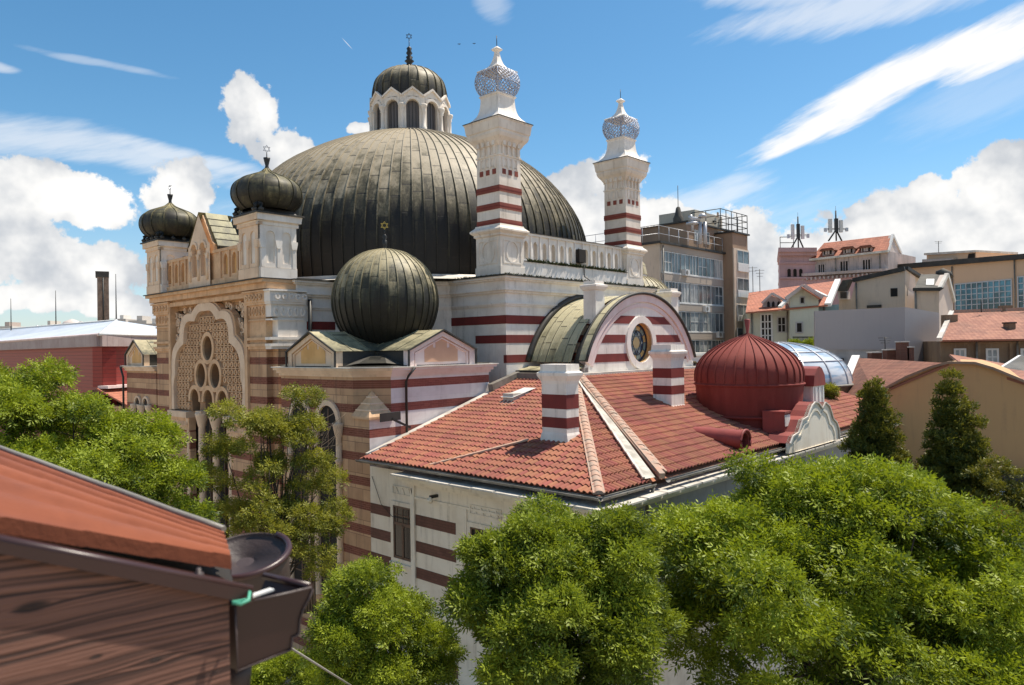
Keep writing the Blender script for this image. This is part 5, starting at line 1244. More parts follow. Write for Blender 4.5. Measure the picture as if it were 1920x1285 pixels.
railing(apt, [L3(P0, 0, 10, zt + .18), L3(P0, 0, 0, zt + .18), L3(P0, Lm * .96, 0, zt + .18)], 1.35, SILV)
railing(apt, [L3(Q0, -2.4, 3, zt2 + .1), L3(Q0, -2.4, 0, zt2 + .1), L3(Q0, W2.L, 0, zt2 + .1), L3(Q0, W2.L, 5, zt2 + .1)], 1.9, IRON, n=3, step=1.0, r_=.04)
b = MB(); p = at(1318, 470, W1.o.y + 3.0); p.z = zt + .3; zz = at(1318, 412, W1.o.y + 3.0).z
for e in (-.22, .22): q = p + Vector((e, 0, 0)); b.tube([q, (q.x, q.y, zz - abs(e))], .17, SILV, 10)
b.tube([(p.x - .2, p.y, zz), (p.x - 1.0, p.y, zz + .1), (p.x - 1.1, p.y, zz + .4)], .2, SILV, 10); b.lathe([(0.02, zz + .15), (.45, zz + .2), (.25, zz + .5), (.02, zz + .55)], 12, SILV, (p.x, p.y))
b.lathe([(.1, zz - .5), (.6, zz - .4), (.55, zz - .25), (.1, zz - .2)], 12, SILV, (p.x - .9, p.y)); b.tube([(p.x - .9, p.y, zz - 1.0), (p.x - .9, p.y, zz)], .12, SILV, 8)
wp(b, 'steel_flue', apt)
b = MB(); q = at(1272, 418, W1.o.y + 6); b.lathe([(.5, za), (.5, za + .5), (.35, za + .8), (.2, za + 1.5), (.1, za + 1.6)], 10, ROOFD, (q.x, q.y)); b.tube([(q.x, q.y, za + 1.5), (q.x, q.y, za + 3.6)], .03, IRON, 4); wp(b, 'roof_vent', apt)

# --- tile material for far roofs (rows across, rolls down the slope)
def farroof(name, ca, cb, rowh, colw, ang=0.0):
    mt, n, p = base(name); uv = n.new('ShaderNodeTexCoord').outputs['UV']; oc = n.new('ShaderNodeTexCoord').outputs['Object']
    u, v = n.sep(uv)[:2]
    fu = n.m('FRACT', n.m('DIVIDE', u, colw)); fv = n.m('FRACT', n.m('DIVIDE', v, rowh))
    wnz = n.new('ShaderNodeTexWhiteNoise', noise_dimensions='2D'); n.l.new(n.comb(n.m('FLOOR', n.m('DIVIDE', u, colw)), n.m('FLOOR', n.m('DIVIDE', v, rowh)), 0.0), wnz.inputs[0])
    c = n.mix(wnz.outputs[0], ca, cb); c = n.mix(n.ss(n.noise(oc, .5, 5.0, .65), .4, .7, 0, .55), c, (ca[0] * .45, ca[1] * .5, ca[2] * .55))
    h = n.m('ADD', n.m('MULTIPLY', n.m('SINE', n.m('MULTIPLY', fu, 6.2832)), .12), n.m('SUBTRACT', 1.0, fv))
    c = n.mix(n.ss(fv, .0, .2, .65, 0), c, (ca[0] * .2, ca[1] * .2, ca[2] * .2))
    n.l.new(c, p.inputs['Base Color']); p.inputs['Roughness'].default_value = .85; bump(n, p, h, .8, .08)
    return mt
FT1 = farroof('far_clay_tiles', (0.46, 0.17, 0.10), (0.34, 0.12, 0.07), .42, .3)
FT2 = farroof('old_brown_tiles', (0.36, 0.16, 0.10), (0.25, 0.10, 0.065), .38, .26)
def roofquad(mb, a, b_, c_, d, m, th=.12):
    """a-b eave, c-d ridge; adds UVs in metres and some thickness"""
    a, b_, c_, d = (Vector(q) for q in (a, b_, c_, d)); U = (b_ - a).normalized(); N = U.cross(d - a).normalized(); N = N if N.z > 0 else -N; V = N.cross(U)
    if V.dot(d - a) < 0: V = -V
    uv = [((q - a).dot(U), (q - a).dot(V)) for q in (a, b_, c_, d)]
    mb.quad(a, b_, c_, d, m, False, uv)
    dn = -N * th
    for p, q in ((a, b_), (b_, c_), (c_, d), (d, a)): mb.quad(p, q, q + dn, p + dn, m)
def slab(wl, pts, d0, d1, m, mb=None, raw=False):
    b = mb or MB(); b.ext(pts if raw else wl.poly(pts), wl, d0, d1, m); return b
def wallpair(p0x, Y0, p1x, Y1):
    a, c_ = at(p0x, 645, Y0), at(p1x, 645, Y1); return Wall((a.x, a.y), (c_.x, c_.y))

# --- pink corner building with masts on the roof
PINK = M('mauve_pink_render', (0.50, 0.32, 0.325), (0.42, 0.27, 0.27), sc_=.3, grime=.4, gcol=(.16, .12, .12))
GREYO = M('stained_grey_render', (0.52, 0.43, 0.40), (0.38, 0.32, 0.29), sc_=.3, grime=.9, gcol=(.09, .08, .08))
PALEP = M('pale_gable_render', (0.60, 0.52, 0.47), (0.50, 0.42, 0.38), sc_=.4, grime=.6)
W = wallpair(1462, 98, 1530, 96.5); pk = bthing('mansard_house', 'mauve and grey building with dormered tile roof and a railed pink corner block', 'building', W.o)
b = slab(W, [(1462, 700), (1530, 700), (1530, 472), (1462, 472)], 0, 12, PINK); 
for y0, y1, d in ((466, 474, -.9), (474, 480, -.5), (492, 495, -.2), (520, 523, -.25)): slab(W, [(1462 - abs(d) * 3, y1), (1531, y1), (1531, y0), (1462 - abs(d) * 3, y0)], d, 12.3, PINK, b)
wp(b, 'corner_block', pk)
for x_ in (1476, 1487, 1498):
    a0, a1, z0, z1 = W.rect(x_, 502, x_ + 7, 519); g = MB(); g.ext(arch((a0 + a1) / 2, a1 - a0, z0, z1 - .4, 8), W, -.03, .05, VOID); g.ring(arch((a0 + a1) / 2, (a1 - a0) * 1.3, z0, z1 - .4, 8), arch((a0 + a1) / 2, a1 - a0, z0, z1 - .4, 8), W, -.15, 0, PINK); wp(g, 'arched_window', pk)
W3 = wallpair(1521, 97, 1665, 90)
b = slab(W3, [(1521, 700), (1665, 700), (1665, 471), (1521, 487)], 0, 10, GREYO)
slab(W3, [(1505, 519), (1665, 509), (1665, 504), (1505, 514)], -.8, 0, GREYO, b); slab(W3, [(1505, 700), (1665, 700), (1665, 512), (1505, 522)], -.35, 0, PINK, b)
slab(W3, [(1520, 490), (1667, 473.5), (1667, 469.5), (1520, 486)], -.5, 0, PALEM, b)
for x_ in range(1508, 1664, 8): slab(W3, [(x_, 527 - (x_ - 1505) * .07), (x_ + 3, 527 - (x_ - 1505) * .07), (x_ + 3, 522 - (x_ - 1505) * .07), (x_, 522 - (x_ - 1505) * .07)], -.75, -.3, GREYO, b)
wp(b, 'wall', pk)
for x0, y0, x1, y1 in ((1535, 497, 1546, 513), (1576, 491, 1590, 509), (1618, 488, 1632, 505)): window(pk, W3, W3.rect(x0, y0, x1, y1), GREYO, VOID, nx=3, fw=.14)
b = MB(); e0, e1 = Vector(W3.p(*W3.hit(1521, 487), -.5)), Vector(W3.p(*W3.hit(1665, 471), -.5)); gf = at(1689, 645, 93.6); gv = Vector((gf.x - e1.x, gf.y - e1.y, 0))
ra = e1 + gv * .5; ra.z = at(1673, 441, ra.y).z; rb = e0 + gv * .5 + (e1 - e0).normalized() * 1.0; rb.z = ra.z
roofquad(b, e0, e1, ra, rb, FT1); roofquad(b, e1 + gv, e0 + gv, rb, ra, FT1); b.face([b.add([e0]), b.add([rb]), b.add([e0 + gv])], FT1)
wp(b, 'tiled_roof', pk)
gW = Wall((e1.x, e1.y), (e1.x + gv.x, e1.y + gv.y)); b = MB()
gp = gW.poly([(1665, 700), (1689, 700), (1689, 476), (1673, 441), (1665, 471)]); b.ext(gp, gW, 0, .4, PALEP)
for a, c_ in ((gp[4], gp[3]), (gp[3], gp[2])): b.bar(gW.p(a[0], a[1], -.05), gW.p(c_[0], c_[1], -.05), .25, .35, WPAINT)
wp(b, 'gable_wall', pk)
for cx_ in (1553, 1592, 1625):
    y0 = 471 - (cx_ - 1553) * .075; b = MB(); dw = Wall((W3.o.x - W3.n.x * 1.6, W3.o.y - W3.n.y * 1.6), (W3.o.x - W3.n.x * 1.6 + W3.a.x, W3.o.y - W3.n.y * 1.6 + W3.a.y))
    dw.o = W3.o + W3.n * .1; dw.a = W3.a; dw.n = W3.n
    p = dw.poly([(cx_ - 10, y0 + 9), (cx_ + 10, y0 + 7), (cx_ + 10, y0 - 4), (cx_ - 10, y0 - 2)]); b.ext(p, dw, -.1, 2.5, GREYO); p = dw.poly([(cx_ - 7, y0 + 7), (cx_ + 7, y0 + 6), (cx_ + 7, y0 - 2), (cx_ - 7, y0)]); b.ext(p, dw, -.2, 0, VOID)
    for t in (.33, .66): b.ext(rect(p[0][0] + (p[1][0] - p[0][0]) * t - .12, p[0][0] + (p[1][0] - p[0][0]) * t + .12, p[0][1], p[2][1]), dw, -.26, -.1, GREYO)
    p = dw.poly([(cx_ - 16, y0 + 1), (cx_ + 14, y0 - 2), (cx_ + 10, y0 - 6), (cx_ - 9, y0 - 4)]); b.ext(p, dw, -.5, 3, FT1)
    wp(b, 'dormer', pk)
def P3(px, py, Y): p = at(px, py, Y); return tuple(p)
railing(pk, [P3(1463, 466, 103), P3(1488, 466, 101)], 1.6, IRON, n=2, step=1.2, r_=.05)
for (px, top_, bot, Y, rods, lab) in ((1497, 420, 466, 100, ((-8, 444, 452), (14, 441, 450)), 'white antenna mast above the pink corner block, left of the two'), (1568, 410, 452, 92, (), 'antenna mast on the tiled ridge, right of the two')):
    b = MB(); p = at(px, bot, Y); zt_ = at(px, top_, Y).z; s_ = Y / 1360
    m_ = thing('antenna_mast', lab, 'antenna', (p.x, p.y, p.z), 0, group='phone antenna masts')
    b.tube([(0, 0, 0), (0, 0, zt_ - p.z + 1)], .09, IRON, 6); b.tube([(-1.0, 0, 0), (0, 0, (zt_ - p.z) * .5)], .1, IRON, 6); b.tube([(.7, 0, 0), (0, 0, (zt_ - p.z) * .5)], .1, IRON, 6); b.tube([(0, 0, zt_ - p.z), (0, 0, zt_ - p.z + 1.6)], .02, IRON, 4); b.tube([(-1.1, 0, (zt_ - p.z) * .55), (1.1, 0, (zt_ - p.z) * .55)], .05, IRON, 5)
    b.build('mast', m_)
    for e in ((-.75, .0), (-.1, -.3), (.62, .0)):
        k = MB(); k.box(e[0] - .2, e[0] + .2, e[1] - .15, e[1] + .15, (zt_ - p.z) * .38, (zt_ - p.z) * (.98 - .06 * (e[0] > 0)), WPAINT if e[1] == 0 else IRON); k.build('antenna_panel', m_)
    for e in (-1.35, 1.35):
        k = MB(); k.box(e - .16, e + .16, -.12, .12, (zt_ - p.z) * .42, (zt_ - p.z) * .58, SILV); k.bar((0, 0, (zt_ - p.z) * .5), (e, 0, (zt_ - p.z) * .5), .06, .06, IRON); k.build('radio_unit', m_)

# --- pale green house with tiled roof
GREENW = M('pale_green_render', (0.57, 0.57, 0.46), (0.50, 0.50, 0.40), sc_=.3, grime=.35)
TEALW = M('teal_grey_render', (0.25, 0.34, 0.34), (0.20, 0.28, 0.28), sc_=.3, grime=.3)
WG = wallpair(1400, 64, 1575, 62); gh = bthing('green_house', 'pale green house with red tiled roof, arched dormer and gabled bay', 'house', WG.o)
b = slab(WG, [(1400, 720), (1480, 720), (1480, 583), (1400, 585)], 0, 9, GREENW); slab(WG, [(1528, 720), (1573, 720), (1573, 571), (1528, 573)], 0, 9, TEALW, b); wp(b, 'wall', gh)
b = slab(WG, [(1478, 720), (1531, 720), (1531, 561), (1502, 541), (1478, 557)], -1.2, 8, GREENW)
for p, q in (((1470, 562), (1503, 538)), ((1503, 538), (1538, 560))):
    a, c_ = WG.hit(*p), WG.hit(*q); b.bar(WG.p(a[0], a[1], -1.4), WG.p(c_[0], c_[1], -1.4), .5, .3, PALEP)
wp(b, 'gabled_bay', gh)
b = MB(); E_ = [Vector(WG.p(*WG.hit(1400, 586), -.6)), Vector(WG.p(*WG.hit(1560, 572), -.6))]
Rr = [Vector(WG.p(*WG.hit(1575, 527), 7)), Vector(WG.p(*WG.hit(1400, 549), 7))]
zr_ = at(1560, 527, 70).z; zl_ = at(1405, 548, 71).z
a_ = at(1398, 586, 62.5); b_ = at(1552, 572, 61); c_ = at(1571, 526, 70); d_ = at(1404, 549, 71)
roofquad(b, a_, b_, c_, d_, FT1); b.bar(b_, c_, .5, .3, WPAINT); b.bar(at(1462, 576, 61), at(1476, 562, 62), .3, .2, WPAINT)
p, q, r_, s_ = at(1503, 538, 60.5), at(1538, 560, 60.5), at(1562, 545, 66), at(1508, 533, 66); roofquad(b, q, p, s_, at(1545, 553, 64), FT1); b.bar(at(1527, 545, 62), at(1550, 556, 60.6), .25, .15, WPAINT)
wp(b, 'tiled_roof', gh)
b = MB(); p = [(1430, 580), (1466, 580), (1470, 572), (1462, 562), (1447, 555), (1436, 560), (1430, 572)]; slab(WG, p, -.2, 4.5, GREYO, b)
for x_ in (1438, 1447, 1457): slab(WG, [(x_, 576), (x_ + 5, 576), (x_ + 5, 568), (x_ + 2.5, 565), (x_, 568)], -.26, 0, VOID, b)
pp = WG.poly([(1428, 569), (1447, 551), (1470, 564)]); b.bar(WG.p(*pp[0], -.3), WG.p(*pp[1], -.3), .5, .2, PALEP); b.bar(WG.p(*pp[1], -.3), WG.p(*pp[2], -.3), .5, .2, PALEP)
wp(b, 'dormer', gh)
WG2 = Frame((WG.o.x + WG.n.x * 1.2, WG.o.y + WG.n.y * 1.2), WG.a, WG.n)
def hr(wl, fr_, x0, y0, x1, y1): a0, a1, z0, z1 = wl.rect(x0, y0, x1, y1); return (a0, a1, z0, z1)
window(gh, WG2, hr(WG, WG2, 1498, 560, 1504, 570), GREYP, VOID, nx=1, fw=.08); window(gh, WG2, hr(WG, WG2, 1491, 607, 1500, 623), GREYP, VOID, nx=1, fw=.12)
window(gh, WG, WG.rect(1428, 591, 1446, 642), WPAINT, VOID, nx=3, ny=4, fw=.14); window(gh, WG, WG.rect(1459, 596, 1472, 622), GREYP, VOID, nx=2, ny=2, fw=.10)
b = MB()
for k in range(22): slab(WG, [(1480 + k * 2.3, 652), (1480.8 + k * 2.3, 652), (1480.8 + k * 2.3, 633), (1480 + k * 2.3, 633)], -3.0, -2.95, IRON, b)
slab(WG, [(1479, 634), (1529, 634), (1529, 632), (1479, 632)], -3.03, -2.92, IRON, b); wp(b, 'terrace_railing', gh)
for k, (px, py, r0) in enumerate(((1492, 644, .5), (1524, 643, .8), (1508, 646, .45))): pass

# --- beige firewall house, grey screen wall, small-roofed house
BG1 = M('beige_firewall', (0.62, 0.50, 0.39), (0.54, 0.43, 0.33), sc_=.2, grime=.4, gcol=(.22, .18, .15))
BGL = M('pale_beige_render', (0.70, 0.57, 0.48), (0.55, 0.46, 0.40), sc_=.3, grime=.3)
WB = wallpair(1573, 72, 1697, 68); bh = bthing('firewall_house', 'tall blank beige house wall with one small dark window and sloping roof edge', 'building', WB.o)
b = slab(WB, [(1573, 720), (1697, 720), (1697, 506), (1604, 527), (1596, 560), (1573, 560)], 0, 10, BG1)
aa, bb, cc_ = WB.hit(1600, 526), WB.hit(1697, 504), WB.hit(1725, 518)
b.bar(WB.p(*aa, -.1), WB.p(*bb, -.1), .35, .4, DARKM); wp(b, 'wall', bh)
q0 = WB.p(*WB.hit(1697, 600)); q9 = at(1724, 645, 71); WB2 = Wall((q0[0], q0[1]), (q9.x, q9.y)); b = MB(); b.ext(WB2.poly([(1697, 700), (1716, 700), (1716, 519), (1697, 505)]), WB2, 0, .5, BGL)
u0, u1 = WB2.hit(1697, 503), WB2.hit(1727, 521); b.bar(WB2.p(*u0, -.1), WB2.p(*u1, -.1), .35, .3, DARKM); b.ext(rect(*WB2.rect(1700, 540, 1701.5, 555)), WB2, -.02, 0, VOID); wp(b, 'side_wall', bh)
window(bh, WB, WB.rect(1671, 542, 1682, 555), DARKM, VOID, nx=1, fw=.05)
b = MB(); b.ext(rect(*WB.rect(1627, 573, 1653, 577)), WB, -.3, 0, DARKM); wp(b, 'vent_slot', bh)
b = MB(); b.ext(WB.poly([(1576, 562), (1594, 562), (1594, 547), (1576, 547)]), WB, -.8, 0, PALEP); 
for k in range(6): b.ext(WB.poly([(1581, 549 + k * 2), (1593, 549 + k * 2), (1593, 550 + k * 2), (1581, 550 + k * 2)]), WB, -.9, -.8, VOID)
b.ext(WB.poly([(1575, 547), (1590, 547), (1600, 525), (1586, 527)]), WB, -1.0, 0, ROOFD); wp(b, 'vent_housing', bh)
WC = wallpair(1714, 64, 1760, 63); ch = bthing('eyebrow_roof_house', 'small beige house with dark metal roof, white skylight and rounded ridge', 'house', WC.o)
b = slab(WC, [(1714, 720), (1760, 720), (1760, 542), (1714, 542)], 0, 8, BG1); slab(WC, [(1712, 546), (1762, 546), (1770, 540), (1712, 540.5)], -.4, .3, DARKM, b); wp(b, 'wall', ch)
b = MB(); roofquad(b, at(1714, 541, 63.8), at(1761, 541, 62.8), at(1773, 513, 67), at(1727, 515, 68), ROOFD); b.tube([at(1760, 514, 67.5), at(1768, 510, 67), at(1777, 514, 66.6), at(1780, 521, 66.4)], .35, ROOFD, 8); wp(b, 'metal_roof', ch)
b = MB(); roofquad(b, at(1736, 534, 64.2), at(1751, 534, 63.9), at(1752, 523, 65.3), at(1737, 523, 65.6), WPAINT); wp(b, 'skylight', ch)
b = MB(); q0 = WC.p(*WC.hit(1760, 600)); q9 = at(1787, 645, 65.5); WC2 = Wall((q0[0], q0[1]), (q9.x, q9.y)); pts_ = WC2.poly([(1760, 720), (1786, 720), (1787, 566), (1774, 515), (1761, 541)]); b.ext(pts_, WC2, 0, .5, BGL)
for k in (2, 3): b.bar(WC2.p(*pts_[k], -.06), WC2.p(*pts_[(k + 1) % 5], -.06), .3, .3, PALEM)
wp(b, 'gable_wall', ch)
SCR = M('smooth_grey_wall', (0.40, 0.36, 0.35), (0.37, 0.335, 0.33), sc_=.15, grime=.1, bs=.05)
WS = wallpair(1528, 55, 1697, 53); b = MB(); sc2 = bthing('screen_wall', 'plain smooth grey wall in front of the beige houses', 'wall', WS.o)
slab(WS, [(1528, 656), (1697, 656), (1697, 576), (1528, 583.5)], 0, 1.2, SCR, b); slab(WS, [(1528, 760), (1697, 760), (1697, 656), (1528, 656)], .1, 1.2, GREYP, b)
WS2 = Wall((WS.p(*WS.hit(1697, 600))[0], WS.p(*WS.hit(1697, 600))[1]), (WS.p(*WS.hit(1697, 600))[0] + 4, WS.p(*WS.hit(1697, 600))[1] + 2.6))
b.ext(WS2.poly([(1697, 760), (1761, 760), (1761, 587), (1697, 576)]), WS2, 0, 1.0, SCR); slab(WS, [(1560, 672), (1582, 672), (1582, 684), (1560, 684)], -.05, .15, VOID, b)
wp(b, 'wall_panel', sc2)

# --- modern beige hall with glass grid
MODB = M('smooth_sand_render', (0.64, 0.45, 0.30), (0.59, 0.41, 0.27), sc_=.1, grime=.1, bs=.05)
TEALG, n_, p_ = base('reflective_glazing')
oc_ = n_.new('ShaderNodeTexCoord').outputs['Object']; n_.l.new(n_.mix(n_.ss(n_.noise(oc_, .45, 4.0, .6), .42, .6), (0.03, 0.06, 0.075), (0.07, 0.19, 0.26)), p_.inputs['Base Color']); p_.inputs['Roughness'].default_value = .06; p_.inputs['Specular IOR Level'].default_value = 1.0; p_.inputs['Metallic'].default_value = .35
WM = wallpair(1690, 92, 1960, 76); mh = bthing('glazed_hall', 'large sand coloured hall with dark roof edge and gridded glass windows', 'building', WM.o)
b = slab(WM, [(1690, 760), (1960, 760), (1960, 480), (1690, 503)], 0, 14, MODB); slab(WM, [(1688, 505), (1962, 483), (1962, 473), (1688, 496)], -.5, .2, DARKM, b); wp(b, 'wall', mh)
for (x0, y0, x1, y1, nx) in ((1793, 529, 1896, 583, 10), (1911, 521, 1950, 577, 4)): 
    a0, z0 = WM.hit(x0, y1); a1, z1 = WM.hit(x1, y0 - 4); window(mh, WM, (a0, a1, z0, z1), SILV, TEALG, nx=nx, ny=5, fw=.12, dep=.1)
b = slab(WM, [(1716, 500), (1808, 500), (1808, 470), (1716, 476)], 2, 9, MODB); slab(WM, [(1716, 495), (1770, 493), (1774, 484), (1716, 486)], 1.2, 2, GREYP, b); slab(WM, [(1792, 488), (1806, 488), (1806, 474), (1795, 475)], 1.9, 2.1, VOID, b); slab(WM, [(1714, 478), (1810, 472), (1810, 468), (1714, 474)], 1.7, 9.2, PALEM, b); wp(b, 'rooftop_box', mh)

# --- old brown house
OLDB = M('old_brown_render', (0.24, 0.165, 0.10), (0.16, 0.105, 0.065), sc_=.5, grime=.7, gcol=(.34, .28, .2), bs=.5)
WO = wallpair(1758, 49, 1960, 47); oh = bthing('old_tiled_house', 'old brown house with wide worn tile roof and small white windows', 'house', WO.o)
b = slab(WO, [(1764, 760), (1960, 760), (1960, 636), (1764, 640)], 0, 8, OLDB)
for x_ in (1762, 1832, 1892): slab(WO, [(x_, 760), (x_ + 6, 760), (x_ + 6, 641), (x_, 641)], -.12, 0, OLDB, b)
slab(WO, [(1764, 646), (1960, 643), (1960, 640), (1764, 643)], -.15, 0, OLDB, b); wp(b, 'wall', oh)
b = MB(); roofquad(b, at(1760, 638, 48.2), at(1960, 635, 46.3), at(1960, 580, 52), at(1784, 586, 54), FT2); b.bar(at(1761, 637, 48.1), at(1785, 585, 54), .3, .25, PALEM); b.bar(at(1784, 585, 54), at(1960, 579, 52), .3, .25, TILE2); wp(b, 'tiled_roof', oh)
b = MB(); q = at(1893, 632, 49); b.box(q.x - .22, q.x + .22, q.y - .3, q.y + .3, q.z - .6, q.z + .9, OLDB); b.box(q.x - .27, q.x + .27, q.y - .35, q.y + .35, q.z + .9, q.z + 1.0, DARKM); wp(b, 'chimney', oh)
b = MB(); q = at(1885, 585, 53); b.box(q.x - .35, q.x + .35, q.y - .3, q.y + .3, q.z - .5, q.z + .45, OLDB); wp(b, 'chimney', oh)
b = MB(); q = at(1778, 596, 52); b.box(q.x - .35, q.x + .5, q.y - .3, q.y + .3, q.z - .8, q.z + .2, OLDB); wp(b, 'chimney', oh)
for x0, x1 in ((1792, 1808), (1852, 1869), (1917, 1934)): window(oh, WO, WO.rect(x0, 657, x1, 682), WPAINT, PANE2, nx=2, ny=2, fw=.12)

# --- ochre gabled house, closer
OCW = M('ochre_gable_render', (0.55, 0.33, 0.15), (0.48, 0.285, 0.135), sc_=.25, grime=.35, gcol=(.28, .18, .10))
WH = wallpair(1640, 37, 1960, 33); hh = bthing('ochre_house', 'house with broad blank ochre gable wall and brown tiled roof, behind the conifers', 'house', WH.o)
b = slab(WH, [(1600, 760), (1642, 738), (1700, 707), (1745, 690), (1778, 681), (1828, 682), (1862, 692), (1925, 718), (1960, 735), (1960, 905), (1600, 905)], 0, 8, OCW); wp(b, 'gable_wall', hh)
eg = [WH.hit(*p) for p in ((1600, 762), (1642, 739), (1700, 708), (1745, 690), (1778, 681), (1828, 682), (1862, 692), (1925, 718), (1960, 735))]
b = MB()
for p, q in zip(eg[:-1], eg[1:]): b.bar(WH.p(p[0], p[1] + .03, -.08), WH.p(q[0], q[1] + .03, -.08), .3, .12, BRWN)
e_f, r_f = Vector(WH.p(eg[1][0], eg[1][1], -.1)), Vector(WH.p(eg[4][0], eg[4][1], -.1))
roofquad(b, e_f, at(1574, 749, 43), at(1606, 671, 50), r_f, FT2); b.bar(at(1573, 748, 42.8), at(1605, 670, 49.8), .5, .3, WPAINT)
roofquad(b, Vector(WH.p(eg[7][0], eg[7][1], -.1)), at(1990, 700, 42), at(1780, 664, 48), r_f + Vector((.6, 0, 0)), FT2)
wp(b, 'tiled_roof', hh)
b = MB()
for x_, y0, y1, Y, w_ in ((1692, 642, 662, 47, .38), (1703, 652, 664, 47, .3), (1668, 657, 666, 48, .45), (1640, 662, 668, 49, .5)):
    q = at(x_, y1, Y); zt_ = at(x_, y0, Y).z; b = MB(); b.box(q.x - w_ / 2 * 1.4, q.x + w_ / 2 * 1.4, Y - .3, Y + .3, q.z - 1, zt_, BROWNB); b.box(q.x - w_ * .8, q.x + w_ * .8, Y - .36, Y + .36, zt_, zt_ + .07, PALEM); wp(b, 'chimney', hh)
b = slab(WH, [(1850, 905), (1960, 905), (1960, 886), (1850, 884)], -.6, 0, DARKM); slab(WH, [(1850, 1010), (1960, 1010), (1960, 925), (1850, 922)], -1.6, 0, PALEP, b); slab(WH, [(1850, 923), (1960, 926), (1960, 919), (1850, 916)], -1.9, -.0, WPAINT, b); wp(b, 'yard_wall', hh)
# grey corrugated lean-to roof
b = MB(); cg = []
A_, B_, C_, D_ = at(1862, 700, 40), at(1960, 722, 38), at(1960, 672, 44), at(1912, 668, 44)
for k in range(22):
    t0, t1 = k / 22, (k + .5) / 22; t2 = (k + 1) / 22
    for (s0, s1, dz0, dz1) in ((t0, t1, 0, .06), (t1, t2, .06, 0)):
        b.quad(A_.lerp(B_, s0) + Vector((0, 0, dz0)), A_.lerp(B_, s1) + Vector((0, 0, dz1)), D_.lerp(C_, s1) + Vector((0, 0, dz1)), D_.lerp(C_, s0) + Vector((0, 0, dz0)), GUTM)
b.bar(A_, D_, .15, .12, WPAINT); b.box(A_.x, A_.x + 6, 39.5, 44, 0, A_.z - .6, PALEP)
t_ = b.build('lean_to_shed'); t_['label'] = 'grey corrugated shed roof at the right edge beyond the ochre gable'; t_['category'] = 'shed'

def extras(th, wl, pipes=(), acs=(), fr_off=0.0):
    for (px, y0, y1) in pipes:
        a, z1_ = wl.hit(px, y0); z0_ = wl.hit(px, y1)[1]; q = MB(); q.tube([wl.p(a, z1_, -.12 + fr_off), wl.p(a, z0_, -.12 + fr_off)], .07, GUTM, 6); wp(q, 'downpipe', th)
    for (px, py) in acs:
        a, z_ = wl.hit(px, py); q = MB(); q.ext(rect(a - .42, a + .42, z_ - .28, z_ + .28), wl, -.4, 0, WPAINT); q.ext(oval(a - .1, z_, .2, .2, 14), wl, -.41, -.4, GUTM); wp(q, 'air_conditioner', th)
extras(apt, W1, ((1357, 480, 700), (1241, 460, 700)), ((1282, 512), (1320, 580), (1262, 569), (1345, 628)))
extras(gh, WG, ((1409, 586, 700), (1476, 584, 700), (1545, 573, 640)), ())
extras(oh, WO, ((1830, 641, 720), (1906, 640, 720)), ((1880, 690),)); extras(bh, WB, ((1606, 530, 640),), ()); extras(ch, WC, ((1717, 545, 640),), ())
extras(pk, W3, ((1650, 476, 510), (1567, 483, 515)), ((1502, 521),)); extras(mh, WM, ((1786, 500, 640), (1903, 486, 640)), ())
for th_, px, y0, y1, Y, k_ in ((oh, 1925, 560, 588, 52, 3), (oh, 1840, 562, 586, 52.5, 2), (hh, 1660, 632, 668, 48, 3), (gh, 1425, 505, 548, 70, 3), (gh, 1412, 500, 548, 71, 2), (mh, 1760, 452, 474, 86, 2)):
    q = MB(); a, c_ = at(px, y1, Y), at(px, y0, Y); q.tube([a, (a.x, a.y, c_.z)], .035, IRON, 5); L_ = c_.z - a.z
    for e in range(k_): z_ = a.z + L_ * (.95 - .13 * e); q.tube([(a.x - .45 + .08 * e, a.y, z_), (a.x + .45 - .08 * e, a.y, z_)], .018, IRON, 4)
    wp(q, 'tv_aerial', th_)

# --- glazed vault
VG, n_, p_ = base('pale_blue_glazing'); p_.inputs['Base Color'].default_value = (0.30, 0.42, 0.55, 1); p_.inputs['Roughness'].default_value = .12; p_.inputs['Specular IOR Level'].default_value = .9
oc_ = n_.new('ShaderNodeTexCoord').outputs['Object']; n_.l.new(n_.mix(n_.ss(n_.noise(n_.scale(oc_, (.3, .3, 2.2)), 1.2, 3.0), .4, .6), (0.26, 0.36, 0.47), (0.60, 0.64, 0.68)), p_.inputs['Base Color'])
vc = at(1462, 718, 46); vt = bthing('glass_vault', 'rounded blue-grey glass roof just behind the red dome', 'glass roof', (vc.x, vc.y))
b = MB(); rx, rz_ = (1586 - 1462) / 1360 * 46, (718 - 643) / 1360 * 46
vp = [(rx, vc.z), (rx * .965, vc.z + rz_ * .28), (rx * .86, vc.z + rz_ * .55), (rx * .68, vc.z + rz_ * .76), (rx * .42, vc.z + rz_ * .92), (rx * .1, vc.z + rz_), (0.01, vc.z + rz_)]
b.lathe(smoothprof(vp, 3), 48, VG, (0, 0)); b.build('glass_shell', vt)
b = MB(); b.ribs(smoothprof(vp, 3), 16, SILV, (0, 0), wd=.07, h=.05); b.lathe([(rx + .1, vc.z - 4), (rx + .1, vc.z - .12), (rx + .2, vc.z - .1), (rx + .2, vc.z), (rx, vc.z + .02)], 48, GUTM, (0, 0))
for (r_, z_) in ((vp[2]), (vp[3])): b.tube([(r_ * 1.005 * math.cos(a), r_ * 1.005 * math.sin(a), z_ + .02) for a in np.linspace(0, 2 * math.pi, 49)], .035, SILV, 4)
b.build('vault_frame', vt)

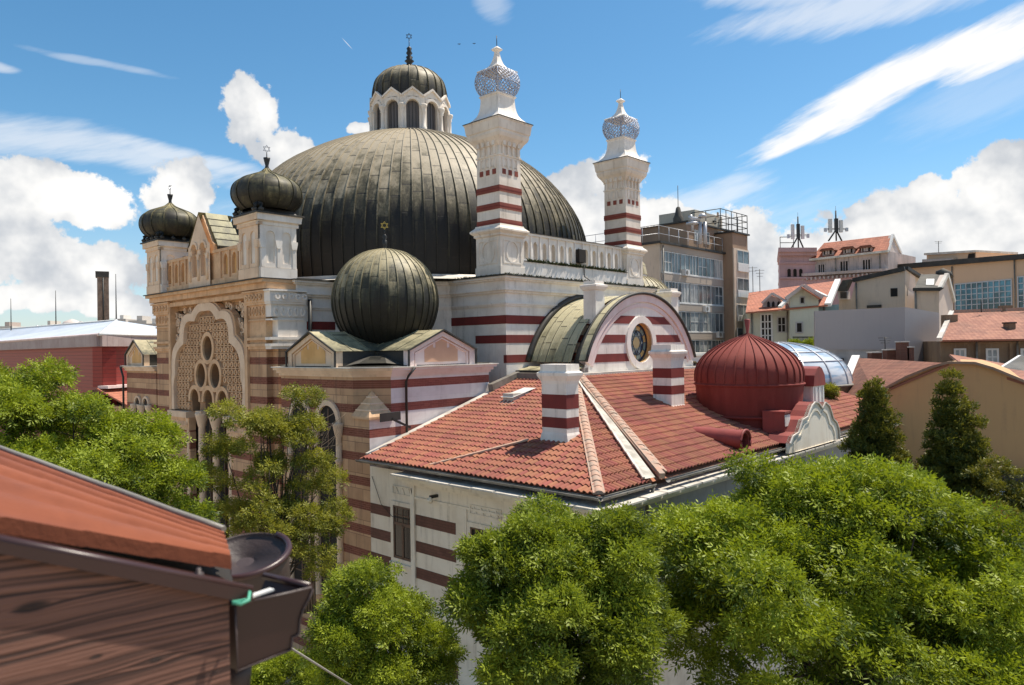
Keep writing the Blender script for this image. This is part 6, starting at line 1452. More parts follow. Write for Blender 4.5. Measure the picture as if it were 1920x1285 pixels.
# --- left: long red-clad hall with silver roof
REDC, n_, p_ = base('red_ribbed_cladding'); oc_ = n_.new('ShaderNodeTexCoord').outputs['Object']; z_ = n_.sep(oc_)[2]
fz = n_.m('FRACT', n_.m('DIVIDE', z_, .30)); n_.l.new(n_.mix(n_.ss(fz, .0, .25, .7, 0), (0.27, 0.034, 0.026), (0.07, 0.012, 0.010)), p_.inputs['Base Color']); p_.inputs['Roughness'].default_value = .55; bump(n_, p_, fz, .6, .05)
SILR = M('silver_roof_membrane', (0.62, 0.66, 0.72), (0.54, 0.58, 0.64), sc_=.2, rough=.35, grime=.1, bs=0)
FASC = M('stained_fascia', (0.42, 0.34, 0.32), (0.34, 0.26, 0.24), sc_=.5, grime=.7, gcol=(.2, .13, .12))
c0, l0, r0 = at(192, 645, 58), at(-60, 645, 96), at(300, 645, 64)
lh = bthing('red_clad_hall', 'long hall clad in ribbed red metal under a silver hipped roof', 'building', (c0.x, c0.y))
WL1 = Wall((l0.x, l0.y), (c0.x, c0.y)); WR1 = Wall((c0.x, c0.y), (r0.x, r0.y)); zc_ = WL1.hit(192, 650)[1]; zf = WL1.hit(192, 628)[1]
b = MB(); b.ext(rect(0, WL1.L, 0, zc_), WL1, .02, 1, REDC); b.ext(rect(0, WR1.L, WR1.hit(200, 726)[1], zc_), WR1, .02, 1, REDC); wp(b, 'cladding', lh)
b = MB(); b.ext(rect(-1, WL1.L + .6, zc_, zf), WL1, -.6, .2, FASC); b.ext(rect(-.6, WR1.L, zc_, zf), WR1, -.6, .2, FASC); wp(b, 'fascia', lh)
b = MB(); e0 = Vector(WL1.p(-1, zf, -.7)); e1 = Vector(WL1.p(WL1.L + .6, zf, -.7)); e1.x += .3; e2 = Vector(WR1.p(WR1.L, zf, -.7)); rg = at(218, 601, 74); rl = at(-60, 622, 104); rl.z = rg.z
b.face([b.add([e0]), b.add([e1]), b.add([rg]), b.add([rl])], SILR); b.face([b.add([e1]), b.add([e2]), b.add([rg])], SILR); b.tube([e1, rg], .12, WPAINT, 5); b.tube([e0, e1], .12, PINKW, 5); b.tube([e1, e2], .12, WPAINT, 5); b.tube([rl, rg], .12, WPAINT, 5)
b.face([b.add([e2]), b.add([e2 + Vector((0, 14, 0))]), b.add([rg])], SILR)
wp(b, 'silver_roof', lh)
b = MB(); b.ext(rect(-.2, WR1.L, 0, WR1.hit(200, 726)[1] - .2), WR1, -.3, 1, STONEB if False else BROWNB); b.ext(rect(-.4, WR1.L, WR1.hit(200, 728)[1], WR1.hit(200, 723)[1]), WR1, -.9, .1, PINKW)
p0_, p1_ = Vector(WR1.p(-.6, WR1.hit(200, 758)[1], -3)), Vector(WR1.p(WR1.L, WR1.hit(200, 758)[1], -3)); roofquad(b, p0_, p1_, Vector(WR1.p(WR1.L, WR1.hit(200, 727)[1], 0)), Vector(WR1.p(-.6, WR1.hit(200, 727)[1], 0)), FT1)
b.ext(rect(-.5, WR1.L, 0, p0_.z - .1), WR1, -2.6, 0, STONE); wp(b, 'lower_wing', lh)
for (px, py, s_, m_) in ((135, 603, 1.2, PALEP), (152, 607, .7, GREYP), (70, 615, .5, SILV)):
    q = at(px, py, 90); b = MB(); b.lathe([(s_, q.z - 1), (s_, q.z - .4), (s_ * .7, q.z), (.1, q.z + .3)], 10, m_, (q.x, q.y)); wp(b, 'roof_vent', lh)
for k, (px, y0, lab) in enumerate(((21, 560, 'thin lightning rod at the far left, shortest of three'), (105, 545, 'thin lightning rod, middle of three above the silver roof'), (218, 514, 'tall lightning rod right of the brick stack'))):
    p = at(px, 632 - k * 14, 92 - k * 8); zt_ = at(px, y0, p.y).z; b = MB(); b.tube([(0, 0, -2), (0, 0, zt_ - p.z)], [.09, .03], IRON, 5); b.lathe([(.5, -1.2), (.35, -.2), (.1, .3)], 8, SILV, (0, 0)); o = b.build('lightning_rod', None, tuple(p)); o['label'] = lab; o['category'] = 'lightning rod'; o['group'] = 'lightning rods above the silver roof'
SM = M('sooty_brick_stack', (0.34, 0.24, 0.17), (0.20, 0.14, 0.10), sc_=1.0, grime=.6)
p = at(194, 601, 112); zt_ = at(194, 510, 112).z; sk = bthing('brick_stack', 'tall square brown brick smokestack above the silver roof', 'chimney', p)
b = MB(); b.sqlathe([(.82, 0), (.78, zt_)], (0, 0), SM, rot=.5); b.build('shaft', sk); b = MB(); b.sqlathe([(.9, zt_ - .9), (.92, zt_)], (-.1, 0), ROOFD, rot=.5); b.tube([(.5, -.9, zt_ - 10), (.5, -.9, zt_ - 1)], .12, IRON, 5); b.build('cap', sk)
# far city blocks along the skyline
rr = random.Random(5); FARM = [M('far_render_%d' % k, c, sc_=.05, grime=.2, bs=0) for k, c in enumerate(((.62, .57, .50), (.50, .46, .42), (.68, .64, .58), (.44, .36, .31)))]
labs = ['pale flat-roofed block on the skyline just left of the temple', 'grey block with rooftop sheds beside the brick stack', 'low beige block at the far left skyline', 'small brown-roofed block above the silver roof', 'long pale block between the rods on the skyline', 'pale block touching the temple edge on the skyline']
for k, (px, wpx, y0, Y) in enumerate(((258, 34, 601, 240), (225, 22, 598, 300), (8, 30, 612, 260), (86, 18, 610, 250), (150, 70, 613, 380), (284, 22, 607, 220))):
    p = at(px, 640, Y); zt_ = at(px, y0, Y).z; hw = wpx / 1360 * Y / 2; o = bthing('distant_block', labs[k], 'building', p, group='distant city blocks')
    b = MB(); b.box(-hw, hw, 0, 12, 0, zt_, FARM[k % 4]); b.box(-hw * .4, hw * .2, 2, 8, zt_, zt_ + 1.6, FARM[(k + 1) % 4]); b.build('wall', o)
    b = MB()
    for r_ in range(3):
        for c_ in range(int(hw * 2 / 3.2)): x_ = -hw + 1.2 + c_ * 3.2; b = MB(); b.box(x_, x_ + 1.5, -.08, .02, zt_ - 3 - r_ * 3.0, zt_ - 1.5 - r_ * 3.0, VOID); b.build('window', o)

# ================================================================ GROUND
GRND = M('pale_bounce_paving', (0.38, 0.30, 0.20), (0.30, 0.23, 0.155), sc_=.15, grime=0, bs=.6, bscale=6)  # pale warm tone set to bounce light onto the shaded west walls
ASPH = M('paving', (0.40, 0.33, 0.25), (0.34, 0.28, 0.21), sc_=.3, grime=0, bs=.3)
b = MB(); S_ = 4000
b.quad((-S_, -S_, 0), (S_, -S_, 0), (S_, S_, 0), (-S_, S_, 0), GRND); o = b.build('ground'); o['kind'] = 'structure'
b = MB(); P_ = [T2W(-30, -60), T2W(-20.5, -60), T2W(-20.5, 60), T2W(-30, 60)]; b.face([b.add([(x, y, .004)]) for x, y in P_], ASPH); o = b.build('pavement'); o['kind'] = 'structure'

SOIL = M('shaded_garden_soil', (0.055, 0.05, 0.03), (0.035, 0.045, 0.02), sc_=.4, grime=0, bs=.8, bscale=8)  # soil colour with the shade under the trees put in
b = MB(); P_ = [T2W(-22, -45), T2W(40, -45), T2W(40, -22.7), T2W(-12.8, -22.7), T2W(-12.8, -14), T2W(-22, -14)]; b.prism([tuple(q) for q in P_], -.02, .008, SOIL); o = b.build('dark_garden_patch'); o['kind'] = 'structure'  # dark patch added under the trees to cut the ground bounce

# ================================================================ TREES
def foliage(name, parent, blobs, n, fs, mat_, seed, up=.6, clump=(.45, .8), droop=.25, leaflets=5, lw=.31, fill=.92, origin=(0, 0, 0), mats2=None, per=None, shell=.66):
    """blobs: ((x, y, z), (rx, ry, rz)); leaf fronds gathered in clumps through the crown"""
    g = np.random.default_rng(seed); C_, R_ = [], []
    vol = [bb[1][0] * bb[1][1] * bb[1][2] for bb in blobs]; tot = sum(v ** .67 for v in vol)
    for (c_, r_), v_ in zip(blobs, vol):
        cr_ = clump[0] + (clump[1] - clump[0]) * .5
        k = max(5, int(fill * 3.4 * (v_ ** .67) / (cr_ ** 2)))
        d = g.normal(size=(k, 3)); d[:, 2] = d[:, 2] + .25; d /= np.linalg.norm(d, axis=1)[:, None]
        rad = g.uniform(shell, 1.0, k) ** .6 * (1 + (g.uniform(0, 1, k) > .72) * g.uniform(0, .16, k))
        C_.append(np.array(c_) + d * rad[:, None] * np.array(r_)); R_.append(g.uniform(clump[0], clump[1], k))
    C_ = np.vstack(C_); R_ = np.concatenate(R_)
    w_ = R_ ** 2; w_ /= w_.sum(); idx = g.choice(len(C_), n, p=w_)
    d = g.normal(size=(n, 3)); d[:, 2] = np.abs(d[:, 2]) * .9 - .25; d /= np.linalg.norm(d, axis=1)[:, None]
    pos = C_[idx] + d * (R_[idx] * g.uniform(.25, 1.0, n) ** .45)[:, None] * np.array((1.0, 1.0, .75))
    ax = d * .8 + g.normal(size=(n, 3)) * .55; ax[:, 2] += up - droop * g.uniform(0, 1, n); ax /= np.linalg.norm(ax, axis=1)[:, None]
    nr = g.normal(size=(n, 3)) * .38 + d * .75 + np.array((.25, 0, .75)); sd = np.cross(ax, nr); sd /= np.linalg.norm(sd, axis=1)[:, None] + 1e-9
    s_ = fs * g.uniform(.65, 1.25, n)
    V, F = [], []
    lf = []
    if leaflets == 1: lf = [(0, 0, 1, 0)]
    elif leaflets == 3: lf = [(.0, 0, .55, .9), (.0, 0, .55, -.9), (.25, 0, .75, 0)]
    else: lf = [(.05, 0, .48, 1.0), (.1, 0, .48, -1.0), (.38, 0, .46, .95), (.42, 0, .46, -.95), (.6, 0, .42, 0.0)]
    allv = []
    for (t, _, L_, an) in lf:
        base_ = pos + ax * (s_ * t)[:, None]
        jit = g.uniform(-.25, .25, n); ca, sa = np.cos(an + jit), np.sin(an + jit)
        dr = ax * ca[:, None] + sd * sa[:, None]; dr[:, 2] -= .15
        pe = np.cross(dr, np.cross(ax, sd)); pe /= np.linalg.norm(pe, axis=1)[:, None] + 1e-9
        pe += g.normal(size=(n, 3)) * .25
        L3_ = (s_ * L_)[:, None]; hw = L3_ * lw * .5
        allv.append(np.stack((base_, base_ + dr * L3_ * .5 + pe * hw, base_ + dr * L3_, base_ + dr * L3_ * .5 - pe * hw), axis=1))
    V = np.concatenate(allv, axis=1) if False else np.stack(allv, axis=1)       # n, k, 4, 3
    V = V.reshape(-1, 3) - np.array(origin); nq = len(V) // 4
    me = bpy.data.meshes.new(name); me.vertices.add(len(V)); me.vertices.foreach_set('co', V.astype(np.float32).ravel())
    me.loops.add(nq * 4); me.loops.foreach_set('vertex_index', np.arange(nq * 4, dtype=np.int32))
    me.polygons.add(nq); me.polygons.foreach_set('loop_start', np.arange(0, nq * 4, 4, dtype=np.int32)); me.polygons.foreach_set('loop_total', np.full(nq, 4, dtype=np.int32))
    at_ = me.attributes.new('sunlit_tip_tone', 'FLOAT', 'POINT'); gc_ = g.uniform(0, 1, len(C_))[idx] * .55 + np.clip(d[:, 2], -1, 1) * .40 + g.uniform(0, .3, n)  # random clump tone plus painted sunlight on upward tips
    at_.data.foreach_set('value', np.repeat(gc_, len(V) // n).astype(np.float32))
    me.materials.append(mat_); me.update(calc_edges=True)
    o = bpy.data.objects.new(name, me); COL.objects.link(o); o.parent = parent
    return o, C_
BARK = M('dark_bark', (0.075, 0.055, 0.04), (0.045, 0.035, 0.027), sc_=6, grime=.3, bs=.8, bscale=25)
BARK2 = M('tan_bark', (0.20, 0.15, 0.10), (0.12, 0.09, 0.06), sc_=5, grime=.3, bs=.7)
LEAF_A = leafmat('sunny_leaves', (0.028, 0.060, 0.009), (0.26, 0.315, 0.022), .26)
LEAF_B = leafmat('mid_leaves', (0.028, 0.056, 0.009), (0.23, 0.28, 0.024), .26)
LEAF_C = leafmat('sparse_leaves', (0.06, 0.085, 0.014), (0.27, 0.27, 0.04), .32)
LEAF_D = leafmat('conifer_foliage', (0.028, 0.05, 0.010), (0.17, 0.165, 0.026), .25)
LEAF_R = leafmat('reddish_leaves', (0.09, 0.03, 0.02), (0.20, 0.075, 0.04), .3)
def tree(name, lab, cat, base_xy, specs, n, fs, mat_, seed, group=None, trunk=.16, bark=BARK, limbs=26, twigs=True, **kw):
    """specs: (px, py, Y, r pixels x, r pixels z) turned into metres"""
    bl = []
    for (px, py, Y, rxp, rzp) in specs:
        p = at(px, py, Y); s_ = Y / 1360; bl.append(((p.x, p.y, p.z), (rxp * s_, rxp * s_ * .9, rzp * s_)))
    t = thing(name, lab, cat, (base_xy[0], base_xy[1], 0), 0, group); org = (base_xy[0], base_xy[1], 0)
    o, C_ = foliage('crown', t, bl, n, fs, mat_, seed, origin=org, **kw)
    g = random.Random(seed); b = MB(); zc_ = sum(q[0][2] for q in bl) / len(bl); low = min(q[0][2] - q[1][2] for q in bl)
    fork = max(1.5, low * .75); top_ = Vector((sum(q[0][0] for q in bl) / len(bl) - org[0], sum(q[0][1] for q in bl) / len(bl) - org[1], zc_))
    b.tube([(0, 0, 0), (g.uniform(-.1, .1), g.uniform(-.1, .1), fork * .5), (g.uniform(-.15, .15), 0, fork), tuple(top_ * .5 + Vector((0, 0, fork * .5)))], [trunk * 1.3, trunk * 1.05, trunk * .9, trunk * .55], bark, 8)
    b.build('trunk', t)
    b = MB(); pick = [C_[g.randrange(len(C_))] for _ in range(limbs)]
    for c_ in pick:
        e = Vector(c_) - Vector(org); s0 = Vector((0, 0, fork)).lerp(top_, g.uniform(0, .6)); s0.z = min(s0.z, e.z - .2) if e.z > fork else s0.z
        m1 = s0.lerp(e, .35) + Vector((g.uniform(-.2, .2), g.uniform(-.2, .2), .25)); m2 = s0.lerp(e, .7) + Vector((g.uniform(-.15, .15), g.uniform(-.15, .15), .2))
        b.tube([s0, m1, m2, e], [trunk * .36, trunk * .24, trunk * .14, .008], bark, 5)
        for _ in range(3):
            f = m2.lerp(e, g.uniform(0, .8)); b.tube([f, f + Vector((g.uniform(-.5, .5), g.uniform(-.5, .5), g.uniform(-.1, .45)))], [trunk * .08, .005], bark, 3)
    b.build('branches', t)
    return t
def gxy(px, Y): p = at(px, 645, Y); return (p.x, p.y)
TG = 'garden trees round the temple'
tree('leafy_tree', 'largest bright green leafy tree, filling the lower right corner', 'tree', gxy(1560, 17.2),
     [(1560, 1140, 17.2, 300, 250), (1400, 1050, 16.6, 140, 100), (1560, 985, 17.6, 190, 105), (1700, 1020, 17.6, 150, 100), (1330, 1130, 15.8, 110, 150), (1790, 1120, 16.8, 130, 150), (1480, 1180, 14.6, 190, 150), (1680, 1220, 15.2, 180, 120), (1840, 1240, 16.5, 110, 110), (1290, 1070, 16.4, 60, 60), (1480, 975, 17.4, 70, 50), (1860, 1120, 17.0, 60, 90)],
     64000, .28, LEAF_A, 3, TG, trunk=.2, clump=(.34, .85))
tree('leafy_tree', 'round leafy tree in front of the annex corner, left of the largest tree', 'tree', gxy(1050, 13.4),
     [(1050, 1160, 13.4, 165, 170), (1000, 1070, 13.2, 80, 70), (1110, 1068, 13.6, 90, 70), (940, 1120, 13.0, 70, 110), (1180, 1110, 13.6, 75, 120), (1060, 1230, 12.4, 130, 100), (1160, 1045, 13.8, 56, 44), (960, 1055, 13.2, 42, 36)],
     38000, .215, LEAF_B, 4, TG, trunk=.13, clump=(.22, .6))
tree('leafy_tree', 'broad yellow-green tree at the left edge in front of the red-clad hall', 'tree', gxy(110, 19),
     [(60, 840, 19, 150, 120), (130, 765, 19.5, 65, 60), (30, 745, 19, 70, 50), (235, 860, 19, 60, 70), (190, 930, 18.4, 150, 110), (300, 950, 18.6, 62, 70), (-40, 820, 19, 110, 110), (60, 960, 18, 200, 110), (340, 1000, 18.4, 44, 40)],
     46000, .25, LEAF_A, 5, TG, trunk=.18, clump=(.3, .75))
tree('leafy_tree', 'open sparse tree with dark stems showing, before the carved stone front', 'tree', gxy(505, 22),
     [(545, 775, 22.4, 62, 38), (460, 820, 22, 62, 50), (420, 900, 21.6, 42, 60), (510, 850, 22, 60, 60), (590, 910, 22, 48, 52), (500, 960, 21.6, 80, 60), (560, 1000, 21.6, 60, 60), (440, 960, 21.4, 50, 50), (530, 900, 22.4, 50, 40), (600, 970, 21.8, 36, 40), (570, 1060, 21.4, 50, 50)],
     10500, .23, LEAF_C, 6, TG, trunk=.12, limbs=60, clump=(.26, .52), fill=.42, bark=BARK)
tree('leafy_tree', 'small round tree below the first annex window', 'tree', gxy(715, 14.6),
     [(715, 1150, 14.6, 90, 80), (720, 1215, 14.4, 105, 80), (650, 1200, 14.2, 55, 70), (780, 1210, 14.6, 52, 70), (700, 1110, 14.6, 55, 45), (640, 1250, 14, 45, 60), (760, 1270, 14, 70, 50), (820, 1240, 14.8, 30, 40)],
     19000, .175, LEAF_A, 7, TG, trunk=.08, clump=(.18, .45))
tree('low_shrub', 'leafy shrub under the gutter, at the bottom edge', 'shrub', gxy(520, 16), [(520, 1270, 16, 48, 42), (600, 1290, 16, 40, 24), (470, 1290, 16, 40, 30)], 6500, .17, LEAF_A, 8, None, trunk=.05, limbs=12, clump=(.16, .32))
def conifer(lab, px, ytop, ybot, Y, wpx, n, seed, lean=0, grp='dark conifers by the annex'):
    sp = []; K_ = 11
    for k in range(K_):
        t = (k + .5) / K_; r_ = wpx * (1 - (1 - t) ** 1.7) * .5 + 5; y = ytop + (ybot - ytop) * t
        sp.append((px + lean * t + random.Random(seed * 50 + k).uniform(-9, 9) * t, y, Y, r_ * .98, (ybot - ytop) / K_ * .95))
    return tree('conifer', lab, 'conifer', gxy(px, Y), sp, n, .15, LEAF_D, seed, grp, trunk=.1, limbs=24, clump=(.16, .34), up=.9, droop=0, leaflets=3, lw=.42, shell=.3, fill=1.9)
conifer('slender dark conifer, left of the two, before the ochre gable', 1640, 722, 930, 25, 112, 26000, 21)
conifer('tall dark conifer, right of the two, before the ochre gable', 1782, 704, 1010, 24, 150, 42000, 22, lean=12)
tree('dark_shrub', 'dark green shrub between the tall conifer and the right edge', 'shrub', gxy(1868, 22), [(1865, 930, 22.5, 50, 60), (1840, 1010, 22, 70, 70), (1900, 1040, 21.5, 60, 80), (1930, 960, 22, 40, 40)], 14000, .15, LEAF_D, 23, None, trunk=.08, limbs=14, clump=(.2, .4), leaflets=3, lw=.42)
tree('red_leaved_shrub', 'small reddish-leaved shrub between the big tree and the dark shrubs', 'shrub', gxy(1852, 19.5), [(1852, 985, 19.6, 24, 30), (1838, 1015, 19.4, 20, 18)], 1500, .15, LEAF_R, 24, None, trunk=.04, limbs=10, clump=(.15, .28))
tree('yellow_green_shrub', 'yellow-green shrub at the right edge beside the big tree', 'shrub', gxy(1905, 19), [(1900, 1090, 19, 50, 60), (1925, 1160, 18.5, 50, 80), (1895, 1230, 18.5, 50, 60)], 9000, .2, LEAF_A, 25, None, trunk=.05, limbs=12, clump=(.2, .45))
tree('bush', 'small yellowish bush beyond the annex roof, left of the white verge board', 'shrub', gxy(1552, 37), [(1552, 738, 37, 14, 9)], 900, .25, LEAF_C, 26, None, trunk=.04, limbs=6, clump=(.15, .3))
tree('roof_terrace_plants', 'row of potted plants behind the terrace railing of the green house', 'plant', gxy(1500, 58.5), [(1523, 645, 58.5, 7, 9), (1505, 650, 58.5, 12, 5), (1490, 649, 58.5, 6, 6)], 900, .35, LEAF_A, 27, None, trunk=.04, limbs=5, clump=(.15, .3))
# bare ivy-like stems against the arched window
t = bthing('bare_climber', 'tangle of bare twigs climbing the stone front beside the arched window', 'plant', (at(585, 800, 25.2).x, at(585, 800, 25.2).y)); b = MB(); g = random.Random(9); o3 = Vector(t.location)
for k in range(60):
    a = Vector(at(578 + g.uniform(-12, 12), g.uniform(820, 900), 24.8)); q = a + Vector((g.uniform(-1.0, 1.2), g.uniform(-.3, .1), g.uniform(.2, 1.6))); m_ = a.lerp(q, .5) + Vector((g.uniform(-.3, .3), 0, g.uniform(-.2, .3))); b.tube([a - o3, m_ - o3, q - o3], [.02, .013, .006], BARK2, 4)
for k in range(5): x_ = 570 + k * 5; b.tube([at(x_, 1150, 24.8) - o3, at(x_ + g.uniform(-5, 5), 980, 24.8) - o3, at(x_ + g.uniform(-5, 5), 840, 24.8) - o3], [.05, .04, .025], BARK2, 5)
b.build('stems', t)

# ================================================================ NEAR ROOF EDGE
WOOD, n_, p_ = base('weathered_brown_board'); oc_ = n_.new('ShaderNodeTexCoord').outputs['Object']
x_, y_, z_ = n_.sep(oc_)[:3]
kn = None; dist = None
WF1 = wallpair(-140, .80, 440, 1.05); o0 = at(440, 1120, 1.05); GK = []
for kx, ky, kr in ((60, 1138, .014), (180, 1232, .006), (292, 1238, .007), (404, 1262, .003), (-60, 1200, .009)):
    q = Vector(WF1.p(*WF1.hit(kx, ky))); GK.append((q.x, q.z, kr))
wob = n_.noise(n_.scale(oc_, (2.2, 1, 6.0)), 1.4, 3.0, .5)
vv = n_.m('ADD', n_.m('ADD', z_, n_.m('MULTIPLY', x_, .10)), n_.m('MULTIPLY', wob, .035))
for (kx, kz, kr) in GK:
    ex = n_.m('MULTIPLY', n_.m('SUBTRACT', x_, kx), .5); ez = n_.m('SUBTRACT', z_, kz); rr2 = n_.m('SQRT', n_.m('ADD', n_.m('MULTIPLY', ex, ex), n_.m('MULTIPLY', ez, ez)))
    push = n_.m('MULTIPLY', n_.m('DIVIDE', kr * kr, n_.m('ADD', rr2, kr * .6)), n_.m('SIGN', ez)); vv = n_.m('SUBTRACT', vv, n_.m('MULTIPLY', push, .9))
    kk = n_.ss(rr2, kr * .25, kr * .62, 1.0, 0.0); kn = kk if kn is None else n_.m('MAXIMUM', kn, kk)
gr = n_.noise(n_.comb(n_.m('MULTIPLY', x_, 2.2), 0.0, n_.m('MULTIPLY', vv, 165.0)), 1.0, 2.5, .55)
gf = n_.noise(n_.comb(n_.m('MULTIPLY', x_, 9.0), 0.0, n_.m('MULTIPLY', vv, 700.0)), 1.0, 2.0, .5)
c = n_.mix(n_.ss(gr, .36, .62), (0.038, 0.016, 0.011), (0.23, 0.105, 0.070)); c = n_.mix(n_.ss(gf, .45, .7, 0, .4), c, (0.03, 0.015, 0.012)); c = n_.mix(n_.m('MULTIPLY', kn, .85), c, (0.012, 0.007, 0.006))
n_.l.new(c, p_.inputs['Base Color']); p_.inputs['Roughness'].default_value = .75; bump(n_, p_, n_.m('ADD', gr, n_.m('MULTIPLY', gf, .3)), .8, .004)
MAR = M('maroon_coated_metal', (0.045, 0.018, 0.017), (0.036, 0.015, 0.014), sc_=3, rough=.35, grime=.15, bs=.03)
MAR2 = M('brown_coated_metal', (0.055, 0.036, 0.033), (0.042, 0.028, 0.025), sc_=8, rough=.5, grime=.3, bs=.2, bscale=60)
ROOFT = M('near_red_roof_sheet', (0.23, 0.062, 0.024), (0.15, 0.038, 0.016), sc_=2.5, rough=.9, grime=.35, gcol=(.10, .03, .02), bs=.15, bscale=60)
o0 = at(440, 1120, 1.05)
nr_ = thing('roof_edge', 'close-up gable end of a red roof with brown wooden board and maroon gutter', 'roof edge', tuple(o0), 0)
def npart(mb, nm, par=None): return mb.build(nm, par or nr_, (0, 0, 0) if par else tuple(-c for c in o0))
WF1 = wallpair(-140, .80, 440, 1.05)
b = MB(); b.ext(WF1.poly([(-140, 1000), (429, 1116), (433, 1340), (-140, 1340)]), WF1, 0, .035, WOOD)
# object origin at the board's right top corner so the grain is laid out along it
bo = npart(b, 'fascia_board')
b = MB(); tr = [(-140, 985), (470, 1106), (466, 1124), (428, 1128), (-140, 1014)]
b.ext(WF1.poly([(-140, 986), (468, 1104), (466, 1128), (430, 1122), (-140, 1008)]), WF1, -.012, .0, MAR)
pa_, pb_ = WF1.hit(-140, 984), WF1.hit(468, 1103); b.tube([WF1.p(*pa_, -.006), WF1.p(*pb_, -.006)], .0052, MAR, 8)
b.ext([(pa_[0], pa_[1] - .012), (pb_[0], pb_[1] - .012), (pb_[0], pb_[1] - .004), (pa_[0], pa_[1] - .004)], WF1, -.004, .10, MAR); npart(b, 'verge_trim')
b = MB(); q = WF1.hit(378, 1083); b.lathe([(.007, H * 0 + q[1]), (.007, q[1] + .004), (.0035, q[1] + .005), (.0035, q[1] + .011), (0, q[1] + .011)], 10, MAR2, WF1.p(q[0], q[1], .01)[:2]); npart(b, 'screw')
# profiled roof sheet
b = MB(); NS = 60; NC = 26
def rs(t, s_):
    """t along the slope (0 left, 1 at the eave), s_ from the near verge to the far one"""
    n0, n1 = at(-160, 968, .86), at(434, 1062, 1.13); f0, f1 = at(-160, 795, 2.2), at(420, 1012, 1.48)
    p = n0.lerp(n1, t).lerp(f0.lerp(f1, t), s_)
    wv_ = abs(((s_ * 5.0 + .15) % 1.0) - .5) * 2; h_ = .016 * max(0, min(1, (wv_ - .35) * 3.2)); step = .0015 * (1 - ((t * 4.3) % 1.0))
    return p + Vector((0, 0, h_ + step))
i = b.add([rs(t, s_) for s_ in np.linspace(0, 1, NC * 3) for t in np.linspace(0, 1, NS)])
for j in range(NC * 3 - 1):
    for k in range(NS - 1): b.face((i + j * NS + k, i + j * NS + k + 1, i + (j + 1) * NS + k + 1, i + (j + 1) * NS + k), ROOFT, True)
for k in range(NS - 1):
    a, c_ = rs(k / (NS - 1), 0), rs((k + 1) / (NS - 1), 0); b.quad(a, c_, c_ - Vector((0, 0, .022)), a - Vector((0, 0, .022)), ROOFT, True)
for j in range(NC * 3 - 1):
    a, c_ = rs(1, j / (NC * 3 - 1)), rs(1, (j + 1) / (NC * 3 - 1)); b.quad(a, c_, c_ - Vector((0, 0, .018)), a - Vector((0, 0, .018)), ROOFT, True)
npart(b, 'roof_sheet')
b = MB(); b.tube([rs(t, 1.0) + Vector((0, 0, .004)) for t in np.linspace(0, 1, 20)], .007, GUTM, 6); npart(b, 'far_edge_strip')
b = MB(); lo = [at(-160, 990, .90), at(440, 1075, 1.16), at(430, 1030, 1.5), at(-160, 900, 2.2)]; i = b.add([p - Vector((0, 0, .03)) for p in lo]); b.face((i, i + 1, i + 2, i + 3), VOID)
b.quad(lo[0] - Vector((0, 0, .03)), lo[1] - Vector((0, 0, .03)), lo[1] - Vector((0, 0, .2)), lo[0] - Vector((0, 0, .2)), VOID); npart(b, 'dark_gap_sheet')  # near-black sheet stands in for the dark gap under the roof
# gutter: ogee section running back to the round outlet
WG3 = wallpair(440, 1.075, 583, 1.14); ec = [(440, 1134), (583, 1101), (586, 1106), (578, 1124), (568, 1142), (562, 1160), (560, 1186), (556, 1192), (548, 1194), (545, 1218), (444, 1258)]
ecp = WG3.poly(ec); back = (at(497, 1079, 1.198) - at(583, 1101, 1.14)); back.z = 0; back *= 1.0
b = MB(); b.ext(ecp, WG3, 0, .003, MAR); rim = [WG3.p(a, z_, -.002) for a, z_ in ecp]; b.tube(rim + [rim[0]], .0022, MAR2, 5); cap = npart(b, 'gutter_end_cap')
b = MB(); sec = [Vector(WG3.p(a, z_, .003)) for a, z_ in ecp]
for k in range(1, len(sec)):
    a, c_ = sec[k], sec[(k + 1) % len(sec)]
    b.quad(a, c_, c_ + back, a + back, MAR)
b.tube([sec[1], sec[1] + back], .006, MAR, 8); b.tube([sec[0], sec[0] + back], .003, MAR, 6); npart(b, 'gutter')
b = MB(); a, c_ = at(440, 1128, 1.06), at(510, 1105, 1.12); b.bar(a, c_, .010, .003, WPAINT); npart(b, 'gutter_bracket')
GRN = simple('green_clip_plastic', (0.10, 0.42, 0.28), .5)
b = MB(); a, c_ = at(436, 1130, 1.03), at(470, 1124, 1.04); b.bar(a, c_, .004, .004, GRN); b.tube([at(436, 1130, 1.03), at(452, 1133, 1.03), at(466, 1126, 1.035), at(468, 1110, 1.05)], .0025, GRN, 6); npart(b, 'clip')
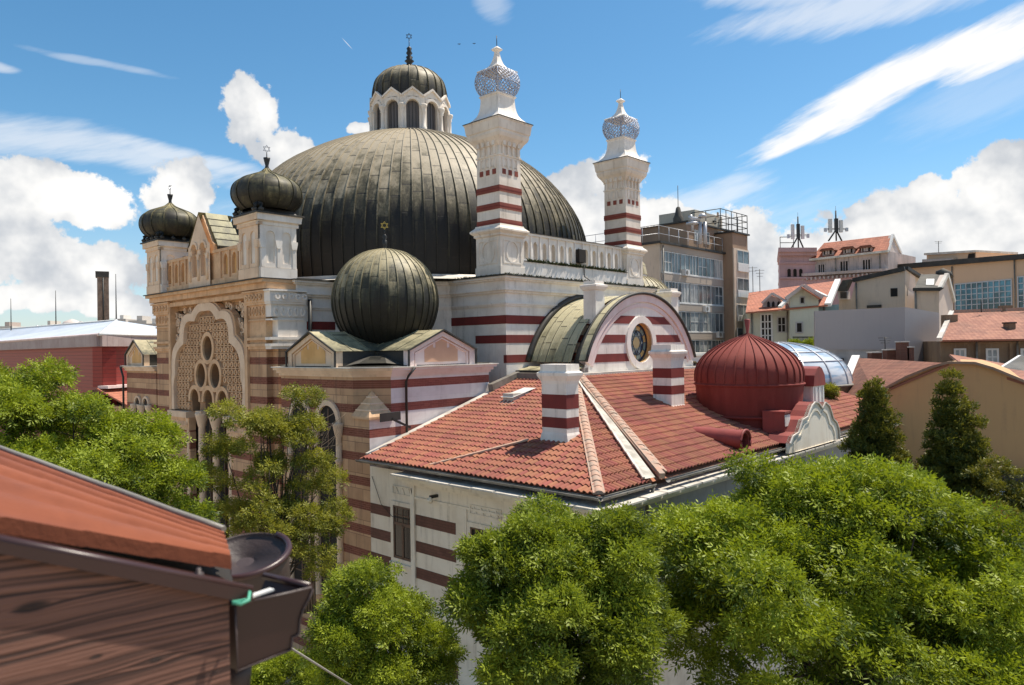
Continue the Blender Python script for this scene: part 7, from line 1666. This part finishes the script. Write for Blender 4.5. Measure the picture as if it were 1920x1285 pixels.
# round outlet, tilted a little towards the camera
hc = at(458, 1042, 1.62); rx = 80 / 1360 * 1.62
b = MB(); tilt = Matrix.Rotation(R(15), 4, 'X'); NSEG = 48
def hp(r_, a, z_): return hc + tilt @ Vector((math.cos(a) * r_, math.sin(a) * r_, z_))
rows = [(rx * .2, -.016), (rx * .95, -.010), (rx * .985, .0), (rx * 1.0, .004), (rx * 1.02, .0), (rx * .99, -.03), (rx * .93, -.16)]
i = b.add([hp(r_, 2 * math.pi * k / NSEG, z_) for r_, z_ in rows for k in range(NSEG)])
for j in range(len(rows) - 1):
    for k in range(NSEG): b.face((i + j * NSEG + k, i + j * NSEG + (k + 1) % NSEG, i + (j + 1) * NSEG + (k + 1) % NSEG, i + (j + 1) * NSEG + k), MAR2, True)
b.face([i + k for k in range(NSEG)], MAR2); b.tube([hp(rx * 1.005, a, .004) for a in np.linspace(R(-100), R(60), 30)], .0075, MAR, 8); b.build('outlet_bowl', nr_, tuple(-c for c in o0))
b = MB(); b.tube([at(446, 1240, 1.12), at(440, 1300, 1.12)], .022, MAR2, 12); npart(b, 'downpipe')
# overhead wire
b = MB(); w0, w1 = at(546, 1216, 6), at(760, 1330, 14); mid = w0.lerp(w1, .5) - Vector((0, 0, .1)); b.tube([w0 - w0, mid - w0, w1 - w0], .010, GUTM, 5)
w_b = at(540, 1212, 1.2); b.tube([w_b - w0, w0 - w0], .004, GUTM, 4)
o = b.build('overhead_cable', None, tuple(w0)); o['label'] = 'thin grey cable running down from the gutter at the bottom'; o['category'] = 'cable'
# two birds high up
for k, (px, py) in enumerate(((861, 83), (889, 82))):
    p = at(px, py, 210); b = MB()
    b.lathe([(.01, -.3), (.08, -.1), (.10, .05), (.05, .2), (.01, .28)], 8, IRON, (0, 0))
    for sg in (-1, 1): b.quad((0, .0, .08), (sg * .3, .02, .16), (sg * .55, .05, .06), (0, .05, -.08), IRON); b.quad((0, .03, .08), (sg * .3, .05, .16), (sg * .55, .08, .06), (0, .08, -.08), IRON)
    o = b.build('bird', None, tuple(p)); o['label'] = ['left of two tiny dark birds between the dome lantern and the tower spire', 'right of two tiny dark birds, nearer the tower spire'][k]; o['category'] = 'bird'; o['group'] = 'birds in the sky'
